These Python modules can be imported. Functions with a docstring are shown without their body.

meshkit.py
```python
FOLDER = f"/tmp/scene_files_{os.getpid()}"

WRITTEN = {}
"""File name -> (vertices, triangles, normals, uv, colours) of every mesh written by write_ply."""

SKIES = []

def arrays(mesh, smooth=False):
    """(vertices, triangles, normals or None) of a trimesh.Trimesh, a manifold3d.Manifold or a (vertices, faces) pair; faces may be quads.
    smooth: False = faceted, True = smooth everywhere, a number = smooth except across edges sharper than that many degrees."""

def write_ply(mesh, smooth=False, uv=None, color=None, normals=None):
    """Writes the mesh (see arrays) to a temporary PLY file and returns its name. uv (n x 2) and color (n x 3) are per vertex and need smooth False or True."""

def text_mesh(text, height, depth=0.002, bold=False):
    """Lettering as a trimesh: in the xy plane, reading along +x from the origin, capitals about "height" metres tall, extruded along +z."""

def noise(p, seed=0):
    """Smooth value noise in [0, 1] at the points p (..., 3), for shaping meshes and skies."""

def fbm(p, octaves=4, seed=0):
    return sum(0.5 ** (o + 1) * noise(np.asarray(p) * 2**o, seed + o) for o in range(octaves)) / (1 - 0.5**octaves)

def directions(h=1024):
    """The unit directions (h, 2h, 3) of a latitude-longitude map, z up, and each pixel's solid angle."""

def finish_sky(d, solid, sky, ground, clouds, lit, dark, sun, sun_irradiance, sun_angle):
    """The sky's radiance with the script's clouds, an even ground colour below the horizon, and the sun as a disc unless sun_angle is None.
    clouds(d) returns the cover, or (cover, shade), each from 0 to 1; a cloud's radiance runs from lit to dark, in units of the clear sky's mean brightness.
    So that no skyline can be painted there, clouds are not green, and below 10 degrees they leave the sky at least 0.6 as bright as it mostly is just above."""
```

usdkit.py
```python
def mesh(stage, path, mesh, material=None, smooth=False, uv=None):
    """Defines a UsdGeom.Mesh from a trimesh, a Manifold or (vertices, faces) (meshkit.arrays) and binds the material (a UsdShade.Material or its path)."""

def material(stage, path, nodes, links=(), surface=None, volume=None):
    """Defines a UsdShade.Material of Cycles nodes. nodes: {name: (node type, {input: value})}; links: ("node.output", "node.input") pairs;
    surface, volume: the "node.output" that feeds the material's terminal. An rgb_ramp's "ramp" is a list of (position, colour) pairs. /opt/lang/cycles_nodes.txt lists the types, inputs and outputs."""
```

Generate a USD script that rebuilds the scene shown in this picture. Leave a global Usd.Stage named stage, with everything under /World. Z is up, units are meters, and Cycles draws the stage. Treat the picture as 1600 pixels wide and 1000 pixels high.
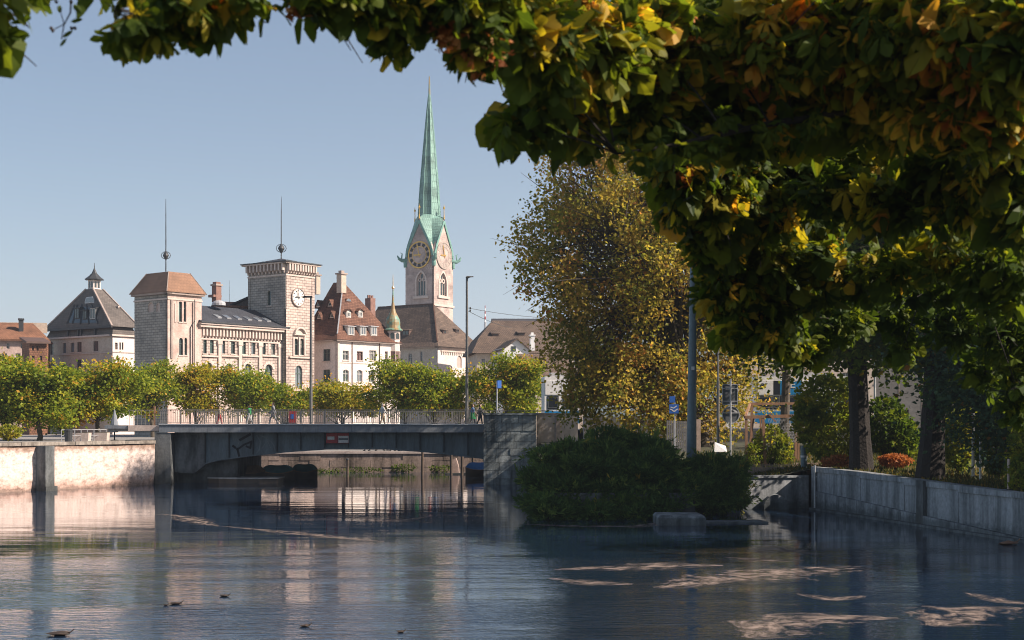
import math
import numpy as np
import trimesh
import manifold3d as m3
import shapely
from shapely.geometry import Polygon, Point, box as sbox
from shapely.ops import unary_union
import usdkit, meshkit
from pxr import Usd, UsdGeom, UsdLux, UsdShade, Gf, Sdf

stage = Usd.Stage.CreateInMemory()
UsdGeom.SetStageUpAxis(stage, "Z")
UsdGeom.SetStageMetersPerUnit(stage, 1.0)
UsdGeom.Xform.Define(stage, "/World")
UsdGeom.Scope.Define(stage, "/World/Looks")

# ------------------------------------------------------------------ camera, sky, sun
F, HZ, ZC = 2200.0, 660.0, 5.0           # focal length in photo pixels, horizon row, eye height over the water
cam = UsdGeom.Camera.Define(stage, "/World/camera")
cam.CreateHorizontalApertureAttr(36.0)
cam.CreateVerticalApertureAttr(22.5)
cam.CreateFocalLengthAttr(36.0 * F / 1600.0)
cam.CreateVerticalApertureOffsetAttr((HZ - 500.0) * 36.0 / 1600.0)
cam.CreateClippingRangeAttr(Gf.Vec2f(0.1, 20000.0))
cam.CreateFStopAttr(2.4)
cam.CreateFocusDistanceAttr(110.0)
cam.CreateExposureAttr(1.05)
_x = UsdGeom.Xformable(cam)
_x.AddTranslateOp().Set(Gf.Vec3d(0, 0, ZC))
_x.AddRotateXOp().Set(90.0)

SUN_AZ = math.atan2(0.975, -0.22)          # rotation = atan2(x, y) of the direction towards the sun
SUN_EL = math.radians(36.5)
SUN = np.array([math.sin(SUN_AZ) * math.cos(SUN_EL), math.cos(SUN_AZ) * math.cos(SUN_EL), math.sin(SUN_EL)])
sky = UsdLux.DomeLight.Define(stage, "/World/sky")
sky.CreateIntensityAttr(1.0)
skm = usdkit.material(stage, "/World/Looks/sky", {
    "s": ("sky_texture", {"sky_type": "single_scattering", "sun_disc": False, "sun_elevation": SUN_EL, "sun_rotation": SUN_AZ,
                          "altitude": 400.0, "air_density": 1.0, "aerosol_density": 1.1, "ozone_density": 0.9}),
    "b": ("background_shader", {"strength": 0.054})}, [("s.color", "b.color")], surface="b.background")
UsdShade.MaterialBindingAPI.Apply(sky.GetPrim()).Bind(skm)
sky.GetPrim().SetCustomDataByKey("kind", "structure")
sun = UsdLux.DistantLight.Define(stage, "/World/sun")
sun.CreateIntensityAttr(1.25)
sun.CreateAngleAttr(0.5)
sun.CreateColorAttr(Gf.Vec3f(1.0, 0.87, 0.755))
sun.GetPrim().CreateAttribute("inputs:normalize", Sdf.ValueTypeNames.Bool).Set(True)
_q = trimesh.geometry.align_vectors([0, 0, 1], SUN)
UsdGeom.Xformable(sun).AddTransformOp().Set(Gf.Matrix4d(*_q.T.ravel().tolist()))

# ------------------------------------------------------------------ helpers
RNG = np.random.default_rng(11)
_names, _origin = {}, {}


def numbered(parent, name):
    k = (parent, name)
    n = _names.get(k, 0)
    _names[k] = n + 1
    return name if n == 0 else f"{name}_{n:03d}"


def tag(prim, label=None, cat=None, group=None, kind=None):
    for k, v in (("label", label), ("category", cat), ("group", group), ("kind", kind)):
        if v:
            prim.SetCustomDataByKey(k, v)
    return prim


def thing(name, label, cat, loc=(0, 0, 0), group=None, kind=None):
    path = "/World/" + numbered("/World", name)
    x = UsdGeom.Xform.Define(stage, path)
    x.AddTranslateOp().Set(Gf.Vec3d(*map(float, loc)))
    _origin[path] = np.array(loc, float)
    tag(x.GetPrim(), label, cat, group, kind)
    return path


def put(name, mesh, mat, parent="/World", smooth=False, uv=None, label=None, cat=None, group=None, kind=None):
    """One Mesh prim under parent, given in world coordinates."""
    path = f"{parent}/{numbered(parent, name)}"
    o = _origin.get(parent, np.zeros(3))
    _origin[path] = o
    v, f, n = meshkit.arrays(mesh, smooth if uv is None else False)
    if n is not None:
        m = trimesh.Trimesh(v - o, f, process=False)
        g = usdkit.mesh(stage, path, (v - o, f), mat, False)
        g.CreateNormalsAttr([Gf.Vec3f(*map(float, q)) for q in n] if len(n) < 2000 else __import__("pxr").Vt.Vec3fArray.FromNumpy(n.astype(np.float32)))
        g.SetNormalsInterpolation("vertex")
    else:
        g = usdkit.mesh(stage, path, (v - o, f), mat, False, uv=uv)
    tag(g.GetPrim(), label, cat, group, kind)
    return path


def copy_of(src, name, loc, label=None, group=None, rotz=0.0, scale=None):
    path = "/World/" + numbered("/World", name)
    x = UsdGeom.Xform.Define(stage, path)
    x.GetPrim().GetReferences().AddInternalReference(src)
    x.GetPrim().SetInstanceable(True)
    xf = UsdGeom.Xformable(x)
    xf.ClearXformOpOrder()
    xf.AddTranslateOp().Set(Gf.Vec3d(*map(float, loc)))
    if rotz:
        xf.AddRotateZOp().Set(float(rotz))
    if scale:
        xf.AddScaleOp().Set(Gf.Vec3f(*map(float, scale)))
    was = stage.GetPrimAtPath(src).GetCustomData()
    tag(x.GetPrim(), label or was.get("label"), was.get("category"), group or was.get("group"))
    return path


def W(px, py, Y):
    """The point at depth Y that the photograph shows at px, py."""
    return np.array([(px - 800.0) / F * Y, Y, ZC - (py - HZ) / F * Y])


def depth_at(py, z=0.0):
    return (ZC - z) * F / (py - HZ)


class MB:
    """Collects shapes into one mesh."""
    def __init__(self):
        self.v, self.f, self.n = [], [], 0

    def add(self, v, f):
        v, f = np.asarray(v, float), np.asarray(f, int)
        if f.shape[1] == 4:
            f = np.vstack([f[:, [0, 1, 2]], f[:, [0, 2, 3]]])
        self.v.append(v); self.f.append(f + self.n); self.n += len(v)
        return self

    def mesh(self, m):
        v, f, _ = meshkit.arrays(m)
        return self.add(v, f)

    def box(self, c, size, ang=0.0, tilt=None):
        s = np.array([[x, y, z] for x in (-.5, .5) for y in (-.5, .5) for z in (-.5, .5)]) * np.asarray(size, float)
        if tilt is not None:
            s = s @ np.asarray(tilt).T
        ca, sa = math.cos(ang), math.sin(ang)
        s = np.stack([s[:, 0] * ca - s[:, 1] * sa, s[:, 0] * sa + s[:, 1] * ca, s[:, 2]], 1) + np.asarray(c, float)
        q = [[0, 1, 3, 2], [4, 6, 7, 5], [0, 4, 5, 1], [2, 3, 7, 6], [0, 2, 6, 4], [1, 5, 7, 3]]
        return self.add(s, q)

    def bar(self, a, b, w, h=None):
        """A square bar from a to b."""
        a, b = np.asarray(a, float), np.asarray(b, float)
        return self.tube([a, b], [w * .7071, w * .7071], 4)

    def tube(self, pts, rad, sides=8, caps=True):
        p = np.asarray(pts, float)
        r = np.broadcast_to(np.asarray(rad, float), (len(p),))
        t = np.gradient(p, axis=0)
        t /= np.linalg.norm(t, axis=1, keepdims=True) + 1e-12
        ref = np.array([0, 0, 1.0]) if abs(t[:, 2]).max() < .9 else np.array([1.0, 0, 0])
        if abs(t[:, 2]).max() >= .9 and abs(t[:, 0]).max() >= .9:
            ref = np.array([0, 1.0, 0])
        a = np.cross(t, ref); a /= np.linalg.norm(a, axis=1, keepdims=True) + 1e-12
        b = np.cross(t, a)
        th = (np.arange(sides) + .5) * 2 * np.pi / sides
        v = p[:, None] + r[:, None, None] * (np.cos(th)[None, :, None] * a[:, None] + np.sin(th)[None, :, None] * b[:, None])
        n = len(p)
        i, j = np.meshgrid(np.arange(n - 1), np.arange(sides), indexing="ij")
        q = np.stack([i * sides + j, i * sides + (j + 1) % sides, (i + 1) * sides + (j + 1) % sides, (i + 1) * sides + j], -1).reshape(-1, 4)
        v = v.reshape(-1, 3)
        f = np.vstack([q[:, [0, 1, 2]], q[:, [0, 2, 3]]])
        if caps:
            v = np.vstack([v, p[0], p[-1]])
            c0, c1 = n * sides, n * sides + 1
            k = np.arange(sides)
            f = np.vstack([f, np.stack([np.full(sides, c0), (k + 1) % sides, k], 1), np.stack([np.full(sides, c1), (n - 1) * sides + k, (n - 1) * sides + (k + 1) % sides], 1)])
        return self.add(v, f)

    def lathe(self, c, prof, sides=12, rot=0.0, sq=None):
        """prof: (radius, z) from bottom to top, about the vertical through c."""
        c = np.asarray(c, float)
        th = np.arange(sides) * 2 * np.pi / sides + rot
        v = np.array([[c[0] + r * math.cos(t), c[1] + r * math.sin(t), c[2] + z] for r, z in prof for t in th])
        n = len(prof)
        q = [[i * sides + j, i * sides + (j + 1) % sides, (i + 1) * sides + (j + 1) % sides, (i + 1) * sides + j] for i in range(n - 1) for j in range(sides)]
        f = np.array(q)
        f = np.vstack([f[:, [0, 1, 2]], f[:, [0, 2, 3]]])
        v = np.vstack([v, c + [0, 0, prof[0][1]], c + [0, 0, prof[-1][1]]])
        k = np.arange(sides)
        f = np.vstack([f, np.stack([np.full(sides, n * sides), (k + 1) % sides, k], 1), np.stack([np.full(sides, n * sides + 1), (n - 1) * sides + k, (n - 1) * sides + (k + 1) % sides], 1)])
        return self.add(v, f)

    def out(self):
        return np.vstack(self.v), np.vstack(self.f)

    def put(self, name, mat, parent="/World", **k):
        return put(name, self.out(), mat, parent, **k)


def polys(g):
    return [p for p in getattr(g, "geoms", [g]) if isinstance(p, Polygon) and p.area > 1e-5]


class Face:
    """A vertical plane: origin O (x, y), direction ang, seen from outside with s running left to right; d runs inwards."""
    def __init__(self, O, ang, width=0.0):
        self.O, self.ang, self.w = np.array(O, float)[:2], ang, width
        self.dir = np.array([math.cos(ang), math.sin(ang)])
        self.inw = np.array([-math.sin(ang), math.cos(ang)])

    def px(self, px, py=None):
        k = (px - 800.0) / F
        s = (k * self.O[1] - self.O[0]) / (self.dir[0] - k * self.dir[1])
        Y = self.O[1] + s * self.dir[1]
        return s if py is None else (s, ZC - (py - HZ) / F * Y)

    def P(self, s, z, d=0.0):
        q = self.O + s * self.dir + d * self.inw
        return np.array([q[0], q[1], z])

    def rect(self, r):
        """photo rectangle (x0, y0, x1, y1) -> (s0, z0, s1, z1)"""
        s0, zt = self.px(r[0], r[1]); s1, zb = self.px(r[2], r[3])
        zt = .5 * (zt + self.px(r[2], r[1])[1]); zb = .5 * (zb + self.px(r[0], r[3])[1])
        return s0, zb, s1, zt

    def slab(self, g, d0, d1):
        """A shape in (s, z) made solid between depths d0 and d1. Returns mesh and (s, z) as uv."""
        V, T, U, n = [], [], [], 0
        for p in polys(g):
            m = trimesh.creation.extrude_polygon(p, d1 - d0, engine="earcut")
            v = np.asarray(m.vertices)
            q = self.O + v[:, :1] * self.dir + (v[:, 2:3] + d0) * self.inw
            V.append(np.column_stack([q, v[:, 1]])); T.append(np.asarray(m.faces)[:, ::-1] + n); U.append(np.column_stack([v[:, 0] + v[:, 2], v[:, 1]]))
            n += len(v)
        return (np.vstack(V), np.vstack(T)), np.vstack(U)

    def put(self, name, g, d0, d1, mat, parent, **k):
        m, uv = self.slab(g, d0, d1)
        return put(name, m, mat, parent, uv=uv, **k)

    def bx(self, name, s0, z0, s1, z1, d0, d1, mat, parent, **k):
        return self.put(name, sbox(min(s0, s1), min(z0, z1), max(s0, s1), max(z0, z1)), d0, d1, mat, parent, **k)


def opening(s0, z0, s1, z1, style):
    w = s1 - s0
    if style == "arch":
        c = ((s0 + s1) / 2, z1 - w / 2)
        return unary_union([sbox(s0, z0, s1, z1 - w / 2), Point(c).buffer(w / 2, 8)])
    if style == "seg":
        pts = [(s0, z0), (s1, z0), (s1, z1 - w * .16)] + [(s0 + w * t, z1 - w * .16 + w * .16 * math.sin(math.pi * t)) for t in (.85, .65, .5, .35, .15)] + [(s0, z1 - w * .16)]
        return Polygon(pts)
    if style == "gothic":
        h = w * .95
        a = Point((s0, z1 - h)).buffer(w, 12).intersection(Point((s1, z1 - h)).buffer(w, 12)).intersection(sbox(s0, z1 - h, s1, z1 + w))
        return unary_union([sbox(s0, z0, s1, z1 - h + .001), a])
    return sbox(s0, z0, s1, z1)


def window(fc, o, box4, wall, frame_mat, pane_mat, depth=.26, mull=1, trans=1, fw=.07, sill=None, name="window"):
    """A window set in its opening: frame (the part), pane (its sub-part), and a sill."""
    s0, z0, s1, z1 = box4
    ring = o.difference(o.buffer(-fw))
    bars = [sbox((s0 + (s1 - s0) * (i + 1) / (mull + 1)) - fw * .4, z0, (s0 + (s1 - s0) * (i + 1) / (mull + 1)) + fw * .4, z1) for i in range(mull)]
    bars += [sbox(s0, z0 + (z1 - z0) * (.66 if trans == 1 else (i + 1) / (trans + 1)) - fw * .4, s1, z0 + (z1 - z0) * (.66 if trans == 1 else (i + 1) / (trans + 1)) + fw * .4) for i in range(trans)]
    g = unary_union([ring] + [b.intersection(o) for b in bars])
    w = fc.put(name, g, depth - .09, depth, frame_mat, wall)
    fc.put("pane", o.buffer(.01), depth + .004, depth + .03, pane_mat, w)
    if sill is not None:
        fc.bx("sill", s0 - .12, z0 - .14, s1 + .12, z0 - .002, -.1, depth - .1, sill, w)
    return w


def facade(T, fc, width, z0, z1, wins, mat, frame_mat, pane_mat, sill=None, th=.5, s_start=0.0, extra=None, **kw):
    """A wall with real openings. wins: (x0, y0, x1, y1, style[, options]) in photo pixels on this plane."""
    g = sbox(s_start, z0, width, z1)
    todo = []
    for w in wins:
        b = fc.rect(w[:4])
        o = opening(*b, w[4] if len(w) > 4 else "rect")
        g = g.difference(o)
        todo.append((o, b, w[5] if len(w) > 5 else {}))
    if extra is not None:
        g = extra(g)
    wall = fc.put("wall", g, 0, th, mat, T)
    for o, b, opt in todo:
        q = dict(sill=sill); q.update(kw); q.update(opt)
        pm = q.pop("pane", M[["pane", "pane", "pane_sky", "pane_curtain", "pane_green"][RNG.integers(0, 5)]] if pane_mat is M["pane"] else pane_mat); fm = q.pop("frame", frame_mat)
        window(fc, o, b, T, fm, pm, **q)
    return wall


def roof(T, name, faces, mat, **k):
    """Planar faces (lists of points), each with its own uv in metres along the eaves and up the slope."""
    V, FF, U, n = [], [], [], 0
    for f in faces:
        p = np.array(f, float)
        nn = np.zeros(3)
        for i in range(len(p)):
            nn += np.cross(p[i] - p[0], p[(i + 1) % len(p)] - p[0])
        nn /= np.linalg.norm(nn) + 1e-12
        e1 = np.cross([0, 0, 1.0], nn)
        e1 = e1 / np.linalg.norm(e1) if np.linalg.norm(e1) > 1e-6 else np.array([1.0, 0, 0])
        e2 = np.cross(nn, e1)
        V.append(p); U.append(np.column_stack([p @ e1, p @ e2]))
        FF += [[n, n + i, n + i + 1] for i in range(1, len(p) - 1)]
        n += len(p)
    return put(name, (np.vstack(V), np.array(FF)), mat, T, uv=np.vstack(U), **k)


def thick(faces, t=.22):
    """Roof faces plus the same faces lowered and the rim between, so that the roof is a solid shell."""
    out = []
    cnt = {}
    key = lambda p: tuple(np.round(p, 4))
    for f in faces:
        for i in range(len(f)):
            e = (key(f[i]), key(f[(i + 1) % len(f)]))
            cnt[e] = cnt.get(e, 0) + 1
    dn = np.array([0, 0, -t])
    for f in faces:
        f = [np.asarray(q, float) for q in f]
        out.append(f)
        out.append([q + dn for q in f[::-1]])
        for i in range(len(f)):
            a, b = f[i], f[(i + 1) % len(f)]
            if (key(b), key(a)) not in cnt:
                out.append([b, a, a + dn, b + dn])
    return out

# ------------------------------------------------------------------ materials
M = {}


def mat(name, c, c2=None, scale=1.5, rough=.8, bump=0.0, bscale=20.0, detail=5.0, metal=0.0, spec=.4, lo=.35, hi=.65, stretch=(1, 1, 1), **kw):
    """A noise-varied opaque material in world space."""
    c = np.array(c, float)
    c2 = np.array(c2 if c2 is not None else c * .72, float)
    nodes = {"g": ("geometry", {}), "m": ("mapping", {"scale": stretch}), "n": ("noise_texture", {"scale": scale, "detail": detail, "roughness": .62}),
             "r": ("rgb_ramp", {"ramp": [(lo, tuple(c2)), (hi, tuple(c))]}),
             "n2": ("noise_texture", {"scale": scale * 9, "detail": 3.0}), "r2": ("rgb_ramp", {"ramp": [(.3, (.82, .82, .82)), (.7, (1.1, 1.1, 1.1))]}),
             "x": ("mix", {"mix_type": "multiply", "fac": 1.0}),
             "p": ("principled_bsdf", {"roughness": rough, "metallic": metal, "specular_ior_level": spec, **kw})}
    links = [("g.position", "m.vector"), ("m.vector", "n.vector"), ("m.vector", "n2.vector"), ("n.fac", "r.fac"), ("n2.fac", "r2.fac"), ("r.color", "x.color1"), ("r2.color", "x.color2"), ("x.color", "p.base_color")]
    if bump:
        nodes["bn"] = ("noise_texture", {"scale": bscale, "detail": 4.0})
        nodes["bb"] = ("bump", {"strength": 1.0, "distance": bump})
        links += [("g.position", "bn.vector"), ("bn.fac", "bb.height"), ("bb.normal", "p.normal")]
    M[name] = usdkit.material(stage, f"/World/Looks/{name}", nodes, links, surface="p.BSDF")
    return M[name]


def brick(name, c, c2, mortar, bw, rh, ms=.03, rough=.85, stain=.35, sscale=.5, depth=.02, offset=.5):
    """Courses laid out in the uv (metres) of walls and roofs."""
    nodes = {"u": ("uvmap", {"attribute": "st"}), "g": ("geometry", {}),
             "k": ("brick_texture", {"offset": offset, "color1": c, "color2": c2, "mortar": mortar, "scale": 1.0, "mortar_size": ms, "mortar_smooth": .2, "bias": 0.0, "brick_width": bw, "row_height": rh}),
             "n": ("noise_texture", {"scale": sscale, "detail": 6.0, "roughness": .65}), "r": ("rgb_ramp", {"ramp": [(.32, (1 - stain,) * 3), (.6, (1.08, 1.06, 1.04))]}),
             "x": ("mix", {"mix_type": "multiply", "fac": 1.0}), "b": ("bump", {"strength": 1.0, "distance": depth, "invert": True}),
             "p": ("principled_bsdf", {"roughness": rough, "specular_ior_level": .3})}
    links = [("u.UV", "k.vector"), ("g.position", "n.vector"), ("n.fac", "r.fac"), ("k.color", "x.color1"), ("r.color", "x.color2"), ("x.color", "p.base_color"), ("k.fac", "b.height"), ("b.normal", "p.normal")]
    M[name] = usdkit.material(stage, f"/World/Looks/{name}", nodes, links, surface="p.BSDF")
    return M[name]


def leafmat(name, stops, trans=.35, tint=(1.0, 1.0, .55), rough=.55, spec=.18):
    """Leaves: st.x is a number drawn per leaf, which picks the colour from the stops."""
    nodes = {"u": ("uvmap", {"attribute": "st"}), "s": ("separate_xyz", {}), "r": ("rgb_ramp", {"ramp": stops}),
             "p": ("principled_bsdf", {"roughness": rough, "specular_ior_level": spec}),
             "tm": ("mix", {"mix_type": "multiply", "fac": 1.0, "color2": tuple(2.0 * np.array(tint))}), "t": ("translucent_bsdf", {}), "x": ("mix_closure", {"fac": trans})}
    links = [("u.UV", "s.vector"), ("s.x", "r.fac"), ("r.color", "p.base_color"), ("r.color", "tm.color1"), ("tm.color", "t.color"), ("p.BSDF", "x.closure1"), ("t.BSDF", "x.closure2")]
    M[name] = usdkit.material(stage, f"/World/Looks/{name}", nodes, links, surface="x.closure")
    return M[name]


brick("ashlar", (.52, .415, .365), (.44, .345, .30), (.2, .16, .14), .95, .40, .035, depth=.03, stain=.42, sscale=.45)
brick("ashlar_grey_shaded", (.34, .31, .275), (.28, .255, .225), (.13, .12, .108), .85, .36, .03, depth=.03)  # grey stone, darkened further so the colour holds the shade of the left faces
brick("tower_stone", (.47, .37, .33), (.42, .33, .295), (.36, .28, .25), 1.1, .5, .02, stain=.5, sscale=.35, depth=.01)
mat("plaster_pink", (.56, .42, .365), (.38, .27, .225), scale=.5, rough=.9, bump=.02, bscale=3)
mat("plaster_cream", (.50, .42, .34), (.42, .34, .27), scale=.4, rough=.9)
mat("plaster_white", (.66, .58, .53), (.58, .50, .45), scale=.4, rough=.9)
mat("limestone", (.56, .46, .40), (.46, .37, .32), scale=.8, rough=.85)
mat("sandstone_trim", (.34, .27, .23), (.27, .21, .18), scale=.8)
brick("tile_brown", (.18, .09, .058), (.14, .068, .046), (.07, .03, .02), .34, .3, .03, stain=.5, sscale=.35, depth=.03)
brick("tile_grey", (.165, .115, .085), (.115, .082, .062), (.05, .037, .03), .4, .36, .04, stain=.35, sscale=.4, depth=.04)
brick("tile_orange", (.27, .13, .075), (.22, .105, .06), (.09, .045, .03), .4, .36, .03, stain=.4, sscale=.4, depth=.03)
brick("mansard", (.24, .135, .085), (.22, .125, .08), (.15, .085, .055), .5, .5, .02, stain=.25, sscale=.4, depth=.01)
brick("slate", (.055, .058, .068), (.045, .047, .055), (.025, .025, .03), .5, .4, .02, rough=.6, stain=.25, sscale=.4, depth=.01)
brick("hip_grey", (.13, .112, .10), (.105, .09, .08), (.06, .05, .045), .5, .4, .02, stain=.3, sscale=.3, depth=.015)
brick("copper", (.215, .37, .315), (.17, .305, .265), (.09, .17, .15), .55, 1.6, .035, rough=.6, stain=.5, sscale=.3, depth=.04)
mat("copper_plain", (.16, .31, .26), (.11, .22, .185), scale=1.2, rough=.6)
mat("copper_rust", (.27, .18, .08), (.12, .25, .19), scale=1.0, rough=.5, lo=.42, hi=.58)
mat("gold", (.75, .45, .12), (.6, .34, .08), metal=.8, rough=.35)
mat("clock_black", (.02, .02, .022), rough=.5)
mat("clock_white", (.72, .66, .6), (.6, .55, .5), rough=.5)
mat("clock_pale", (.36, .30, .26), (.3, .25, .21), rough=.6)  # paler marks and rim for the right-hand tower dial
mat("concrete_grey_shaded", (.13, .125, .12), (.10, .095, .09), scale=.5)  # darkened so the colour itself holds the shade on the office block
mat("iron", (.045, .047, .05), (.03, .032, .034), rough=.55, scale=3)
mat("steel_rail", (.30, .27, .24), (.20, .185, .165), rough=.5, scale=2, metal=.3)
mat("deck_paint", (.20, .22, .245), (.155, .168, .182), scale=1.6, rough=.5, stretch=(1, 1, .15))
mat("girder_paint", (.125, .16, .18), (.075, .092, .10), scale=1.3, rough=.5, bump=.003, bscale=6, stretch=(1, 1, .22))
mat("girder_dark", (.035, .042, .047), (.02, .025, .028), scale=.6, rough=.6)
mat("lamp_grey", (.17, .165, .16), (.13, .125, .12), scale=.8, rough=.45, metal=.4)
mat("mast_blue", (.10, .145, .165), (.075, .11, .125), scale=.9, rough=.45)
mat("galvanised", (.5, .5, .51), (.38, .38, .39), scale=2, rough=.4, metal=.3)
mat("sign_back", (.13, .14, .15), (.1, .105, .11), rough=.5)
mat("sign_red", (.36, .035, .035), (.30, .03, .03), rough=.45)
mat("sign_white", (.62, .60, .58), (.52, .50, .48), rough=.5)
mat("sign_blue", (.03, .12, .42), (.025, .10, .36), rough=.4)
mat("white_paint", (.72, .71, .70), (.64, .63, .62), rough=.4)
mat("tram_blue", (.02, .19, .42), (.018, .17, .38), rough=.25)
mat("tram_dark", (.025, .03, .04), rough=.2)
mat("wood_warm", (.34, .19, .11), (.24, .13, .075), scale=2.5, rough=.7, stretch=(1, 1, .3))
mat("wood_pale", (.45, .33, .26), (.33, .24, .19), scale=2.5, rough=.75)
mat("wood_grey", (.20, .19, .185), (.13, .125, .12), scale=2.5, rough=.8)
mat("hull", (.36, .34, .32), (.28, .26, .24), scale=1.5, rough=.5)
mat("hull_dark", (.10, .07, .05), (.06, .045, .035), scale=1.5, rough=.5)
mat("tarp_teal", (.10, .22, .24), (.07, .16, .18), scale=1.5, rough=.6)
mat("tarp_brown", (.25, .15, .09), (.18, .11, .065), scale=1.5, rough=.6)
mat("tarp_blue", (.03, .16, .42), (.025, .12, .33), scale=1.5, rough=.5)
mat("paving", (.26, .24, .22), (.2, .185, .17), scale=.6, rough=.9)
mat("asphalt", (.06, .06, .062), (.045, .045, .047), scale=.7, rough=.9)
mat("soil", (.06, .055, .03), (.035, .04, .02), scale=.9, rough=.95, bump=.05, bscale=6)
mat("hill_green", (.035, .055, .03), (.022, .038, .022), scale=.012, rough=1.0)
mat("bark", (.075, .055, .042), (.035, .026, .02), scale=3, rough=.95, bump=.06, bscale=7, stretch=(1, 1, .35))
mat("bark_plane", (.10, .082, .06), (.045, .036, .028), scale=2, rough=.9, bump=.02, bscale=8)
mat("bark_dark", (.026, .02, .016), (.013, .01, .008), scale=3, rough=.95, bump=.06, bscale=7, stretch=(1, 1, .35))
mat("brick_chimney", (.24, .13, .10), (.17, .09, .07), scale=1.5)
mat("bar_pipe", (.13, .15, .155), rough=.6)
mat("pane", (.035, .048, .05), (.022, .03, .032), scale=.5, rough=.08, spec=.8)
mat("pane_sky", (.14, .16, .18), (.10, .115, .13), scale=.5, rough=.06, spec=1.0)
mat("pane_curtain", (.20, .185, .165), (.06, .065, .066), scale=.9, rough=.12, spec=.8, lo=.45, hi=.55)
mat("pane_green", (.05, .085, .075), (.03, .05, .046), scale=.5, rough=.06, spec=.9)
mat("frame_green", (.10, .14, .12), (.08, .11, .095), rough=.5)
mat("frame_white", (.55, .52, .48), (.48, .45, .42), rough=.5)
mat("frame_brown", (.12, .07, .055), (.09, .055, .04), rough=.6)
mat("shutter", (.15, .085, .075), (.12, .07, .06), rough=.7)
mat("blocked", (.47, .37, .32), (.40, .31, .27), rough=.85)
mat("debris", (.05, .03, .02), (.025, .02, .015), scale=6, rough=.8)
mat("debris_brown", (.34, .18, .10), (.2, .1, .06), scale=4, rough=.7)
# more stone of the walls: vertical streaks and a dirty top are stains of their own
def streaked(name, c, dirt, scale=1.2, lo=.38, hi=.6, stretch=(1, 1, .14), top=None, bump=.02, low=None):
    nodes = {"g": ("geometry", {}), "m": ("mapping", {"scale": stretch}), "n": ("noise_texture", {"scale": scale, "detail": 6.0, "roughness": .65}),
             "r": ("rgb_ramp", {"ramp": [(lo, dirt), (hi, c)]}), "n2": ("noise_texture", {"scale": 5.0, "detail": 5.0, "roughness": .7}),
             "r2": ("rgb_ramp", {"ramp": [(.3, (.72, .72, .72)), (.6, (1.08, 1.08, 1.08))]}), "x": ("mix", {"mix_type": "multiply", "fac": 1.0}),
             "z": ("separate_xyz", {}), "zm": ("math", {"math_type": "multiply_add", "value2": 1.4, "value3": 0.0}), "n3": ("noise_texture", {"scale": 1.6, "detail": 5.0, "roughness": .75}),
             "add": ("math", {"math_type": "add"}), "rt": ("rgb_ramp", {"ramp": top or [(0, (1, 1, 1)), (1, (1, 1, 1))]}), "sc": ("math", {"math_type": "multiply", "value2": .2}),
             "y": ("mix", {"mix_type": "multiply", "fac": 1.0}), "b": ("bump", {"strength": 1.0, "distance": bump}), "p": ("principled_bsdf", {"roughness": .9, "specular_ior_level": .3})}
    links = [("g.position", "m.vector"), ("m.vector", "n.vector"), ("g.position", "n2.vector"), ("n.fac", "r.fac"), ("n2.fac", "r2.fac"), ("r.color", "x.color1"), ("r2.color", "x.color2"),
             ("g.position", "z.vector"), ("g.position", "n3.vector"), ("n3.fac", "zm.value1"), ("z.z", "add.value1"), ("zm.value", "add.value2"), ("add.value", "sc.value1"), ("sc.value", "rt.fac"),
             ("x.color", "y.color1"), ("rt.color", "y.color2"), ("y.color", "p.base_color"), ("n2.fac", "b.height"), ("b.normal", "p.normal")]
    M[name] = usdkit.material(stage, f"/World/Looks/{name}", nodes, links, surface="p.BSDF")


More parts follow.
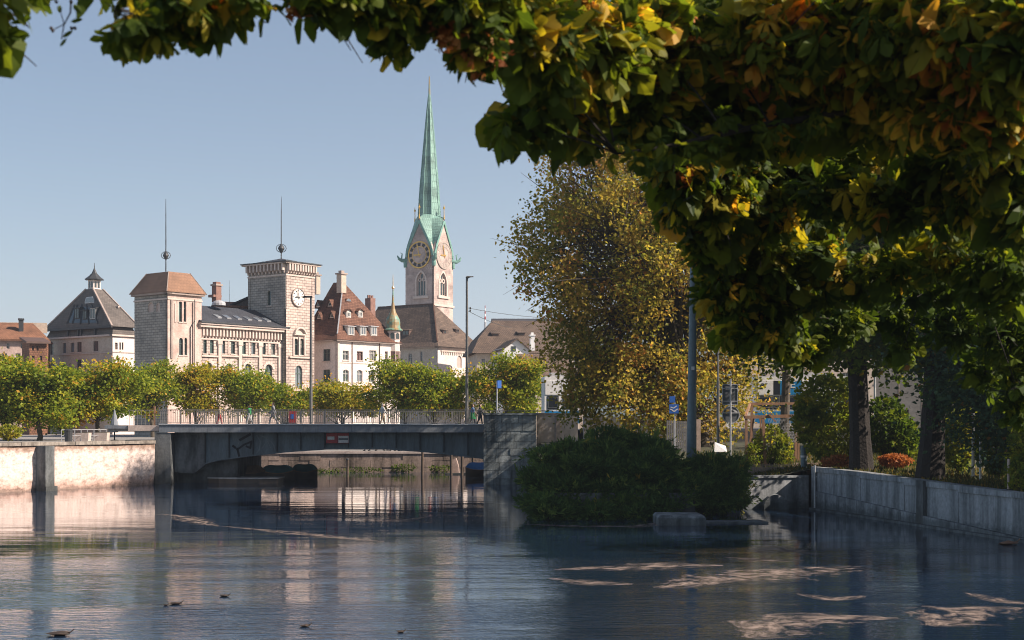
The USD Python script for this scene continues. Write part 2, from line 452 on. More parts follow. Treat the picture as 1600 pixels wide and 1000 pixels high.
# rt.fac = (height + 1.4 * noise) / 5
streaked("quay_stone", (.64, .525, .47), (.42, .32, .27), scale=3.2, lo=.34, hi=.5, stretch=(.6, .6, 1.2), top=[(0, (.35, .3, .27)), (.17, (.45, .38, .34)), (.215, (.80, .66, .60)), (.30, (1, .98, .96)), (.68, (1, 1, 1)), (.76, (.5, .42, .36)), (.88, (.28, .24, .2))])
streaked("coping_stone", (.30, .26, .22), (.14, .12, .10), scale=1.5, stretch=(1, 1, .6))
streaked("bank_concrete", (.30, .31, .32), (.13, .14, .145), scale=1.5, stretch=(1, 1, .1), top=[(0, (.35, .37, .36)), (.2, (.45, .48, .48)), (.26, (.9, .9, .9)), (.4, (1, 1, 1)), (1, (1, 1, 1))])
streaked("abutment_stone", (.265, .295, .30), (.10, .108, .11), scale=1.4, stretch=(1, 1, .12))
streaked("abutment_stone_pale", (.30, .335, .34), (.11, .12, .12), scale=1.4, stretch=(1, 1, .12))
streaked("abutment_stone_dark", (.23, .26, .265), (.085, .095, .095), scale=1.4, stretch=(1, 1, .12))
streaked("pier_dark", (.16, .165, .165), (.06, .065, .066), scale=1.2, stretch=(1, 1, .3), top=[(0, (.3, .3, .28)), (.25, (.6, .6, .58)), (.4, (1, 1, 1)), (1, (1, 1, 1))])
streaked("far_quay_stone", (.36, .27, .22), (.11, .085, .065), scale=.9, stretch=(1, 1, .22))

# ------------------------------------------------------------------ water
nodes = {"g": ("geometry", {}), "y": ("separate_xyz", {}),
         "m1": ("mapping", {"scale": (1.5, 5.0, 1)}), "n1": ("noise_texture", {"scale": 1.0, "detail": 3.0, "roughness": .55, "distortion": .4}),
         "m2": ("mapping", {"scale": (.12, .35, 1), "rotation": (0, 0, .25)}), "n2": ("noise_texture", {"scale": 1.0, "detail": 2.0, "roughness": .5}),
         "patch": ("noise_texture", {"scale": .045, "detail": 3.0, "roughness": .6}), "pm": ("map_range", {"from_min": .35, "from_max": .65, "to_min": -14.0, "to_max": 14.0}),
         "yy": ("math", {"math_type": "add"}), "near": ("map_range", {"range_type": "smoothstep", "from_min": 60.0, "from_max": 47.0, "to_min": 0.0025, "to_max": 0.028, "clamp": True}),
         "mc": ("mapping", {"scale": (.035, .17, 1), "rotation": (0, 0, .12)}), "calm": ("noise_texture", {"scale": 1.0, "detail": 4.0, "roughness": .6, "distortion": .8}), "cm": ("map_range", {"range_type": "smoothstep", "from_min": .40, "from_max": .62, "to_min": .32, "to_max": 1.35, "clamp": True}), "amp": ("math", {"math_type": "multiply"}),
         "h1": ("math", {"math_type": "multiply"}), "h2": ("math", {"math_type": "multiply", "value2": .022}), "h": ("math", {"math_type": "add"}),
         "b": ("bump", {"strength": 1.0, "distance": 1.0}),
         "p": ("principled_bsdf", {"base_color": (.008, .018, .036), "roughness": .035, "ior": 1.42, "specular_ior_level": .5})}
links = [("g.position", "y.vector"), ("g.position", "m1.vector"), ("g.position", "m2.vector"), ("g.position", "patch.vector"), ("m1.vector", "n1.vector"), ("m2.vector", "n2.vector"),
         ("patch.fac", "pm.value"), ("y.y", "yy.value1"), ("pm.result", "yy.value2"), ("yy.value", "near.value"),
         ("n1.fac", "h1.value1"), ("g.position", "mc.vector"), ("mc.vector", "calm.vector"), ("calm.fac", "cm.value"), ("near.result", "amp.value1"), ("cm.result", "amp.value2"), ("amp.value", "h1.value2"), ("n2.fac", "h2.value1"), ("h1.value", "h.value1"), ("h2.value", "h.value2"), ("h.value", "b.height"), ("b.normal", "p.normal")]
M["water"] = usdkit.material(stage, "/World/Looks/water", nodes, links, surface="p.BSDF")
put("water", (np.array([[-260, -60, 0], [200, -60, 0], [200, 150, 0], [-260, 150, 0]], float), np.array([[0, 1, 2, 3]])), M["water"], kind="structure")

# ------------------------------------------------------------------ ground
QZ, FZ = 3.42, 2.1                       # tops of the left quay and of the far quay


def plate(name, poly, z, m, depth=.6, **k):
    g = trimesh.creation.extrude_polygon(Polygon(poly), depth, engine="earcut")
    g.apply_translation([0, 0, z - depth])
    return put(name, g, M[m], kind="structure", **k)


WL = [np.array(W(0, 770, 100.0)[:2]), np.array(W(242, 757, 113.4)[:2])]
wdir = (WL[1] - WL[0]) / np.linalg.norm(WL[1] - WL[0])
wang = math.atan2(wdir[1], wdir[0])
WL0 = WL[0] - wdir * 22
plate("quay", [tuple(WL0 - [.9, -.5]), tuple(WL[1] + [-.9, .5]), (-29.5, 130), (-29.5, 150), (-160, 150), (-160, WL0[1])], QZ, "paving", 4.5)
plate("far_quay", [(-29.4, 141.4), (30, 141.4), (30, 171), (-29.4, 171)], FZ, "paving", 3.2)
ground = plate("city_ground", [(-2600, 150.2), (-29.6, 150.2), (-29.6, 171.1), (30.2, 171.1), (30.2, 131), (2600, 131), (2600, 6000), (-2600, 6000)], 3.0, "paving", 2.9)

BANK = Polygon([(2.3, 128), (2.3, 108), (1.6, 96), (1.0, 82), (1.6, 73.8), (9.6, 73.8), (10.4, 80.4), (17.3, 82.2), (17.55, 81), (21.5, 59), (24.5, 44), (20, 30), (12, 15), (5, 8), (-20, 6), (-20, -40), (90, -40), (90, 128)])


def bank_z(x, y):
    z = np.interp(y, [-40, 8, 16, 45, 59, 81, 84, 90, 98, 108, 128], [3.3, 3.3, 2.2, 1.8, 1.92, 2.25, 2.28, 2.6, 3.05, 3.3, 3.4])
    low = np.clip((17.5 - x) / 3.0, 0, 1) * np.clip((96 - y) / 8.0, 0, 1)
    z = z * (1 - low) + low * (1.45 + .45 * np.clip((y - 74) / 14, 0, 1))
    return z + .10 * (meshkit.fbm(np.stack([x * .5, y * .5, 0 * x], -1), 3, 5) - .5)


def bank_mesh():
    mb, uv = MB(), None
    for x0, x1, y0, y1, h in ((0, 46, 44, 128, .9), (46, 90, -40, 128, 6.0), (-20, 46, -40, 44, 3.0)):
        V, Fc, n = [], [], 0
        for gx in np.arange(x0, x1, h):
            for gy in np.arange(y0, y1, h):
                c = sbox(gx, gy, min(gx + h, x1), min(gy + h, y1))
                if not BANK.intersects(c):
                    continue
                for p in polys(c if BANK.contains(c) else BANK.intersection(c)):
                    q = np.array(p.exterior.coords)[:-1]
                    if shapely.is_ccw(shapely.LinearRing(p.exterior.coords)) is False:
                        q = q[::-1]
                    V.append(np.column_stack([q, bank_z(q[:, 0], q[:, 1])]))
                    Fc += [[n, n + i, n + i + 1] for i in range(1, len(q) - 1)]
                    n += len(q)
        mb.add(np.vstack(V), np.array(Fc))
    return mb.out()


put("river_bank", bank_mesh(), M["soil"], kind="structure")


def wall_run(T, name, pts, ztops, th, m, zb=-.9, inward=1):
    """A wall along pts (left side = land when inward = 1) with per-point top heights."""
    mb = MB()
    for (a, b, za, zb_) in zip(pts[:-1], pts[1:], ztops[:-1], ztops[1:]):
        a, b = np.array(a, float), np.array(b, float)
        d = (b - a) / np.linalg.norm(b - a)
        n = np.array([-d[1], d[0]]) * th * inward
        v = [(*a, zb), (*b, zb), (*(b + n), zb), (*(a + n), zb), (*a, za), (*b, zb_), (*(b + n), zb_), (*(a + n), za)]
        mb.add(v, [[0, 3, 2, 1], [4, 5, 6, 7], [0, 1, 5, 4], [1, 2, 6, 5], [2, 3, 7, 6], [3, 0, 4, 7]])
    return put(name, mb.out(), m, T)


# left quay wall with its buttress and coping stones
T = thing("quay_wall", "sunlit pale stone embankment wall left of the bridge, stained along its top", "wall", (*WL[0], 0))
LW = Face(WL0, wang)
Lw = np.linalg.norm(WL[1] - WL0)
g = np.linspace(0, Lw, 90); zz = np.linspace(-1, 3.3, 26)
S, Z = np.meshgrid(g, zz)
rel = meshkit.fbm(np.stack([S * .9, Z * .9, S * 0], -1), 4, 3) * .16 - np.where(Z < .9, .12 * (.9 - Z), 0)
q = LW.O + S.reshape(-1, 1) * LW.dir + (rel.reshape(-1, 1) * -1 + .1) * LW.inw
idx = np.arange(S.size).reshape(S.shape)
put("face", (np.column_stack([q, Z.ravel()]), np.stack([idx[:-1, :-1], idx[:-1, 1:], idx[1:, 1:], idx[1:, :-1]], -1).reshape(-1, 4)), M["quay_stone"], T)
LW.bx("core", 0, -1, Lw, 3.3, .25, .95, M["quay_stone"], T)
n_c = 22
for i in range(n_c):
    s0 = Lw * i / n_c
    dz = RNG.uniform(-.02, .02)
    LW.bx("coping_stone", s0 + .012, 3.303, s0 + Lw / n_c - .012, 3.56 + dz, -.12 + RNG.uniform(-.03, .02), .8, M["coping_stone"], T)
s65 = LW.px(61)
mb = MB()
for (a, b, z0, z1, d) in ((s65 - .25, s65 + .45, -1, 3.0, -.75), (s65 - .3, s65 + .5, -1, .5, -1.05)):
    pass
LW.bx("buttress", s65 - .3, -1, s65 + .55, 3.28, -1.0, .02, M["pier_dark"], T)
LW.bx("buttress_foot", s65 - .42, -1, s65 + .67, .35, -1.18, -1.003, M["pier_dark"], T)
# far quay wall behind the arch
T = thing("far_quay_wall", "weathered low stone quay wall seen under the bridge arch", "wall", (-10, 141, 0))
FQ = Face((-29.4, 141.0), 0.0)
for i in range(29):
    for j, (z0, z1) in enumerate(((-.8, .5), (.506, 1.2), (1.206, 1.86))):
        s0 = i * 2.05 + (.9 if j == 1 else 0)
        FQ.bx("stone", s0 + .01, z0, s0 + 2.03, z1, RNG.uniform(-.03, .03), .5, M["far_quay_stone"], T)
FQ.bx("coping", -.1, 1.866, 60, 2.12, -.1, .6, M["limestone"], T)

# walls of the right bank
T = thing("embankment_wall", "long shaded concrete river wall below the trees at the right", "wall", (19, 70, 0))
pts = [(17.55, 81), (18.6, 75.2), (19.52, 70), (20.5, 64.6), (21.5, 59), (24.5, 44)]
zt = [2.42, 2.36, 2.24, 2.12, 2.02, 1.8]
for i in range(len(pts) - 1):
    a, b = np.array(pts[i]), np.array(pts[i + 1])
    d = (b - a) / np.linalg.norm(b - a)
    gap = .03
    wall_run(T, "panel", [tuple(a + d * gap), tuple(b - d * gap)], [zt[i] - .1, zt[i + 1] - .1], .45, M["bank_concrete"])
    n2 = np.array([-d[1], d[0]])
    wall_run(T, "coping", [tuple(a + d * .01 - n2 * .06), tuple(b - d * .01 - n2 * .06)], [zt[i], zt[i + 1]], .6, M["bank_concrete"], zb=min(zt[i], zt[i + 1]) - .22)
    wall_run(T, "footing", [tuple(a + d * .02 - n2 * .22), tuple(b - d * .02 - n2 * .22)], [1.05 - .22 * i, 1.05 - .22 * (i + 1)], .2, M["bank_concrete"])
    wall_run(T, "footing", [tuple(a + d * .02 - n2 * .5), tuple(b - d * .02 - n2 * .5)], [.12, .12], .26, M["bank_concrete"])
a, b = np.array(pts[0]), np.array(pts[1])
Face((17.35, 81.15), 0).bx("end_pier", 0, -.9, .42, 2.45, -.12, .5, M["bank_concrete"], T)
a, b = W(1460, 760, 68.2), W(1461, 842, 67.6)
Face(a[:2] - [.55, .2], math.radians(-79.5)).bx("buttress", -.35, -.9, .35, 2.2, -.25, -.1, M["pier_dark"], T)
T = thing("low_bank_wall", "low dark concrete wall between the juniper and the tall river wall", "wall", (14, 82, 0))
wall_run(T, "wall", [(10.2, 80.2), (17.3, 82.1)][::-1], [1.78, 1.85], .4, M["bank_concrete"], inward=-1)
wall_run(T, "coping", [(10.1, 80.1), (17.3, 82.0)][::-1], [1.92, 1.99], .55, M["bank_concrete"], zb=1.79, inward=-1)
mb = MB(); mb.tube([W(1205, 790, 82.4) - [0, 1.6, 0], W(1205, 790, 82.4) + [0, .3, 0]], .72, 16)
mb.put("outfall_pipe", M["bank_concrete"], T)
T = thing("bank_footing", "dark sloping stone footing hidden under the juniper at the water", "wall", (5, 74, 0))
wall_run(T, "wall", [(1.0, 82), (1.6, 73.8), (9.6, 73.8), (10.4, 80.2)], [1.35, 1.3, 1.3, 1.4], .4, M["pier_dark"])
wall_run(T, "wall", [(2.3, 108), (1.6, 96), (1.0, 82)], [2.6, 2.0, 1.4], .4, M["pier_dark"])
T = thing("concrete_block", "pale low concrete block at the waterline under the juniper", "block", (8, 67, 0))
bl = m3.Manifold.hull_points([[x, y, z] for x in (7.1, 9.4) for y in (68.2, 71.0) for z in (-.5, .36)] + [[x, y, .48] for x in (7.2, 9.3) for y in (68.3, 70.9)])
put("block", bl, M["bank_concrete"], T)
Face((9.5, 69.3), .1).bx("slab", 0, -.4, 3.2, .08, 0, 1.6, M["bank_concrete"], T)

# ------------------------------------------------------------------ bridge
BY = 115.0
DZ = W(0, 664, BY)[2]                    # footway level
T = thing("road_bridge", "grey steel arch bridge with vertical bar railing across the river", "bridge", (-18, BY, 0))
xa, xb = W(250, 0, BY)[0], W(756, 0, BY)[0]
x0b = W(168, 0, BY)[0]
BF = Face((0, BY), 0.0)
fz0, fz1 = W(0, 675.5, BY)[2], DZ
step = (W(640, 0, BY)[0] - W(602.5, 0, BY)[0]) * 1.0
xs = np.arange(W(318, 0, BY)[0], xb, step)
nf = int(np.ceil((xb - xa) / (step * 2)))
for i in range(nf):
    s0 = xa + i * step * 2
    BF.bx("edge_beam", s0 + .006, fz0, min(s0 + step * 2, xb) - .006, fz1, -.35, .1, M["deck_paint"], T)
BF.bx("kerb_strip", xa, fz1 + .001, xb, fz1 + .1, -.41, -.2, M["galvanised"], T)
BF.bx("deck_slab", xa, fz0 + .12, xb, fz1 - .03, .103, 14.0, M["deck_paint"], T)
BF.bx("roadway", xa, fz1 - .027, xb, fz1 - .01, 2.6, 12.0, M["asphalt"], T)
ax = [xa, W(318, 0, BY)[0], W(335, 0, BY)[0], W(385, 0, BY)[0], W(450, 0, BY)[0], W(510, 0, BY)[0], W(560, 0, BY)[0], W(605, 0, BY)[0], W(660, 0, BY)[0], W(705, 0, BY)[0], xb]
az = [W(0, y, BY)[2] for y in (735, 724, 719, 712, 705, 701, 700, 701, 705, 709.5, 716)]
arch = lambda x: np.interp(x, ax, az)
for d in (.75, 7.0, 13.2):
    e = np.append(xs, xb)
    for i in range(len(e) - 1):
        cols = np.linspace(e[i], e[i + 1], 4)
        g = Polygon([(e[i] + .01, fz0 - .003)] + [(c, arch(c)) for c in np.clip(cols, e[i] + .01, e[i + 1] - .01)] + [(e[i + 1] - .01, fz0 - .003)])
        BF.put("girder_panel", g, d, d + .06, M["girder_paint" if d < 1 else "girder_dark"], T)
        if d < 1:
            BF.bx("stiffener", e[i] - .04, arch(e[i]) + .05, e[i] + .04, fz0 - .004, d - .2, d - .003, M["girder_dark"], T)
    up = Polygon([(c, arch(c)) for c in np.linspace(xs[0], xb, 40)] + [(c, arch(c) - .09) for c in np.linspace(xb, xs[0], 40)])
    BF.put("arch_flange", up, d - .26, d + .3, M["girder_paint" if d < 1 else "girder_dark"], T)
for i, x in enumerate(xs[::2]):
    BF.bx("cross_beam", x - .12, fz0 - .75, x + .12, fz0 + .117, .82, 13.1, M["girder_dark"], T)
# railing of the near side: posts, handrail, bars
rz = W(0, 640.5, BY)[2]
post_x = np.arange(W(283, 0, BY)[0], xb + .1, step)
for yy, nm in ((BY - .22, "near"), (BY + 13.6, "far")):
    mbh = MB()
    mbh.box([(xa + xb) / 2, yy, rz], [xb - xa, .08, .06]); mbh.put("handrail", M["steel_rail"], T)
    mbh = MB(); mbh.box([(xa + xb) / 2, yy, fz1 + .2], [xb - xa, .04, .04]); mbh.put("bottom_rail", M["steel_rail"], T)
    for x in post_x:
        m_ = MB(); m_.box([x, yy + .02, (fz1 + rz) / 2 + .02], [.06, .09, rz - fz1 - .1]); m_.put("railing_post", M["steel_rail"], T)
    bars = np.arange(xa + .1, xb, .155)
    if nm == "near":
        for x in bars:
            m_ = MB(); m_.box([x, yy, (fz1 + .22 + rz - .03) / 2], [.036, .036, rz - fz1 - .25]); m_.put("railing_bar", M["steel_rail"], T)
    else:
        m_ = MB()
        for x in bars:
            m_.box([x, yy, (fz1 + .22 + rz - .03) / 2], [.036, .036, rz - fz1 - .25])
        m_.put("far_railing_bars", M["steel_rail"], T, kind="stuff")
# left end of the bridge: landing, side railing and masonry pier
BF.bx("landing", x0b, fz0 + .05, xa - .004, fz1 - .08, .2, 14, M["deck_paint"], T)
BF.bx("landing_kerb", x0b - .2, fz0 + .3, W(200, 0, BY)[0], fz1 - .02, -.15, .197, M["deck_paint"], T)
BF.bx("landing_kerb", W(201, 0, BY)[0], fz0 + .12, xa - .01, fz1 - .02, -.2, .197, M["limestone"], T)
for x in np.arange(W(203, 0, BY)[0], xa, .33):
    m_ = MB(); m_.box([x, BY - .1, (fz1 + rz) / 2], [.03, .03, rz - fz1]); m_.put("railing_bar", M["steel_rail"], T)
m_ = MB(); m_.box([(W(203, 0, BY)[0] + xa) / 2, BY - .1, rz - .02], [xa - W(203, 0, BY)[0], .06, .05]); m_.put("handrail", M["steel_rail"], T)
m_ = MB(); m_.box([W(242, 0, BY)[0], BY - .1, (fz1 + rz) / 2 + .1], [.12, .12, rz - fz1 + .4]); m_.put("railing_post", M["wood_warm"], T)
BF.bx("pier_front", W(243, 0, BY)[0], -1, W(268, 0, BY)[0], fz0 - .05, -.3, 2.0, M["pier_dark"], T)
BF.bx("pier_wall", W(268, 0, BY)[0] + .003, -1, xs[0] + 2.4, fz0 - .9, 1.9, 13.0, M["pier_dark"], T)
BF.put("pier_panel", Polygon([(W(269, 0, BY)[0], fz0 - .004), (W(269, 0, BY)[0], .9), (W(300, 0, BY)[0], .8), (W(322, 0, BY)[0], arch(xs[0]) + .05), (W(317, 0, BY)[0], fz0 - .004)]), .8, 1.2, M["pier_dark"], T)
# painted scrawl on two girder panels
M["scrawl"] = mat("scrawl", (.16, .19, .20), (.12, .14, .15))
M["scrawl_dark"] = mat("scrawl_dark", (.02, .022, .025))


def stroke(pxs, w, m, name="painted_scrawl"):
    k = np.array([BF.px(x, y) for x, y in pxs]); Yc = BY + .75
    k = np.array([(W(x, y, Yc)[0], W(x, y, Yc)[2]) for x, y in pxs])
    BF.put(name, shapely.LineString(k).buffer(w, cap_style=2), .735, .747, M[m], T)


stroke([(363, 696), (371, 702), (374, 714)], .09, "scrawl_dark")
stroke([(370, 703), (381, 695), (393, 690), (391, 700), (384, 697)], .08, "scrawl_dark")
stroke([(374, 688), (392, 678)], .1, "scrawl_dark")
stroke([(401, 680), (407, 690), (405, 703), (400, 709)], .05, "scrawl")
stroke([(404, 679), (420, 686), (428, 696), (430, 704)], .05, "scrawl")
stroke([(409, 701), (418, 688), (423, 700)], .04, "scrawl")
stroke([(366, 682), (374, 690), (366, 706)], .04, "scrawl")
# navigation signs on the girder
T2 = thing("navigation_sign", "red and white no entry board for boats hanging under the bridge rail", "sign", (W(519, 0, BY)[0], BY, 3.3))
def plate_px(Tt, name, r, d0, d1, m):
    a, b = W(r[0], r[1], BY + d0), W(r[2], r[3], BY + d0)
    BF.bx(name, a[0], b[2], b[0], a[2], d0, d1, M[m], Tt)
plate_px(T2, "board", (509.5, 676.5, 527, 692.5), .42, .48, "sign_red")
plate_px(T2, "white_bar", (511.5, 682, 522.5, 687), .40, .418, "sign_white")
T2 = thing("clearance_sign", "pale board with red edges beside the no entry board on the girder", "sign", (W(536, 0, BY)[0], BY, 3.3))
plate_px(T2, "board", (527.5, 676.5, 545, 692.5), .42, .48, "sign_red")
plate_px(T2, "white_panel", (528.5, 681, 544.5, 692.0), .40, .418, "sign_white")
plate_px(T2, "grey_bar", (529, 684.5, 544, 687.5), .385, .398, "sign_back")

# stone abutment at the right end, in courses of blocks
T = thing("bridge_abutment", "blue grey stone block abutment at the right end of the bridge", "abutment", (W(797, 0, 113.5)[0], 113.5, 0))
AB = Face((W(755.5, 0, 113.2)[0], 113.2), 0.0)
aw = W(838, 0, 113.2)[0] - AB.O[0]
cr = [W(0, y, 113.2)[2] for y in (760, 748, 735, 723, 712, 701, 690, 679.5, 673.5, 661, 648.5)]
AB.bx("core", .05, -1, aw - .05, cr[-1] - .03, .12, 9.0, M["pier_dark"], T)
for j in range(len(cr) - 1):
    nb = [3, 4, 3, 4, 4, 3, 5, 4, 4, 3][j]
    cuts = np.linspace(0, aw, nb + 1) + np.concatenate([[0], RNG.uniform(-.22, .22, nb - 1), [0]])
    for i in range(nb):
        AB.bx("stone", cuts[i] + .013, cr[j] + .012, cuts[i + 1] - .013, cr[j + 1] - .012, RNG.uniform(-.04, .02), .117, M[["abutment_stone", "abutment_stone_pale", "abutment_stone_dark"][RNG.integers(0, 3)]], T)
AB.bx("coping", -.08, cr[-1] + .002, aw + .1, cr[-1] + .16, -.1, 9.1, M["abutment_stone"], T)
hz = W(0, 643.5, 113.2)[2]
m_ = MB(); m_.box([AB.O[0] + aw * .5 + .6, 115.6, hz + .1], [aw + 1.6, .07, .06]); m_.put("handrail", M["steel_rail"], T)
for x in np.arange(0, aw + 1, 1.1):
    m_ = MB(); m_.box([AB.O[0] + x, 115.6, (cr[-1] + hz + .1) / 2], [.05, .05, hz - cr[-1] + .2]); m_.put("railing_post", M["steel_rail"], T)
# the road behind the abutment
T = thing("approach_wall", "pink retaining wall beside the stone abutment, sunlight painted as pale plaster", "wall", (W(862, 0, 117)[0], 117, 0))
A2 = Face((W(839.5, 0, 116.5)[0], 116.5), math.radians(6))
A2.bx("wall", 0, 0, 3.4, W(0, 648, 117)[2], 0, .5, M["plaster_white"], T)  # whitish plaster stands in for sunlight on the pink wall
A2.bx("wall", 3.9, 0, 16, W(0, 651, 117)[2], 0, .5, M["plaster_white"], T)
A2.bx("pilaster", 1.55, 0, 1.9, W(0, 650, 117)[2], -.12, -.002, M["limestone"], T)
A2.bx("coping", -.05, W(0, 648, 117)[2] + .002, 3.9, W(0, 648, 117)[2] + .14, -.08, .6, M["limestone"], T)
plate("approach_road", [(2.6, 117.5), (30, 118.6), (90, 128.4), (90, 170), (30.3, 170.9), (2.6, 141)], 4.35, "asphalt", 3.2)
# ------------------------------------------------------------------ buildings
GZ = 2.6                                  # walls start below the city ground


def block(cpx, Y, adeg, px_r, px_l):
    C = W(cpx, 0, Y)[:2]
    a = math.radians(adeg)
    R = Face(C, a); R.w = R.px(px_r)
    t = Face(C, a + math.pi / 2).px(px_l)
    L = Face(C + t * np.array([-math.sin(a), math.cos(a)]), a - math.pi / 2, t)
    return R, L


def zpx(fc, px, py):
    return fc.px(px, py)[1]


def plan(R, L):
    """(s, t) -> world xy: s along the right face, t along the left one, both from the near corner."""
    return lambda s, t, z: np.array([*(R.O + s * R.dir + t * R.inw), z])


def frust(P, s0, s1, t0, t1, z0, i0, i1, j0, j1, z1):
    """Sides and top of a frustum from the rectangle s0..s1 x t0..t1 at z0 to i0..i1 x j0..j1 at z1."""
    a = [P(s0, t0, z0), P(s1, t0, z0), P(s1, t1, z0), P(s0, t1, z0)]
    b = [P(i0, j0, z1), P(i1, j0, z1), P(i1, j1, z1), P(i0, j1, z1)]
    return [[a[k], a[(k + 1) % 4], b[(k + 1) % 4], b[k]] for k in range(4)] + [b] + [a[::-1]]


def backs(T, R, L, z1, m):
    """The two far walls of a block."""
    P = plan(R, L)
    a, b, c = P(R.w, L.w, 0), P(R.w, 0, 0), P(0, L.w, 0)
    Face(P(R.w, 0, 0)[:2], R.ang + math.pi / 2).bx("rear_wall", .52, GZ, L.w, z1, 0, .4, m, T)
    Face(a[:2], R.ang + math.pi).bx("rear_wall", .002, GZ, R.w - .52, z1, 0, .4, m, T)


def mast(T, base, top, rad, ball=None, br=.3, m="iron", name="flagpole"):
    m_ = MB(); m_.tube([base, base * .3 + top * .7, top], [rad, rad * .75, rad * .35], 8)
    p = m_.put(name, M[m], T)
    if ball is not None:
        b = MB(); b.lathe(ball, [(.04, -br * 1.6), (br * .5, -br), (br, -br * .1), (br * .8, br * .5), (.1, br * 1.2), (.03, br * 2.4)], 10); b.put("ornament", M[m], p)
        b = MB(); b.tube([ball + [br * 1.5 * math.cos(t), 0, br * 1.2 * math.sin(t)] for t in np.linspace(0, 2 * math.pi, 13)], .05, 5, False); b.put("ring", M[m], p)


# --- old stone tower with the brown hipped cap
A_ = 51
R, L = block(262, 190, A_, 315, 210)
RC = R
ze = zpx(R, 262, 459)
T = thing("stone_tower", "weathered square stone tower with a brown truncated hip roof and a flagpole", "building", (*R.O, 3))
st = M["limestone"]
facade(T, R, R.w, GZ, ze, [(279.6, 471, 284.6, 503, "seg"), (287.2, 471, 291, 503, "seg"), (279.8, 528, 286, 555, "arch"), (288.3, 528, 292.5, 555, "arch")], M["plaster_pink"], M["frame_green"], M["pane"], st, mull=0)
facade(T, L, L.w - .002, GZ, ze, [(231, 472, 240, 488, "arch", {"pane": M["blocked"], "depth": .15, "mull": 0, "trans": 0, "frame": M["limestone"]}), (244, 473, 250, 488, "arch", {"pane": M["blocked"], "depth": .12, "mull": 0, "trans": 0, "frame": M["limestone"]})], M["ashlar_grey_shaded"], M["frame_green"], M["pane"], None)
backs(T, R, L, ze, M["plaster_pink"])
for fc in (R, L):
    fc.bx("cornice", -.35, ze + .002, fc.w + .35, ze + .28, -.35, .5, M["sandstone_trim"], T)
    fc.bx("string_course", -.1, ze - .75, fc.w + .1, ze - .55, -.1, -.002, st, T)
for (x0, x1, y0, y1, d) in ((266.5, 269.5, 468, 560, -.16), (273, 275.2, 474, 504, -.1), (276.5, 277.8, 470, 504, -.08), (300.5, 302.5, 472, 600, -.15), (304, 305.2, 500, 640, -.1)):
    a = R.px(x0, y0); b = R.px(x1, y1)
    R.bx("pilaster_strip", a[0], max(b[1], GZ), b[0], a[1], d, -.002, M["sandstone_trim" if d < -.12 else "limestone"], T)
m_ = MB(); q = R.P(R.px(303.5), 0, -.12); m_.tube([[q[0], q[1], zpx(R, 303, 468)], [q[0], q[1], zpx(R, 303, 500)], [*R.P(R.px(297), 0, -.12)[:2], zpx(R, 297, 512)], [*R.P(R.px(297), 0, -.12)[:2], 4]], .06, 6); m_.put("drainpipe", M["iron"], T)
P = plan(R, L)
zt = ZC + (HZ - 424.5) / F * 192
roof(T, "roof", frust(P, -.5, R.w + .5, -.5, L.w + .5, ze + .285, 1.15, R.w - .95, 1.3, L.w - 1.2, zt), M["mansard"])
for (c0, c1) in (((-.5, -.5), (1.15, 1.3)), ((R.w + .5, -.5), (R.w - .95, 1.3)), ((-.5, L.w + .5), (1.15, L.w - 1.2))):
    m_ = MB(); m_.bar(P(*c0, ze + .3), P(*c1, zt + .02), .1); m_.put("hip_roll", M["sandstone_trim"], T)
mid = P(1.6, 2.5, zt)
mast(T, mid - [0, 0, .1], np.array([mid[0], mid[1], W(253, 311, mid[1])[2]]), .085, np.array([mid[0], mid[1], W(0, 399, mid[1])[2]]), .42)

# --- long wing
WD = Face(R.P(R.w, 0, .35)[:2], math.radians(A_)); WD.w = WD.px(446)
T = thing("stone_wing", "long pale stone wing with arched windows, corbels and a slate roof with skylights", "building", (*WD.O, 3))
zw = zpx(WD, 312, 511)
def cut_none(g): return g
upper = [(317.6, 527, 323.2, 552.5, "rect", {"mull": 0})] + [(x, y, x + 6.2, y1, "arch", {"mull": 0, "fw": .09}) for x, y, y1 in ((328, 529.7, 552.5), (345.6, 530, 552.6), (361, 530.6, 553), (378, 531, 553.3), (392.6, 531.4, 553.6), (409, 532, 554), (423.6, 532.4, 554.4))]
lower = [(322.5, 567, 330.8, 600, "arch"), (352, 568, 362.6, 602, "arch", {"frame": M["frame_white"]}), (381.5, 568.5, 393, 603, "arch"), (414, 569.5, 425.5, 603, "arch")]
facade(T, WD, WD.w, GZ, zw, upper + lower, M["ashlar"], M["frame_green"], M["pane"], M["limestone"])
zc0, zc1 = zw - 1.15, zw
ncb = 26
for i in range(ncb):
    s = .35 + (WD.w - .9) * i / (ncb - 1)
    WD.put("corbel", Polygon([(s - .13, zc0), (s + .13, zc0), (s + .13, zc1), (s - .13, zc1)]), -.42, -.002, M["limestone"], T)
    WD.bx("corbel_foot", s - .1, zc0 - .28, s + .1, zc0 - .003, -.2, -.002, M["limestone"], T)
WD.bx("cornice", -.45, zw + .003, WD.w, zw + .38, -.75, .5, M["limestone"], T)
WD.bx("cornice_cap", -.5, zw + .383, WD.w, zw + .62, -.95, .5, M["limestone"], T)
WD.bx("gutter", -.55, zw + .623, WD.w, zw + .78, -1.05, -.6, M["iron"], T)
WD.bx("frieze", 0, zc0 - .55, WD.w - .2, zc0 - .33, -.14, -.002, M["limestone"], T)
for x in (340, 372, 403.5, 434):
    s = WD.px(x); s1 = WD.px(x + 4.8)
    WD.bx("pilaster", s, GZ, s1, zc0 - 1.12, -.22, -.002, M["limestone"], T)
    WD.bx("capital", s - .12, zc0 - 1.117, s1 + .12, zc0 - .56, -.3, -.002, M["limestone"], T)
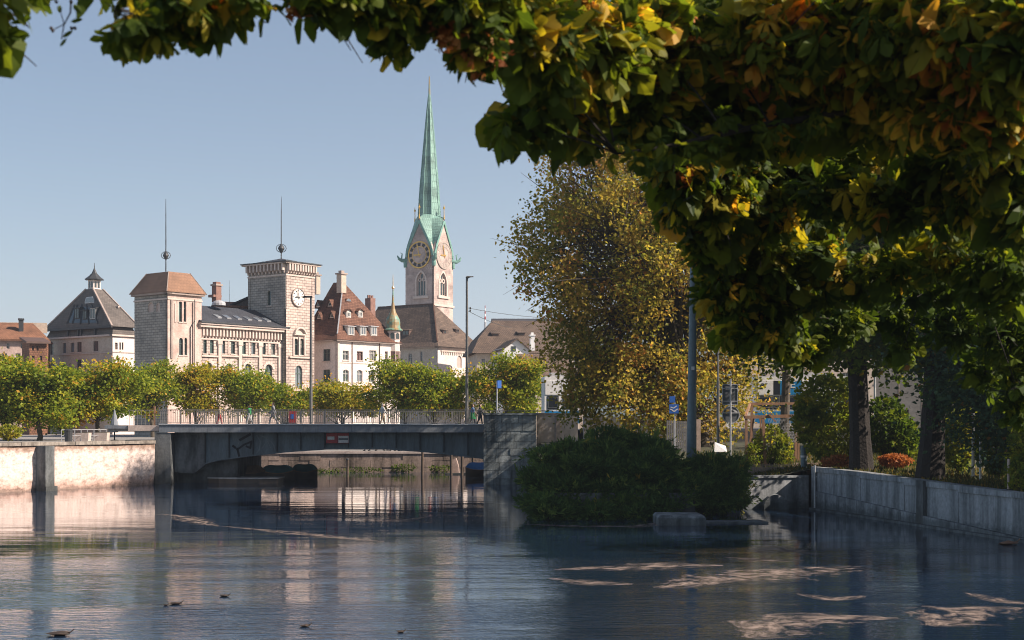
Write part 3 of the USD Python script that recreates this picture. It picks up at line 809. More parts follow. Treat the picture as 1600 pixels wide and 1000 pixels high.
for x in (357, 388.6, 419.5):
    s = WD.px(x); WD.bx("thin_pilaster", s - .1, zpx(WD, x, 554), s + .1, zc0 - .56, -.1, -.002, M["limestone"], T)
for (xa_, xb_) in ((314, 339.5), (345.2, 371.5), (377.3, 403), (408.5, 433.6)):
    za = zpx(WD, .5 * (xa_ + xb_), 555.2)
    WD.bx("sill_course", WD.px(xa_), za - .22, WD.px(xb_), za, -.24, -.002, M["limestone"], T)
for w in lower:                                              # archivolts of the lower windows
    s0, z0, s1, z1 = WD.rect(w[:4])
    o = opening(s0 - .42, z0, s1 + .42, z1 + .42, "arch").difference(opening(s0 - .02, z0 - 1, s1 + .02, z1 + .02, "arch")).intersection(sbox(-9, z1 - (s1 - s0) / 2, 99, 99))
    for k in range(7):
        cx, cz = (s0 + s1) / 2, z1 - (s1 - s0) / 2
        t0, t1 = math.pi * (k + .04) / 7, math.pi * (k + .96) / 7
        wedge = Polygon([(cx, cz), (cx + 9 * math.cos(t0), cz + 9 * math.sin(t0)), (cx + 9 * math.cos(t1), cz + 9 * math.sin(t1))])
        WD.put("arch_stone", o.intersection(wedge), -.1, -.002, M["limestone"], T)
dr = 5.6
zr = ZC + (HZ - 475.5) / F * (WD.P(2, 0, dr)[1])
f1 = [WD.P(-.5, zw + .7, -1.0), WD.P(WD.w, zw + .7, -1.0), WD.P(WD.w, zr, dr), WD.P(-.5, zr, dr)]
f2 = [WD.P(WD.w, zw + .7, 2 * dr + 1), WD.P(-.5, zw + .7, 2 * dr + 1), WD.P(-.5, zr, dr), WD.P(WD.w, zr, dr)]
rf = roof(T, "roof", thick([f1, f2], .18), M["slate"])
WD.put("gable_wall", Polygon([(0, 0), (1, 0), (1, 1)]), .01, .02, M["ashlar"], T) if False else None
Face(WD.P(WD.w - .01, 0, 0)[:2], WD.ang + math.pi / 2).put("gable_wall", Polygon([(0, GZ), (2 * dr, GZ), (2 * dr, zw + .5), (dr, zr - .25), (0, zw + .5)]), .02, .4, M["ashlar"], T)
nrm = np.cross(f1[1] - f1[0], f1[3] - f1[0]); nrm /= np.linalg.norm(nrm)
sl = (f1[3] - f1[0]) / np.linalg.norm(f1[3] - f1[0]); along = np.array([*WD.dir, 0])
for x in (335, 350, 367, 383, 398.5, 413):
    t = .36
    base = f1[0] * (1 - t) + f1[3] * t
    s = WD.px(x) + 1.6
    q = WD.P(s, 0, 0); q = np.array([q[0], q[1], 0]) + (base - np.array([*WD.P(-.5, 0, 0)[:2], 0]))
    fr = np.stack([along, sl, nrm], 1)
    m_ = MB(); m_.box(q + nrm * .08, [.75, 1.25, .16], 0, fr); p = m_.put("skylight", M["galvanised"], T)
    m_ = MB(); m_.box(q + nrm * .17, [.6, 1.1, .02], 0, fr); m_.put("pane", M["pane_sky"], p)
cq = W(338.5, 0, 203)
m_ = MB(); m_.box([cq[0], 203, W(0, 458, 203)[2]], [.95, .95, W(0, 446, 203)[2] - W(0, 474, 203)[2]], .9); p = m_.put("chimney", M["brick_chimney"], T)
m_ = MB(); m_.box([cq[0], 203, W(0, 445.5, 203)[2]], [1.25, 1.25, .25], .9); m_.put("chimney_cap", M["sandstone_trim"], p)
m_ = MB(); m_.box([cq[0], 203, W(0, 443, 203)[2]], [.8, .8, .4], .9); m_.box([cq[0] - .25, 203, W(0, 463, 203)[2]], [1.5, 1.2, .35], .9); m_.put("chimney_hood", M["brick_chimney"], p)
m_ = MB(); m_.lathe(W(342, 474, 202.5), [(1.0, -.3), (1.0, 0), (.8, .25), (.4, .42), (.05, .5)], 14); m_.put("roof_vent", M["galvanised"], T)
# a lower roof and a glazed slate gable behind the wing
T = thing("rear_building", "low brown roof and dark glazed slate gable behind the slate roofed wing", "building", (*W(372, 0, 214)[:2], 3))
B1 = Face(W(343, 0, 212)[:2], math.radians(20))
zb1 = W(0, 478, 212)[2]
B1.bx("wall", 0, GZ, 9, zb1, .3, 7.5, M["plaster_pink"], T)
roof(T, "roof", thick([[B1.P(-.4, zb1, -.2), B1.P(9, zb1, -.2), B1.P(9, zb1 + 1.0, 4), B1.P(-.4, zb1 + 1.0, 4)], [B1.P(9, zb1, 8), B1.P(-.4, zb1, 8), B1.P(-.4, zb1 + 1.0, 4), B1.P(9, zb1 + 1.0, 4)]]), M["tile_orange"])
B2 = Face(W(363, 0, 214)[:2], math.radians(-8))
g0, g1, gw = W(0, 474, 214)[2], W(0, 452, 214)[2], 5.2
B2.put("gable", Polygon([(.2, GZ), (gw, GZ), (gw, g1 - .45), (gw - .6, g1 - .3), (.2, g0 - .1)]), 0, 4, M["tram_dark"], T)
for s in np.arange(1.2, gw, .8):
    B2.bx("mullion", s, g0 - .5, s + .07, np.interp(s, [0, gw], [g0, g1]) - .35, -.06, -.003, M["frame_green"], T)
roof(T, "roof", thick([[B2.P(-.3, g0 - .2, -.5), B2.P(gw + .2, g1, -.5), B2.P(gw + .2, g1, 4.4), B2.P(-.3, g0 - .2, 4.4)]], .25), M["slate"])
m_ = MB(); m_.tube([W(358.5, 475, 210), W(358.5, 438, 210)], [.03, .015], 5); m_.put("aerial", M["iron"], T)

# --- clock tower
Yt = WD.P(WD.w, 0, -1.6)[1] - .2
R, L = block(447, Yt, 54, 491, 388)
T = thing("clock_tower", "square pale stone tower with a white clock, bracketed eaves and a flagpole", "building", (*R.O, 3))
ze = zpx(R, 447, 411.5)
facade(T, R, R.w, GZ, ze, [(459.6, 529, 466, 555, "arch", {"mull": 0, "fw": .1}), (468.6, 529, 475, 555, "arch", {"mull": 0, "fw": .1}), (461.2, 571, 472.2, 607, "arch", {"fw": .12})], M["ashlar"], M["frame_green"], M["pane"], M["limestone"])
facade(T, L, L.w - .002, GZ, ze, [(418, 454.5, 423.5, 477.5, "arch", {"mull": 0, "trans": 0})], M["ashlar_grey_shaded"], M["frame_green"], M["pane"], M["limestone"])
backs(T, R, L, ze, M["ashlar"])
P = plan(R, L)
for fc, n in ((R, 11), (L, 11)):
    zb = ze - 1.0
    for i in range(n):
        s = .2 + (fc.w - .4) * i / (n - 1)
        fc.bx("eaves_bracket", s - .13, zb, s + .13, ze, -.65, -.002, M["limestone"], T)
        fc.bx("bracket_foot", s - .11, zb - .35, s + .11, zb - .003, -.3, -.002, M["limestone"], T)
    fc.bx("eaves_board", -.72, ze + .003, fc.w + .72, ze + .2, -.72, .5, M["limestone"], T)
    fc.bx("string_course", -.08, ze - 1.75, fc.w + .08, ze - 1.5, -.1, -.002, M["limestone"], T)
    fc.bx("corner_strip", .002, ze - 6.6, .5, ze - 1.753, -.07, -.002, M["ashlar" if fc is R else "ashlar_grey_shaded"], T)
    fc.bx("corner_strip", fc.w - .5, ze - 6.6, fc.w, ze - 1.753, -.07, -.002, M["ashlar" if fc is R else "ashlar_grey_shaded"], T)
fa = frust(P, -.8, R.w + .8, -.8, L.w + .8, ze + .2, R.w / 2 - .05, R.w / 2 + .05, L.w / 2 - .05, L.w / 2 + .05, ze + 1.25)
rf = roof(T, "roof", fa, M["slate"])
R.bx("eaves_edge", -.86, ze + .203, R.w + .86, ze + .36, -.86, -.76, M["iron"], rf)
L.bx("eaves_edge", -.86, ze + .203, L.w + .7, ze + .36, -.86, -.76, M["iron"], rf)
top = P(R.w / 2, L.w / 2, ze + 1.2)
mast(T, top, np.array([top[0], top[1], W(0, 307, top[1])[2]]), .09, np.array([top[0], top[1], W(0, 388, top[1])[2]]), .5)


def clock(T, fc, c, r, d, face_m, num_m, hand_m, blocks=False, t=(8.9, 11.3), rim=None):
    """A round dial with twelve marks and two hands."""
    cir = lambda q: Point(c).buffer(q, 32)
    dial = fc.put("clock_dial", cir(r), d, d + .1, face_m, T)
    fc.put("rim", cir(r * 1.08).difference(cir(r * .985)), d - .09, d + .06, rim or num_m, dial)
    for k in range(12):
        an = math.pi / 2 - k * math.pi / 6
        if blocks:
            g = cir(r * .96).difference(cir(r * .70)).intersection(Polygon([c] + [(c[0] + 3 * r * math.cos(an + q), c[1] + 3 * r * math.sin(an + q)) for q in (-.16, .16)]))
        else:
            g = shapely.LineString([(c[0] + q * r * math.cos(an), c[1] + q * r * math.sin(an)) for q in (.7, .9)]).buffer(r * .035, cap_style=2)
        fc.put("hour_mark", g, d - .05, d - .003, num_m, dial)
    for hr, ln, wd in ((t[0], .52, .05), (t[1], .82, .035)):
        an = math.pi / 2 - hr * math.pi / 6
        g = shapely.LineString([(c[0] - .2 * r * math.cos(an), c[1] - .2 * r * math.sin(an)), (c[0] + ln * r * math.cos(an), c[1] + ln * r * math.sin(an))]).buffer(r * wd, cap_style=2)
        fc.put("hand", g, d - .12 - ln * .05, d - .08 - ln * .05, hand_m, dial)
    return dial


clock(T, R, R.px(465.3, 464.5), 1.27, -.14, M["clock_white"], M["iron"], M["iron"], t=(9.1, 11.4), rim=M["sandstone_trim"])
s, z = R.px(467.3, 520.5)
hood = Point((s, z - .35)).buffer(1.25, 24).intersection(sbox(-9, z - .1, 99, 99))
R.put("pediment", hood.difference(Point((s, z - .35)).buffer(1.02, 24)), -.45, -.002, M["limestone"], T)
R.put("pediment_panel", Point((s, z - .35)).buffer(1.01, 24).intersection(sbox(-9, z - .1, 99, 99)), -.08, -.002, M["limestone"], T)
R.bx("pediment_base", s - 1.25, z - .32, s + 1.25, z - .103, -.35, -.002, M["limestone"], T)
for y, zz_ in ((557.5, -.3), (608.5, -.35)):
    z = zpx(R, 467, y); R.bx("sill_course", .55, z - .22, R.w - .5, z, zz_, -.002, M["limestone"], T)
for x in (458.2, 467.0, 475.6):
    s = R.px(x); R.bx("colonnette", s - .13, zpx(R, x, 556), s + .13, zpx(R, x, 527), -.16, -.002, M["limestone"], T)

# --- brown tiled corner house with the onion turret
R, L = block(527, 212, 50, 620, 478)
T = thing("corner_house", "pale stone house with a steep red brown tiled roof, dormers and an onion turret", "building", (*R.O, 3))
ze = zpx(R, 527, 532.5)
pw = {"mull": 1, "fw": .09, "trans": 1}
facade(T, R, R.w, GZ, ze, [(535.6, 548, 545, 563, "rect", pw), (557.5, 549, 567, 563, "rect", {"pane": M["shutter"], "frame": M["frame_brown"]}), (577, 547.5, 588, 563.5, "rect", {"mull": 2}), (536, 577.5, 545, 597, "seg", pw), (557.5, 578, 566.5, 597, "seg", pw), (576.2, 578.5, 585, 597.5, "seg", pw), (601.5, 549, 606, 564, "rect", {"pane": M["shutter"], "mull": 0})], M["plaster_white"], M["frame_white"], M["pane"], M["limestone"])
facade(T, L, L.w - .002, GZ, ze, [(505, 545.5, 516, 564, "rect", pw), (505, 577.5, 516, 597, "rect", pw)], M["plaster_white"], M["frame_green"], M["pane"], M["limestone"])
backs(T, R, L, ze, M["plaster_white"])
for fc in (R, L):
    fc.bx("eaves_board", -.55, ze + .003, fc.w + .5, ze + .16, -.55, .45, M["limestone"], T)
for y in (567, 602):
    z = zpx(R, 560, y); R.bx("string_course", 0, z - .12, R.w, z, -.08, -.002, M["limestone"], T)
for x in (526.3, 548.8, 591.5):
    s = R.px(x + .8); R.bx("drainpipe" if x > 540 else "corner_strip", s, GZ, s + (.1 if x > 540 else .35), ze - .01, -.12, -.002, M["frame_brown" if x > 540 else "limestone"], T)
P = plan(R, L)
Y2 = P(R.w / 2, R.w / 2, 0)[1]
zr = W(0, 441, Y2)[2]
e = .7
h2 = R.w / 2
ap, ap2 = P(h2, h2 * .86, zr), P(h2, L.w + e, zr)
zk = ze + 1.1
rfc = [[P(-e, -e, ze + .17), P(R.w + e, -e, ze + .17), P(R.w - .25, .25, zk), P(.25, .25, zk)], [P(-e, L.w + e, ze + .17), P(-e, -e, ze + .17), P(.25, .25, zk), P(.25, L.w + e, zk)],
       [P(R.w + e, -e, ze + .17), P(R.w + e, L.w + e, ze + .17), P(R.w - .25, L.w + e, zk), P(R.w - .25, .25, zk)],
       [P(.25, .25, zk), P(R.w - .25, .25, zk), ap], [P(.25, L.w + e, zk), P(.25, .25, zk), ap, ap2], [P(R.w - .25, .25, zk), P(R.w - .25, L.w + e, zk), ap2, ap],
       [P(-e, L.w + e, ze + .17), P(.25, L.w + e, zk), ap2, P(R.w - .25, L.w + e, zk), P(R.w + e, L.w + e, ze + .17)]]
rf = roof(T, "roof", rfc, M["tile_brown"])
m_ = MB(); m_.bar(P(.22, .22, zk), ap, .16); m_.put("hip_ridge", M["galvanised"], rf)


def on_roof(fc, tri, px, py):
    """The point of the plane through tri that the photograph shows at px, py."""
    n = np.cross(tri[1] - tri[0], tri[2] - tri[0])
    d = np.array([(px - 800) / F, 1.0, -(py - HZ) / F]); o = np.array([0, 0, ZC])
    return o + d * (np.dot(tri[0] - o, n) / np.dot(d, n))


def dormer(T, tri, px, py, w, h, kind, fdir, wall, rfm, pane=None, frame=None, depth=None):
    """A dormer at the bottom-front point px, py on a roof plane; fdir = angle along the eaves (left to right)."""
    q = on_roof(None, [np.asarray(x, float) for x in tri], px, py)
    fc = Face(q[:2] - w / 2 * np.array([math.cos(fdir), math.sin(fdir)]), fdir)
    z = q[2]
    dep = depth or h * 1.4
    if kind == "tri":
        g = Polygon([(0, z), (w, z), (w / 2, z + h)])
        p = fc.put("dormer", g.buffer(-.02), -.06, dep, wall, T)
        fc.put("pane", g.buffer(-.16), -.1, -.063, pane or M["pane"], p)
        roof(p, "dormer_roof", thick([[fc.P(-.2, z - .1, -.25), fc.P(w / 2, z + h + .08, -.25), fc.P(w / 2, z + h + .08, dep), fc.P(-.2, z - .1, dep)][::-1], [fc.P(w / 2, z + h + .08, -.25), fc.P(w + .2, z - .1, -.25), fc.P(w + .2, z - .1, dep), fc.P(w / 2, z + h + .08, dep)][::-1]], .09), rfm)
    elif kind == "eye":
        g = Point((w / 2, z)).buffer(w / 2, 16).intersection(sbox(-1, z, w + 1, z + h))
        p = fc.put("dormer", g, -.05, dep, rfm, T)
        fc.put("pane", g.buffer(-.13), -.09, -.053, pane or M["pane"], p)
    else:
        p = fc.bx("dormer", 0, z - .3, w, z + h, -.05, dep, wall, T)
        o = sbox(.12, z + .05, w - .12, z + h - .12)
        fr = unary_union([o.difference(o.buffer(-.1)), sbox(w / 2 - .05, z + .05, w / 2 + .05, z + h - .12)])
        fc.put("pane", o, -.075, -.053, pane or M["pane"], p)
        fc.put("window_frame", fr, -.13, -.078, frame or M["frame_white"], p)
        if kind == "gable":
            ap_ = fc.P(w / 2, z + h + w * .4, 0)
            roof(p, "dormer_roof", thick([[fc.P(-.2, z + h - .05, -.3), fc.P(w / 2, z + h + w * .42, -.3), fc.P(w / 2, z + h + w * .42, dep), fc.P(-.2, z + h - .05, dep)][::-1], [fc.P(w / 2, z + h + w * .42, -.3), fc.P(w + .2, z + h - .05, -.3), fc.P(w + .2, z + h - .05, dep), fc.P(w / 2, z + h + w * .42, dep)][::-1]], .1), rfm)
            fc.put("gable", Polygon([(0, z + h + .002), (w, z + h + .002), (w / 2, z + h + w * .36)]), -.02, .2, wall, p)
        else:
            roof(p, "dormer_roof", thick([[fc.P(-.18, z + h + .02, -.3), fc.P(w + .18, z + h + .02, -.3), fc.P(w + .18, z + h + .35, dep + .4), fc.P(-.18, z + h + .35, dep + .4)]], .1), rfm)
    return p


LF, RF = rfc[4], rfc[3]
la, ra = L.ang, R.ang
for x, y in ((497.5, 480), (516, 479), (499, 498.5), (519, 497)):
    dormer(T, LF, x, y, 1.15, 1.05, "tri", la, M["frame_white"], M["tile_brown"])
dormer(T, RF, 544.5, 472, 1.3, .65, "eye", ra, M["frame_white"], M["tile_brown"], pane=M["pane_sky"])
for x, y in ((544.5, 495.5), (563, 495)):
    dormer(T, RF, x, y, 1.0, .9, "gable", ra, M["frame_white"], M["tile_brown"])
for x in (548.3, 567, 584):
    dormer(T, RF, x, 524, 1.35, 1.4, "flat", ra, M["frame_white"], M["galvanised"], pane=M["pane_sky"])
for cx, y0, y1, w in ((533.5, 429, 450, 1.05), (494.5, 431, 452, .85)):
    Yc = 219 if cx > 520 else 222
    c = W(cx, 0, Yc); z0, z1 = W(0, y1 + 8, Yc)[2], W(0, y0, Yc)[2]
    m_ = MB(); m_.box([c[0], Yc, (z0 + z1) / 2], [w, w, z1 - z0], .9); p = m_.put("chimney", M["plaster_cream"], T)
    m_ = MB(); m_.box([c[0], Yc, z1 + .1], [w + .35, w + .35, .22], .9); m_.box([c[0], Yc, z1 + .4], [w * .6, w * .6, .4], .9); m_.put("chimney_cap", M["sandstone_trim"], p)
c = W(578.5, 0, 232); z0, z1 = W(0, 500, 232)[2], W(0, 466, 232)[2]
m_ = MB(); m_.box([c[0], 232, (z0 + z1) / 2], [1.1, 1.3, z1 - z0], .87); p = m_.put("chimney", M["brick_chimney"], T)
m_ = MB()
for k in (-.3, 0, .3):
    m_.box([c[0] + k, 232 + k, z1 + .25], [.25, .25, .5], .87)
m_.put("chimney_pots", M["brick_chimney"], p)
# the turret: a part of the house, its pieces sub-parts
tc = R.P(R.w - .1, 0, .2); Yq = tc[1]; tc = np.array([W(614, 0, Yq)[0], Yq, 0])
pr = lambda y: W(0, y, Yq)[2]
rr = 13.2 / F * Yq * .86
m_ = MB(); m_.lathe(tc, [(rr, GZ), (rr, pr(536)), (rr * .99, pr(517))], 8, math.pi / 8); tu = m_.put("turret", M["plaster_white"], T)
for k in range(8):
    an = k * math.pi / 4
    c = tc[:2] + rr * .924 * np.array([math.cos(an), math.sin(an)])
    fc = Face(c, an + math.pi / 2)
    if fc.inw @ np.array([0, 1.0]) < -.2:
        continue
    o = opening(-.42, pr(531), .42, pr(519.5), "arch")
    fc.put("turret_window", o.difference(o.buffer(-.09)), -.06, -.001, M["limestone"], tu)
    fc.put("turret_pane", o.buffer(-.09), -.03, -.001, M["pane"], tu)
    o = sbox(-.4, pr(566), .4, pr(549.5))
    fc.put("turret_shutter", o, -.03, -.001, M["shutter"], tu)
    fc.put("turret_window", o.buffer(.1, join_style=2).difference(o.buffer(.002, join_style=2)), -.07, -.001, M["limestone"], tu)
pw_ = lambda p_: p_ / F * Yq
m_ = MB(); m_.lathe(tc, [(rr * 1.02, pr(517.4)), (pw_(15.5), pr(516.5)), (pw_(15.5), pr(515.4)), (pw_(12), pr(513))], 16); m_.put("turret_eaves", M["copper_rust"], tu)
m_ = MB(); m_.lathe(tc, [(pw_(11.8), pr(513)), (pw_(11.2), pr(509)), (pw_(11.3), pr(504)), (pw_(10.4), pr(499)), (pw_(8), pr(494)), (pw_(5.2), pr(489)), (pw_(3.4), pr(483)), (pw_(2.2), pr(475)), (pw_(1.4), pr(466)), (pw_(.8), pr(452))], 16); m_.put("onion_dome", M["copper_rust"], tu)
m_ = MB(); m_.lathe(tc, [(pw_(.7), pr(452)), (pw_(2), pr(450.5)), (pw_(2.2), pr(449.3)), (pw_(1.6), pr(447.8)), (pw_(.5), pr(447)), (pw_(.45), pr(440)), (pw_(.15), pr(429))], 10); m_.put("finial", M["gold"], tu)

# --- church: hall and tower
R, L = block(684, 288, 55, 751, 560)
T = thing("church_hall", "white walled church with a large grey brown hipped tile roof", "church", (*R.O, 3))
ze = zpx(R, 684, 543)
facade(T, R, R.w, GZ, ze, [(714, 556, 721.5, 575, "arch", {"pane": M["blocked"], "mull": 0, "trans": 0, "frame": M["limestone"], "depth": .2}), (701, 571, 707, 588, "arch", {"pane": M["blocked"], "mull": 0, "trans": 0, "frame": M["limestone"], "depth": .2}), (729, 571, 735, 588, "arch", {"pane": M["blocked"], "mull": 0, "trans": 0, "frame": M["limestone"], "depth": .2})], M["plaster_white"], M["frame_white"], M["pane"])
facade(T, L, L.w - .002, GZ, ze, [(656.5, 549, 660, 566, "rect", {"pane": M["pane_sky"], "mull": 0}), (638, 552, 644, 570, "arch"), (622, 552, 627, 570, "arch")], M["plaster_cream"], M["frame_white"], M["pane"])
backs(T, R, L, ze, M["plaster_white"])
zc_ = zpx(R, 715, 551)
for i in range(18):
    s = 1.3 + (R.w - 2.2) * i / 17
    R.bx("corbel", s - .12, zc_ - .55, s + .12, zc_, -.18, -.002, M["limestone"], T)
R.bx("string_course", 1, zc_ + .003, R.w - .6, zc_ + .3, -.22, -.002, M["limestone"], T)
for fc in (R, L):
    fc.bx("eaves_board", -.5, ze + .003, fc.w + .4, ze + .22, -.5, .4, M["limestone"], T)
P = plan(R, L); e = .9; h2 = R.w / 2
zr = W(0, 475, P(h2, h2, 0)[1])[2]
ap, ap2 = P(h2, h2 * .94, zr), P(h2, L.w + e, zr)
zk = ze + 1.2
rfc = [[P(-e, -e, ze + .2), P(R.w + e, -e, ze + .2), P(R.w - .4, .4, zk), P(.4, .4, zk)], [P(-e, L.w + e, ze + .2), P(-e, -e, ze + .2), P(.4, .4, zk), P(.4, L.w + e, zk)],
       [P(R.w + e, -e, ze + .2), P(R.w + e, L.w + e, ze + .2), P(R.w - .4, L.w + e, zk), P(R.w - .4, .4, zk)],
       [P(.4, .4, zk), P(R.w - .4, .4, zk), ap], [P(.4, L.w + e, zk), P(.4, .4, zk), ap, ap2], [P(R.w - .4, .4, zk), P(R.w - .4, L.w + e, zk), ap2, ap],
       [P(-e, L.w + e, ze + .2), P(.4, L.w + e, zk), ap2, P(R.w - .4, L.w + e, zk), P(R.w + e, L.w + e, ze + .2)]]
rf = roof(T, "roof", rfc, M["tile_grey"])
m_ = MB(); m_.bar(P(.37, .37, zk), ap, .22); m_.bar(ap + [0, 0, .02], ap2 + [0, 0, .02], .22); m_.put("ridge_tiles", M["tile_orange"], rf)
for x, y in ((694.5, 521.5), (714.5, 520.5)):
    dormer(T, rfc[3], x, y, 1.15, .75, "flat", R.ang, M["frame_brown"], M["tile_grey"], frame=M["frame_brown"])
dormer(T, rfc[4], 634, 524, 1.9, 1.1, "flat", L.ang, M["frame_brown"], M["tile_grey"], frame=M["frame_brown"])

R, L = block(678, 335, 59, 707.5, 633)
T = thing("church_tower", "tall church tower with clock faces under a slender green copper spire", "church tower", (*R.O, 3))
zg, zc_ = zpx(R, 678, 338), zpx(R, 678, 407)
hw = (R.w + L.w) / 4
Wt = 2 * hw
R.w = L.w = Wt
L.O = R.O + Wt * R.inw
gp = [(1.0, 0), (.985, .12), (.93, .25), (.81, .38), (.63, .52), (.44, .66), (.26, .79), (.11, .91), (0.0, 1.0)]
def gable_poly():
    p = [(0, GZ)] + [(Wt, GZ)] + [(hw + hw * a, zc_ + (zg - zc_) * t) for a, t in gp] + [(hw - hw * a, zc_ + (zg - zc_) * t) for a, t in gp[-2::-1]]
    return Polygon(p)
gpoly = gable_poly()
for fc, wn, stone in ((R, (686.8, 424.5, 697.6, 462.5), "tower_stone"), (L, (651, 424, 664.8, 462.5), "tower_stone")):
    b = fc.rect(wn)
    o = opening(*b, "gothic")
    s_ = gpoly.difference(o).intersection(sbox(0 if fc is R else -1, 0, Wt - (.002 if fc is L else 0), 999))
    fc.put("wall", s_, 0, .55, M[stone], T)
    win = window(T and fc, o, b, T, M["limestone"], M["pane"], depth=.5, mull=2, trans=0, fw=.22)
    o2 = opening(b[0] - .45, b[1], b[2] + .45, b[3] + .6, "gothic").difference(o.buffer(.02))
    fc.put("window_moulding", o2, -.1, -.002, M["limestone"], T)
    fc.bx("window_sill", b[0] - .9, b[1] - .6, b[2] + .9, b[1] - .01, -.35, -.002, M["limestone"], T)
    for k in (-1, 1):
        cc = ((b[0] + b[2]) / 2 + k * (b[2] - b[0]) * .22, b[3] - (b[2] - b[0]) * .75)
        fc.put("tracery", Point(cc).buffer((b[2] - b[0]) * .2, 12).difference(Point(cc).buffer((b[2] - b[0]) * .1, 12)).intersection(o), .3, .42, M["limestone"], win)
    zq = zpx(R, 690, 477.5)
    fc.bx("string_course", -.2, zq - .25, Wt + .2, zq + .25, -.25, -.002, M["limestone"], T)
    # copper verge along the gable
    rim = gpoly.buffer(.02).difference(gpoly.buffer(-.55)).intersection(sbox(-2, zc_ + 1.2, Wt + 2, zg - .6))
    fc.put("verge", rim, -.25, -.002, M["copper_plain"], T)
for q, fc in ((1, Face(R.O + Wt * R.dir, R.ang + math.pi / 2)), (2, Face(R.O + Wt * R.dir + Wt * R.inw, R.ang + math.pi))):
    fc.put("wall", gpoly.intersection(sbox(.002, 0, Wt - (.56 if q == 2 else .002), 999)).intersection(sbox(.56 if q == 1 else .002, 0, 99, 999)), 0, .5, M["tower_stone"], T)
cs = (hw, zpx(L, 655.4, 398.2))
dl = clock(T, L, cs, 3.0, -.16, M["tower_stone"], M["clock_black"], M["gold"], True, (8.95, 11.55), rim=M["gold"])
L.put("inner_ring", Point(cs).buffer(3.0 * .7, 40).difference(Point(cs).buffer(3.0 * .66, 40)), -.21, -.163, M["gold"], dl)
dl = clock(T, R, cs, 3.0, -.16, M["tower_stone"], M["clock_pale"], M["gold"], True, (8.95, 11.55), rim=M["clock_pale"])
R.put("inner_ring", Point(cs).buffer(3.0 * .7, 40).difference(Point(cs).buffer(3.0 * .66, 40)), -.21, -.163, M["clock_pale"], dl)
zd = zpx(L, 650, 422)
for txt, s in (("17", hw - 3.35), ("32", hw + 1.75)):
    tm = meshkit.text_mesh(txt, 1.25, .06)
    v = np.asarray(tm.vertices)
    q = L.O + (v[:, :1] + s) * L.dir + (-.01 - v[:, 2:3]) * L.inw
    put("date_figures", (np.column_stack([q, v[:, 1] + zd]), np.asarray(tm.faces)), M["limestone"], T)
P = plan(R, L)
cx = P(hw, hw, 0)
ring = []
def ring_pts(z, w, m, h):
    loc = [(h, -w), (h, w), (m, m), (w, h), (-w, h), (-m, m), (-h, w), (-h, -w), (-m, -m), (-w, -h), (w, -h), (m, -m)]
    return [P(hw + a, hw + b, z) for a, b in loc]
V, n = [], 0
ts = np.linspace(0, 1, 17)
for t in ts:
    w = hw * np.interp(t, [b for a, b in gp], [a for a, b in gp])
    m = hw * (1 - .52 * min(1, t * 1.02) ** .72)
    V.append(ring_pts(zc_ + (zg - zc_) * t, max(w, .02) + .06, max(m, 0) + (.05 if t < .05 else .0), hw + .12))
R0 = hw * .66
FF = []
for i in range(len(V) - 1):
    for j in range(12):
        FF.append([V[i][j], V[i][(j + 1) % 12], V[i + 1][(j + 1) % 12], V[i + 1][j]])
# the star at the gable tops closes up to the octagon
FFb = [f for f in FF if True]
face_skip = [0, 3, 6, 9]                     # the stretches that lie in the gable walls stay open
FF = [f for k, f in enumerate(FF) if (k % 12) not in face_skip]
zo = zg + 1.0
octo = lambda r, z: [P(hw + r * math.cos(k * math.pi / 4), hw + r * math.sin(k * math.pi / 4), z) for k in range(8)]
o8 = octo(R0, zo)
Vt_ = V[-1]
star = [(0, Vt_[0], Vt_[1]), (1, Vt_[2], None), (2, Vt_[3], Vt_[4]), (3, Vt_[5], None), (4, Vt_[6], Vt_[7]), (5, Vt_[8], None), (6, Vt_[9], Vt_[10]), (7, Vt_[11], None)]
# V ring order: (h,-w),(h,w)=face 0 | (m,m)=diag 1 | (w,h),(-w,h)=face 2 | ...
for k in (0, 2, 4, 6):
    a0, a1 = star[k][1], star[k][2]
    FF.append([a0, a1, o8[k]])
    d1, d0 = star[(k + 1) % 8][1], star[(k - 1) % 8][1]
    FF.append([a1, d1, o8[(k + 1) % 8], o8[k]])
    FF.append([d0, a0, o8[k], o8[(k - 1) % 8]])
zs = [zo, zpx(R, 678, 290), zpx(R, 678, 240), zpx(R, 678, 195), zpx(R, 678, 165), zpx(R, 678, 143)]
pxm = 335 / F
rsp = [R0, 15.4 * pxm, 11.2 * pxm, 7.2 * pxm, 4.4 * pxm, 2.1 * pxm]
sp = roof(T, "spire_base", FF, M["copper"])
seg = []
for i in range(len(zs) - 1):
    a, b = octo(rsp[i], zs[i]), octo(rsp[i + 1], zs[i + 1])
    seg += [[a[k], a[(k + 1) % 8], b[(k + 1) % 8], b[k]] for k in range(8)]
sp = roof(T, "spire", seg, M["copper"])
m_ = MB()
for k in range(8):
    m_.tube([octo(rsp[i] + .02, zs[i])[k] for i in range(len(zs))], [.11, .1, .09, .08, .06, .04], 5)
m_.put("spire_ribs", M["copper_plain"], sp)
m_ = MB(); c = P(hw, hw, 0); m_.lathe([c[0], c[1], 0], [(rsp[-1] * 1.05, zs[-1]), (.26, zs[-1] + .6), (.2, zpx(R, 678, 125)), (.12, zpx(R, 678, 110))], 8); m_.put("spire_tip", M["copper_rust"], sp)
for (a, b) in ((hw, -.12), (-.12, hw), (Wt + .12, hw), (hw, Wt + .12)):
    q = P(a, b, zg + .1); m_ = MB(); m_.lathe(q, [(.22, -.3), (.14, .5), (.09, .8), (.08, 2.0), (.24, 2.3), (.24, 2.5), (.07, 2.8), (.02, 3.3)], 8); m_.put("gable_finial", M["gold"], T)
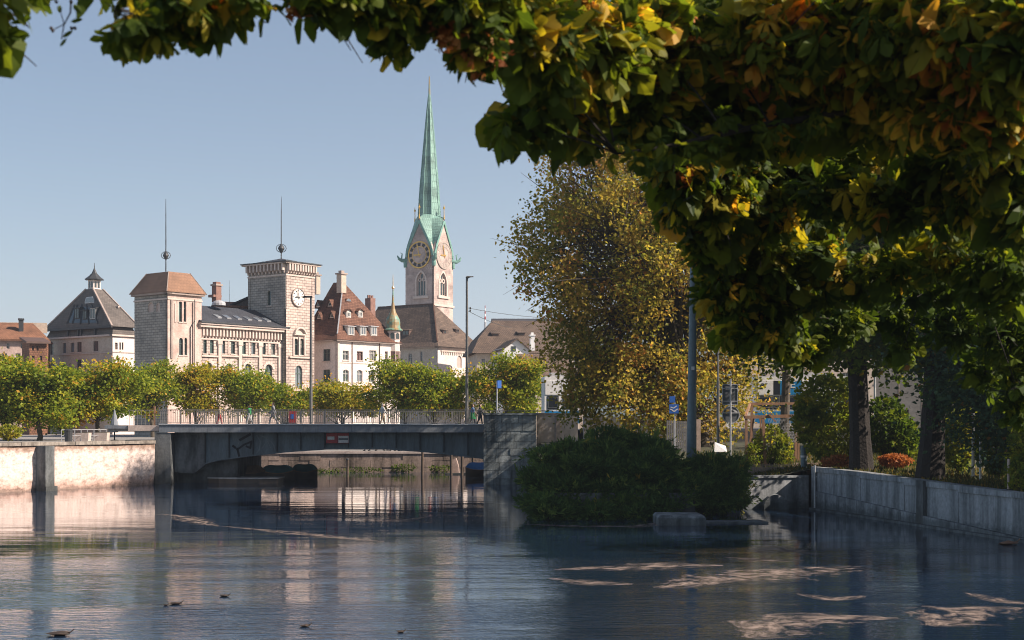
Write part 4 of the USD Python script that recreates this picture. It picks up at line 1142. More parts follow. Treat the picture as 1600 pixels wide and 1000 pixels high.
for (a, b) in ((0, 0), (Wt, 0), (0, Wt)):
    q = P(a, b, zc_ + .6); o = (q - P(hw, hw, zc_ + .6)); o /= np.linalg.norm(o)
    m_ = MB(); m_.tube([q - o * .4, q + o * .9 + [0, 0, -.2], q + o * 1.6 + [0, 0, .25], q + o * 2.0 + [0, 0, 1.0]], [.55, .42, .34, .12], 8); m_.tube([q + o * 1.0, q + o * .8 + [0, 0, 1.5], q + o * 1.3 + [0, 0, 1.7]], [.22, .16, .05], 6); m_.put("water_spout", M["copper_plain"], T)
    m_ = MB(); m_.lathe([q[0], q[1], zc_ - .4], [(.45, -.8), (.5, 0), (.45, .6)], 8); m_.put("corner_cap", M["copper_plain"], T)

# --- hip roofed hall at the left with the lantern
R, L = block(176, 235, 53, 212, 74)
T = thing("lantern_hall", "cream building with a broad grey hipped roof crowned by a white lantern", "building", (*R.O, 3))
z0, z1, z2 = zpx(R, 176, 525), zpx(R, 176, 510), W(0, 452, 242)[2]
w4 = {"mull": 0, "fw": .08}
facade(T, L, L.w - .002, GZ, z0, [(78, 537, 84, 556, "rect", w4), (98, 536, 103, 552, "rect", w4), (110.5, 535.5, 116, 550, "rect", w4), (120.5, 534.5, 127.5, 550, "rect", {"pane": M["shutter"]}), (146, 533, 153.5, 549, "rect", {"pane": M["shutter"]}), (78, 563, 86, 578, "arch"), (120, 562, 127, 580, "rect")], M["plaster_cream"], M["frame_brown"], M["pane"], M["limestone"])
facade(T, R, R.w, GZ, z0, [(179.5, 535.5, 184, 546, "rect", {"pane": M["blocked"]}), (186.5, 535, 189, 546.5, "rect", w4), (190.5, 535, 192.8, 546.5, "rect", w4)], M["plaster_white"], M["frame_brown"], M["pane"])  # paler plaster on the right face: its sunlight is in the colour
backs(T, R, L, z0, M["plaster_cream"])
P = plan(R, L); e = .5
R.bx("string_course", -.1, zpx(R, 190, 551), R.w, zpx(R, 190, 549.5), -.12, -.002, M["limestone"], T)
L.bx("string_course", -.1, zpx(L, 120, 554), L.w, zpx(L, 120, 552.5), -.12, -.002, M["limestone"], T)
for fc in (R, L):
    fc.bx("cornice", -.35, z0 + .003, fc.w + .3, z0 + .3, -.35, .4, M["limestone"], T)
roof(T, "attic", frust(P, -.15, R.w + .15, -.15, L.w + .15, z0 + .305, .35, R.w - .35, .35, L.w - .35, z1 - .05), M["hip_grey"])
cx_, cy_ = W(147.5, 0, P(R.w / 2, L.w / 2, 0)[1])[0], P(R.w / 2, L.w / 2, 0)[1]
lc = np.array([cx_, cy_]) - R.O
ls, lt = lc @ R.dir, lc @ R.inw
rfc = frust(P, -e, R.w + e, -e, L.w + e, z1, ls - 1.0, ls + 1.0, lt - 1.0, lt + 1.0, z2)
rf = roof(T, "roof", rfc, M["hip_grey"])
m_ = MB(); m_.bar(P(-e, -e, z1 + .05), P(ls - 1, lt - 1, z2 + .05), .28); m_.bar(P(-e, L.w + e, z1 + .05), P(ls - 1, lt + 1, z2 + .05), .22); m_.bar(P(R.w + e, -e, z1 + .05), P(ls + 1, lt - 1, z2 + .05), .22); m_.put("hip_ridge", M["sandstone_trim"], rf)
L.bx("attic_beam", -.3, z1 - .2, L.w + .4, z1 + .12, -.62, -.3, M["iron"], T)
for x in (107, 123, 127.5, 149.5):
    s = L.px(x); L.bx("attic_post", s - .16, z0 + .31, s + .16, z1 - .21, -.25, .05, M["iron"], T)
LF = rfc[3]
for x in (105, 113.5, 126, 139, 153):
    a, b = on_roof(None, LF, x, 507), on_roof(None, LF, 131 + (x - 131) * .55, 477)
    m_ = MB(); m_.bar(a + [0, 0, .12], b + [0, 0, .12], .26); m_.put("roof_rib", M["iron"], rf)
for k, (xa_, xb_) in enumerate(((105.8, 112.8), (114.3, 125.3), (126.7, 138.3), (139.7, 152.3))):
    q = []
    for x, y in ((xa_, 505), (xb_, 505), (131 + (xb_ - 131) * .6, 480), (131 + (xa_ - 131) * .6, 480)):
        q.append(on_roof(None, LF, x, y) + [0, 0, .07])
    roof(rf, "roof_glazing", [q], M["pane"])
for x, y, w, h in ((120.5, 498, 1.5, 1.9), (133, 499, 1.3, 1.6), (145.5, 499, 1.7, 2.0)):
    dormer(T, LF, x, y, w, h, "flat", L.ang, M["iron"], M["iron"], frame=M["frame_white"] if x > 140 else M["iron"])
dormer(T, LF, 140, 473.5, 2.6, 1.05, "eye", L.ang, M["galvanised"], M["galvanised"], pane=M["pane_sky"])
L.bx("dormer_rail", L.px(119), W(0, 478, 238)[2] - .1, L.px(157), W(0, 478, 238)[2] + .15, 3.6, 3.9, M["limestone"], T)
lp = np.array([cx_, cy_, 0]); q_ = lambda p_: p_ / F * cy_
zz = lambda y: W(0, y, cy_)[2]
m_ = MB(); m_.lathe(lp, [(q_(10.5), zz(458)), (q_(10.5), zz(452)), (q_(9.6), zz(451)), (q_(9.6), zz(438))], 4, R.ang + math.pi / 4); ln = m_.put("lantern", M["plaster_white"], T)
for an in (R.ang - math.pi / 2, R.ang - math.pi):
    c = lp[:2] + q_(9.6) * .7072 * np.array([math.cos(an), math.sin(an)])
    fc = Face(c, an + math.pi / 2)
    for s in (-.32, .32):
        o = opening(s - .22, zz(450), s + .22, zz(440), "arch"); fc.put("lantern_opening", o, -.02, -.001, M["pane"], ln)
m_ = MB(); m_.lathe(lp, [(q_(14.8), zz(437.6)), (q_(15), zz(436.6)), (q_(9), zz(432)), (q_(4.2), zz(427)), (q_(1.6), zz(421)), (q_(.8), zz(419)), (q_(.3), zz(411))], 8, R.ang + math.pi / 8); m_.put("lantern_roof", M["iron"], ln)

# --- low orange roofed houses at the far left
T = thing("orange_roof_house", "low pinkish house with an orange tiled roof and dark chimney at the left edge", "building", (*W(30, 0, 238)[:2], 3))
H1 = Face(W(-40, 0, 232)[:2], math.radians(14)); hw_ = H1.px(72)
zt1 = zpx(H1, 20, 530)
facade(T, H1, hw_, GZ, zt1, [(x, 552, x + 8, 566, "rect") for x in (-20, 3, 24, 48)] + [(x, 536, x + 5, 545, "rect") for x in (-12, 10, 32, 52)], M["plaster_pink"], M["frame_white"], M["pane"])
zq = zpx(H1, 20, 507) + .6
H1.bx("side_wall", hw_ - .4, GZ, hw_, zt1, .503, 9, M["tile_orange"], T)
roof(T, "roof", thick([[H1.P(-.5, zt1, -.6), H1.P(hw_ + .4, zt1, -.6), H1.P(hw_ - 2.5, zq, 5), H1.P(-.5, zq, 5)], [H1.P(hw_ + .4, zt1, -.6), H1.P(hw_ + .4, zt1, 10), H1.P(hw_ - 2.5, zq, 5)], [H1.P(hw_ + .4, zt1, 10), H1.P(-.5, zt1, 10), H1.P(-.5, zq, 5), H1.P(hw_ - 2.5, zq, 5)]], .25), M["tile_orange"])
H1.bx("parapet", -1, zq - 1.6, H1.px(69), zq + .15, 6.0, 6.4, M["plaster_cream"], T)
m_ = MB(); c = W(33, 0, 236); m_.box([c[0], 236, (W(0, 500, 236)[2] + W(0, 530, 236)[2]) / 2], [.75, .75, 3.3], .3); p = m_.put("chimney", M["iron"], T)
m_ = MB(); m_.box([c[0], 236, W(0, 499, 236)[2]], [.95, .95, .3], .3); m_.put("chimney_cap", M["iron"], p)
T = thing("terracotta_annex", "small terracotta walled annex beside the cream lantern hall", "building", (*W(58, 0, 228)[:2], 3))
H2 = Face(W(46, 0, 226)[:2], math.radians(30)); w2 = H2.px(73)
zt2 = zpx(H2, 55, 534)
facade(T, H2, w2, GZ, zt2, [(50, 541, 53, 548, "rect"), (57, 541, 60, 548, "rect"), (50, 556, 54, 565, "rect"), (62, 556, 66, 565, "rect")], M["tile_orange"], M["frame_brown"], M["pane"])
H2.bx("side_wall", 0, GZ, .4, zt2, .503, 6, M["tile_orange"], T)
roof(T, "roof", thick([[H2.P(-.6, zt2, -.7), H2.P(w2 + .5, zt2, -.7), H2.P(w2 + .5, zt2 + 1, 5), H2.P(-.6, zt2 + 1, 5)]], .3), M["frame_brown"])

# --- roofs at the right, half hidden by the plane tree
T = thing("long_roof_house", "broad house with a big grey brown tiled roof behind the plane tree", "building", (*W(800, 0, 262)[:2], 3))
J = Face(W(745, 0, 258)[:2], math.radians(8)); jw = J.px(905)
zj = zpx(J, 760, 552)
facade(T, J, jw, GZ, zj, [(x, 560, x + 6, 572, "rect") for x in range(752, 900, 16)], M["plaster_cream"], M["frame_white"], M["pane"])
zk, zm = zpx(J, 760, 527), W(0, 500.5, 266)[2]
fs = [[J.P(-1, zj, -1), J.P(jw, zj, -1), J.P(jw, zk, 2.2), J.P(.6, zk, 2.2)], [J.P(.6, zk, 2.2), J.P(jw, zk, 2.2), J.P(jw, zm, 8), J.P(3.9, zm, 8)], [J.P(-1, zj, 17), J.P(-1, zj, -1), J.P(.6, zk, 2.2), J.P(.6, zk, 14)], [J.P(.6, zk, 14), J.P(.6, zk, 2.2), J.P(3.9, zm, 8)],
      [J.P(jw, zj, 17), J.P(-1, zj, 17), J.P(.6, zk, 14), J.P(3.9, zm, 8), J.P(jw, zm, 8)]]
roof(T, "roof", fs, M["tile_grey"])
J.bx("side_wall", 0, GZ, .4, zj, .503, 16, M["plaster_cream"], T)
for x, y in ((774, 525), (815, 524)):
    dormer(T, fs[1], x, y, 1.3, .5, "flat", J.ang, M["frame_brown"], M["tile_grey"], frame=M["frame_brown"])
T = thing("slate_roof_house", "dark slate roof rising behind the broad tiled roof", "building", (*W(830, 0, 285)[:2], 3))
J2 = Face(W(772, 0, 280)[:2], math.radians(2)); j2w = J2.px(915)
z5, z6 = W(0, 517, 280)[2], W(0, 497.5, 284)[2]
J2.bx("wall", 0, GZ, j2w, z5, 0, 9, M["plaster_cream"], T)
roof(T, "roof", thick([[J2.P(-.5, z5, -.6), J2.P(j2w, z5, -.6), J2.P(j2w, z6, 4.5), J2.P(-.5, z6, 4.5)], [J2.P(j2w, z5, 9.6), J2.P(-.5, z5, 9.6), J2.P(-.5, z6, 4.5), J2.P(j2w, z6, 4.5)]], .3), M["slate"])
T = thing("white_gable_house", "small white gabled house in front of the broad brown roof", "building", (*W(806, 0, 225)[:2], 3))
G = Face(W(786, 0, 225)[:2], math.radians(12)); gw_ = G.px(826)
s_, zp = G.px(807.5, 529.5)
zg_ = zpx(G, 788, 544)
G.put("wall", Polygon([(0, GZ), (gw_, GZ), (gw_, zg_), (s_, zp - .15), (0, zg_)]), 0, 8, M["white_paint"], T)
b = G.rect((799, 541, 806, 549)); G.bx("window", *b, -.06, -.002, M["pane"], T)
roof(T, "roof", thick([[G.P(-.4, zg_ - .3, -.4), G.P(s_, zp + .1, -.4), G.P(s_, zp + .1, 8.3), G.P(-.4, zg_ - .3, 8.3)][::-1], [G.P(s_, zp + .1, -.4), G.P(gw_ + .4, zg_ - .3, -.4), G.P(gw_ + .4, zg_ - .3, 8.3), G.P(s_, zp + .1, 8.3)][::-1]], .2), M["tile_grey"])
c = W(831.5, 0, 222)
m_ = MB(); m_.box([c[0], 222, W(0, 536, 222)[2]], [.7, .7, 2.4], .2); p = m_.put("chimney", M["white_paint"], T)
m_ = MB(); m_.box([c[0], 222, W(0, 524, 222)[2]], [.9, .9, .2], .2); m_.box([c[0], 222, W(0, 521.5, 222)[2]], [.4, .4, .4], .2); m_.put("chimney_cap", M["white_paint"], p)
T = thing("pediment_house", "grey stone house with a tiled roof and triangular pediment beside the plane tree", "building", (*W(845, 0, 190)[:2], 3))
K = Face(W(806, 0, 190)[:2], math.radians(12)); kw = K.px(900)
zk0, zk1 = zpx(K, 840, 588), W(0, 553, 195)[2]
facade(T, K, kw, GZ, zk0, [(x, 602, x + 6, 622, "rect") for x in (815, 829, 843, 857, 871)], M["plaster_cream"], M["frame_white"], M["pane"], M["limestone"])
K.bx("side_wall", 0, GZ, .4, zk0, .503, 9, M["plaster_cream"], T)
roof(T, "roof", thick([[K.P(-.6, zk0 + .1, -.7), K.P(kw, zk0 + .1, -.7), K.P(kw, zk1, 4.5), K.P(1.2, zk1, 4.5)], [K.P(-.6, zk0 + .1, 9.8), K.P(-.6, zk0 + .1, -.7), K.P(1.2, zk1, 4.5)], [K.P(kw, zk0 + .1, 9.8), K.P(-.6, zk0 + .1, 9.8), K.P(1.2, zk1, 4.5), K.P(kw, zk1, 4.5)]], .25), M["tile_grey"])
pz = zpx(K, 820, 576)
K.put("pediment", Polygon([(K.px(812), zk0 - .1), (K.px(843), zk0 - .1), (K.px(815), pz + .3)]), -1.1, -.75, M["limestone"], T)
K.bx("cornice", -.4, zk0 - .35, kw, zk0 - .12, -.8, -.002, M["limestone"], T)

# --- buildings glimpsed between the trunks at the right
T = thing("grey_office_block", "plain grey concrete building glimpsed between the dark trunks at the right", "building", (*W(1480, 0, 128)[:2], 3))
Q = Face(W(1368, 0, 125)[:2], math.radians(4)); qw = Q.px(1700)
facade(T, Q, qw, GZ, W(0, 520, 125)[2], [(1478, 634, 1526, 668, "rect", {"mull": 3}), (1560, 634, 1600, 668, "rect", {"mull": 3}), (1386, 640, 1420, 668, "rect", {"mull": 2})], M["concrete_grey_shaded"], M["frame_brown"], M["tram_dark"])
for x in (1404, 1440, 1476, 1530, 1566):
    s = Q.px(x); Q.bx("panel_joint", s, GZ, s + .06, W(0, 521, 125)[2], -.03, -.002, M["sandstone_trim"], T)
Q.bx("roof", -.5, W(0, 520, 125)[2] + .003, qw + .5, W(0, 512, 125)[2], -.6, 12, M["frame_brown"], T)
T = thing("pink_townhouse", "pale townhouse behind the tram at the right", "building", (*W(1230, 0, 175)[:2], 3))
Q = Face(W(1150, 0, 172)[:2], math.radians(4)); qw = Q.px(1420)
facade(T, Q, qw, GZ, W(0, 470, 172)[2], [(x, y, x + 11, y + 17, "rect") for x in range(1160, 1410, 26) for y in (486, 518, 550, 582)], M["plaster_cream"], M["frame_white"], M["pane"], M["limestone"])
roof(T, "roof", thick([[Q.P(-.5, W(0, 470, 172)[2], -.6), Q.P(qw, W(0, 470, 172)[2], -.6), Q.P(qw, W(0, 430, 176)[2], 5), Q.P(-.5, W(0, 430, 176)[2], 5)], [Q.P(qw, W(0, 470, 172)[2], 10), Q.P(-.5, W(0, 470, 172)[2], 10), Q.P(-.5, W(0, 430, 176)[2], 5), Q.P(qw, W(0, 430, 176)[2], 5)]]), M["tile_grey"])

# --- far hill and its mast
xs_ = np.linspace(-900, 1500, 240); ys_ = np.linspace(1500, 3800, 60)
X, Yg = np.meshgrid(xs_, ys_)
prof = np.interp(X, [-900, -250, -80, 150, 600, 1500], [0, 20, 150, 235, 260, 170]) * np.exp(-((Yg - 2900) / 620) ** 2)
Zh = prof + (meshkit.fbm(np.stack([X / 90, Yg / 90, 0 * X], -1), 4, 8) - .5) * 30 * (prof > 5) + (meshkit.noise(np.stack([X / 14, Yg / 20, 0 * X], -1), 9) - .5) * 14 * (prof > 5) - 3
ii = np.arange(X.size).reshape(X.shape)
put("wooded_hill", (np.stack([X.ravel(), Yg.ravel(), Zh.ravel()], 1), np.stack([ii[:-1, :-1], ii[:-1, 1:], ii[1:, 1:], ii[1:, :-1]], -1).reshape(-1, 4)), M["hill_green"], kind="structure", smooth=True)
T = thing("radio_mast", "thin red and white radio mast above the far roofs", "mast", (*W(758, 0, 600)[:2], 3))
for k in range(6):
    y0_, y1_ = 503 - k * 4.3, 503 - (k + 1) * 4.3
    m_ = MB(); m_.tube([W(758, y0_ + .01, 600), W(758, y1_, 600)], [.42 - .05 * k, .38 - .05 * k], 6); m_.put("mast_section", M["sign_red" if k % 2 else "white_paint"], T)
m_ = MB(); m_.tube([W(758, 655, 600), W(758, 503, 600)], .5, 6); m_.put("mast_base", M["galvanised"], T)
# ------------------------------------------------------------------ trees and leaves
leafmat("leaf_river", [(0, (.06, .10, .010)), (.4, (.15, .19, .016)), (.72, (.27, .29, .024)), (.93, (.42, .34, .03)), (1, (.44, .24, .03))], .4)
leafmat("leaf_river_yellow", [(0, (.07, .10, .012)), (.35, (.20, .21, .02)), (.7, (.38, .32, .028)), (1, (.46, .25, .03))], .4)
leafmat("leaf_plane", [(0, (.08, .105, .018)), (.35, (.18, .18, .028)), (.65, (.33, .25, .05)), (.88, (.36, .25, .06)), (1, (.40, .19, .065))], .58, tint=(1, .95, .6))
leafmat("leaf_dark", [(0, (.03, .055, .007)), (.5, (.07, .11, .010)), (.82, (.17, .19, .013)), (.94, (.34, .24, .02)), (1, (.34, .14, .02))], .35, spec=.08)
leafmat("leaf_teal", [(0, (.03, .06, .036)), (.6, (.055, .10, .058)), (.95, (.075, .11, .05)), (1, (.2, .1, .03))], .3, spec=.08)
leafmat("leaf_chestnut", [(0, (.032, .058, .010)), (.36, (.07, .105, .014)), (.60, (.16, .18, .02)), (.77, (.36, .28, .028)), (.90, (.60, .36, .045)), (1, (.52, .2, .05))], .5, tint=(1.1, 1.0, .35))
leafmat("leaf_rust", [(0, (.18, .06, .02)), (.5, (.34, .13, .04)), (1, (.42, .22, .09))], .3, tint=(1, .8, .5))
leafmat("leaf_juniper", [(0, (.022, .045, .014)), (.5, (.055, .105, .026)), (.88, (.14, .19, .04)), (1, (.3, .22, .03))], .25, spec=.1)
leafmat("leaf_bush", [(0, (.06, .10, .012)), (.45, (.16, .19, .016)), (.8, (.32, .28, .022)), (1, (.48, .25, .035))], .4)
leafmat("leaf_grass", [(0, (.04, .05, .015)), (.6, (.08, .085, .02)), (1, (.2, .12, .03))], .3)
DIAMOND = (np.array([[0, 0, 0], [.45, .36, .07], [1, 0, -.05], [.45, -.36, .07]]), np.array([[0, 1, 2], [0, 2, 3]][::-1]))
SPRAY = (np.array([[0, 0, 0], [.5, .13, .03], [1, 0, -.08], [.5, -.13, .03]]), np.array([[0, 1, 2], [0, 2, 3]]))
CLUMP = (np.array([[0, 0, 0], [.5, .4, .1], [1, .1, -.05], [.5, -.4, .1], [.2, .8, .0], [.75, .75, -.1], [.25, -.75, 0]]), np.array([[0, 1, 2], [0, 2, 3], [0, 4, 5], [0, 3, 6]]))


def palmate(n=6, curl=.2, wide=.22, spread=112, seed=0):
    rr_ = np.random.default_rng(seed)
    V, T_ = [[0, 0, 0]], []
    for i, th in enumerate(np.radians(np.linspace(-spread, spread, n))):
        th = th + rr_.normal() * .08
        ln = (1.0 - .38 * abs(th) / 2.0) * rr_.uniform(.85, 1.1)
        c, s = math.cos(th), math.sin(th)
        cu = curl * rr_.uniform(.4, 1.7)
        def pt(r, w, z): return [r * c - w * s, r * s + w * c, z]
        b = len(V)
        V += [pt(.34 * ln, wide * .42 * ln, -.01), pt(.74 * ln, wide * ln, -.03 - cu * .35), pt(.92 * ln, wide * .5 * ln, -.02 - cu * .8), pt(1.0 * ln, 0, -cu * ln * 1.2), pt(.92 * ln, -wide * .5 * ln, -.02 - cu * .8), pt(.74 * ln, -wide * ln, -.03 - cu * .35), pt(.34 * ln, -wide * .42 * ln, -.01), pt(.62 * ln, 0, .045 - cu * .2)]
        T_ += [[0, b + 7, b], [b, b + 7, b + 1], [b + 1, b + 7, b + 2], [b + 2, b + 7, b + 3], [b + 3, b + 7, b + 4], [b + 4, b + 7, b + 5], [b + 5, b + 7, b + 6], [b + 6, b + 7, 0]]
    return np.array(V), np.array(T_)


def lobed(seed=0, curl=.25):
    """A broad leaf with five shallow lobes."""
    rr_ = np.random.default_rng(seed)
    th = np.radians([-165, -125, -98, -68, -48, -24, 0, 24, 48, 68, 98, 125, 165])
    r = np.array([.35, .58, .52, .78, .70, .86, .98, .86, .70, .78, .52, .58, .35]) * rr_.uniform(.92, 1.08, 13)
    V = np.vstack([[[.12, 0, .05]], np.column_stack([r * np.cos(th), r * np.sin(th), -curl * r ** 2 * rr_.uniform(.3, 1.6, 13)])])
    return V, np.array([[0, k, k + 1] for k in range(1, 13)] + [[0, 13, 1]])


PALMS = [palmate(5, .15, .25, 95, 1), palmate(6, .35, .22, 112, 2), palmate(7, .25, .21, 125, 3), palmate(5, .6, .24, 100, 4), lobed(5), lobed(6, .5)]
PALM = PALMS[1]


def frames(n, rng, up=.6, out=None, outw=0.0, droop=0.0):
    """n random leaf frames: columns are the leaf's length, width and normal."""
    nz = rng.normal(size=(n, 3)) * (1 - up) + np.array([0, 0, up])
    nz /= np.linalg.norm(nz, axis=1, keepdims=True)
    d = rng.normal(size=(n, 3))
    if out is not None:
        d = d * (1 - outw) + out * outw * 1.6
    d[:, 2] -= droop
    d -= nz * (d * nz).sum(1, keepdims=True)
    d /= np.linalg.norm(d, axis=1, keepdims=True) + 1e-9
    return np.stack([d, np.cross(nz, d), nz], -1)


def leaf_mesh(pos, size, tmpl, rng, up=.6, out=None, outw=0.0, droop=0.0, tone=None, vary=.35):
    v0, f0 = tmpl
    n = len(pos)
    Rm = frames(n, rng, up, out, outw, droop)
    sz = size * (1 - vary + 2 * vary * rng.random(n))
    V = np.einsum("nij,kj->nki", Rm, v0) * sz[:, None, None] + np.asarray(pos)[:, None]
    Fc = f0[None] + (np.arange(n) * len(v0))[:, None, None]
    tone = rng.random(n) if tone is None else np.clip(tone, 0, 1)
    uv = np.repeat(np.column_stack([tone, rng.random(n)]), len(v0), 0)
    return V.reshape(-1, 3), Fc.reshape(-1, 3), uv


def curve(a, b, bend, n=7):
    t = np.linspace(0, 1, n)[:, None]
    c = (np.asarray(a) + np.asarray(b)) / 2 + np.asarray(bend)
    return (1 - t) ** 2 * np.asarray(a) + 2 * t * (1 - t) * c + t ** 2 * np.asarray(b)


def tree(name, label, base, crown, rad, nclump, nleaf, lsize, lm, bm, tr, seed, clump_r=.8, group=None, fork=.35, hollow=.45, tmpl=DIAMOND, nlimb=40, flat=.55, gap=.42, up=.5, tonevar=.35, limb_r=.25, cat="tree", twigs=0, extra=(), amp=.42):
    rng = np.random.default_rng(seed)
    base, crown, rad = np.array(base, float), np.array(crown, float), np.array(rad, float)
    T = thing(name, label, cat, base, group)
    u = rng.normal(size=(nclump * 3, 3)); u /= np.linalg.norm(u, axis=1, keepdims=True)
    r = hollow + (1 - hollow) * rng.random(len(u)) ** .6
    wob = .93 - amp / 2 + amp * meshkit.fbm(u * 2.2 + seed, 3, seed)
    c = crown + u * rad * (r * wob)[:, None]
    keep = meshkit.noise(c / (rad.mean() * .28) + seed * 3.1, seed) > gap - .12 * rng.random(len(c))
    keep &= c[:, 2] > crown[2] - rad[2] * .98
    c = c[keep][:nclump]
    for (ec, er, en) in extra:
        w3 = rng.normal(size=(en, 3)); w3 /= np.linalg.norm(w3, axis=1, keepdims=True)
        c = np.vstack([c, np.asarray(ec) + w3 * np.asarray(er) * (rng.random(en) ** .4)[:, None]])
    top = crown + np.array([0, 0, rad[2] * .35])
    mid = base + (crown - base) * fork
    mb = MB()
    trunk = np.vstack([base - [0, 0, .4], base, base * .7 + mid * .3 + rng.normal(size=3) * [.06, .06, 0], mid, mid * .4 + top * .6 + rng.normal(size=3) * rad * .05, top])
    mb.tube(trunk, [tr * 1.5, tr * 1.18, tr * .95, tr * .85, tr * .45, tr * .12], 10)
    for k in rng.permutation(len(c))[:nlimb]:
        t = rng.random() * .9
        a = mid + (top - mid) * t
        b = c[k]
        d = np.linalg.norm(b - a)
        w = tr * limb_r * (1.1 - .6 * t)
        pts = curve(a, b, [rng.normal() * .06 * d, rng.normal() * .06 * d, -.10 * d + rng.normal() * .05 * d])
        mb.tube(pts, np.linspace(w, w * .16, len(pts)), 5)
        for q in range(twigs):
            p0 = pts[rng.integers(3, 6)]; e = p0 + (b - a) * .10 + rng.normal(size=3) * d * .13
            mb.tube(curve(p0, e, rng.normal(size=3) * .1, 4), np.linspace(w * .35, w * .06, 4), 3, False)
    mb.put("trunk", M[bm], T)
    per = rng.multinomial(nleaf, np.full(len(c), 1 / len(c)))
    idx = np.repeat(np.arange(len(c)), per)
    off = rng.normal(size=(len(idx), 3)) * clump_r * [1, 1, flat] * (.65 + .7 * rng.random(len(c)))[idx][:, None]
    pos = c[idx] + off
    tone = np.clip((.5 + tonevar * rng.normal(size=len(c)))[idx] * .6 + .4 * rng.random(len(idx)) + .05 * rng.normal(size=len(idx)), 0, 1)
    v, f, uv = leaf_mesh(pos, lsize, tmpl, rng, up=up, out=(off / (np.linalg.norm(off, axis=1, keepdims=True) + 1e-6)), outw=.5, tone=tone)
    put("crown", (v, f), M[lm], T, uv=uv)
    return T


# the row of trees along the far bank: px, top y, bottom y, half width px, depth, tone
river = [
    (8, 556, 668, 52, 124, "leaf_river", "green tree at the left edge above the sunlit quay wall"),
    (58, 566, 672, 44, 121, "leaf_river", "second tree from the left edge, its trunk behind the quay wall"),
    (150, 558, 668, 60, 127, "leaf_river", "broad dark green tree in front of the cream lantern hall"),
    (236, 563, 650, 46, 150, "leaf_river", "green tree at the foot of the old stone tower above the bridge end"),
    (305, 571, 648, 42, 152, "leaf_river_yellow", "yellowing tree right of the old stone tower"),
    (386, 569, 650, 44, 153, "leaf_river", "tree in front of the arched windows of the stone wing"),
    (448, 602, 650, 34, 156, "leaf_river", "low tree at the foot of the clock tower"),
    (535, 598, 650, 44, 158, "leaf_river_yellow", "low olive tree in front of the tiled corner house"),
    (632, 565, 652, 50, 152, "leaf_river", "rounded tree below the onion turret"),
    (678, 580, 652, 30, 150, "leaf_river", "tree before the church hall with the lamp post to its right"),
    (716, 573, 652, 30, 153, "leaf_river_yellow", "yellow green tree right behind the tall lamp post on the bridge"),
    (790, 549, 655, 52, 150, "leaf_river", "tall dark green tree left of the plane tree, behind the blue sign"),
]
for i, (px, y0, y1, hw_, Y, lm, lab) in enumerate(river):
    zb = QZ if Y < 130 else FZ
    c = W(px, (y0 + y1) / 2, Y); k = Y / F
    rz_ = (y1 - y0) / 2 * k
    rx_ = hw_ * k * (1.12 if px < 200 else 1.08)
    rl = np.random.default_rng(700 + i)
    lobes = [(c + np.array([rl.uniform(-.95, .95) * rx_, rl.uniform(-.4, .2) * rx_, rl.uniform(-.7, .75) * rz_]), np.array([1, 1, .75]) * rx_ * rl.uniform(.28, .45), 16) for q in range(10)]
    c = c - [0, 0, .06 * rz_]
    tree("river_tree", lab, (c[0] + .2, Y, zb), c, (rx_ * .92, rx_ * .8, rz_ * .95), 80, int(9500 * (hw_ / 44) ** 2 * (1.25 if y1 - y0 > 95 else 1)), .29, lm, "bark_plane", .24, 100 + i, clump_r=.5, group="trees along the far river bank", fork=.35, hollow=.3, gap=.43, up=.45, nlimb=30, tonevar=.42, extra=lobes, amp=1.0)
# smaller yellow shrubs on the quay at the left
# the big plane tree and the trees behind it
tree("plane_tree", "tall plane tree with golden brown autumn leaves in the middle of the view", (14.4, 104, 3.0), W(1000, 400, 104) + [0, 0, .3], (9.9, 8.0, 12.0), 1000, 85000, .27, "leaf_plane", "bark_plane", .66, 7, clump_r=.52, fork=.3, hollow=.35, gap=.45, up=.35, nlimb=220, twigs=4, limb_r=.30, flat=.9, tonevar=.4, extra=((W(985, 615, 102), (5.0, 4.8, 3.4), 110), (W(925, 600, 102), (2.6, 2.6, 3.4), 60), (W(1010, 190, 104), (4.5, 4, 2.6), 60), (W(1090, 620, 105), (5.2, 3.5, 3.6), 110), (W(1140, 520, 104), (3.5, 3.5, 4.5), 70)))
tree("bank_tree", "yellow green tree behind the pergola at the right of the plane tree", (22, 114, 3.3), W(1235, 430, 114), (7, 6, 8.0), 260, 17000, .32, "leaf_bush", "bark_plane", .4, 21, clump_r=.8, fork=.4, hollow=.3)
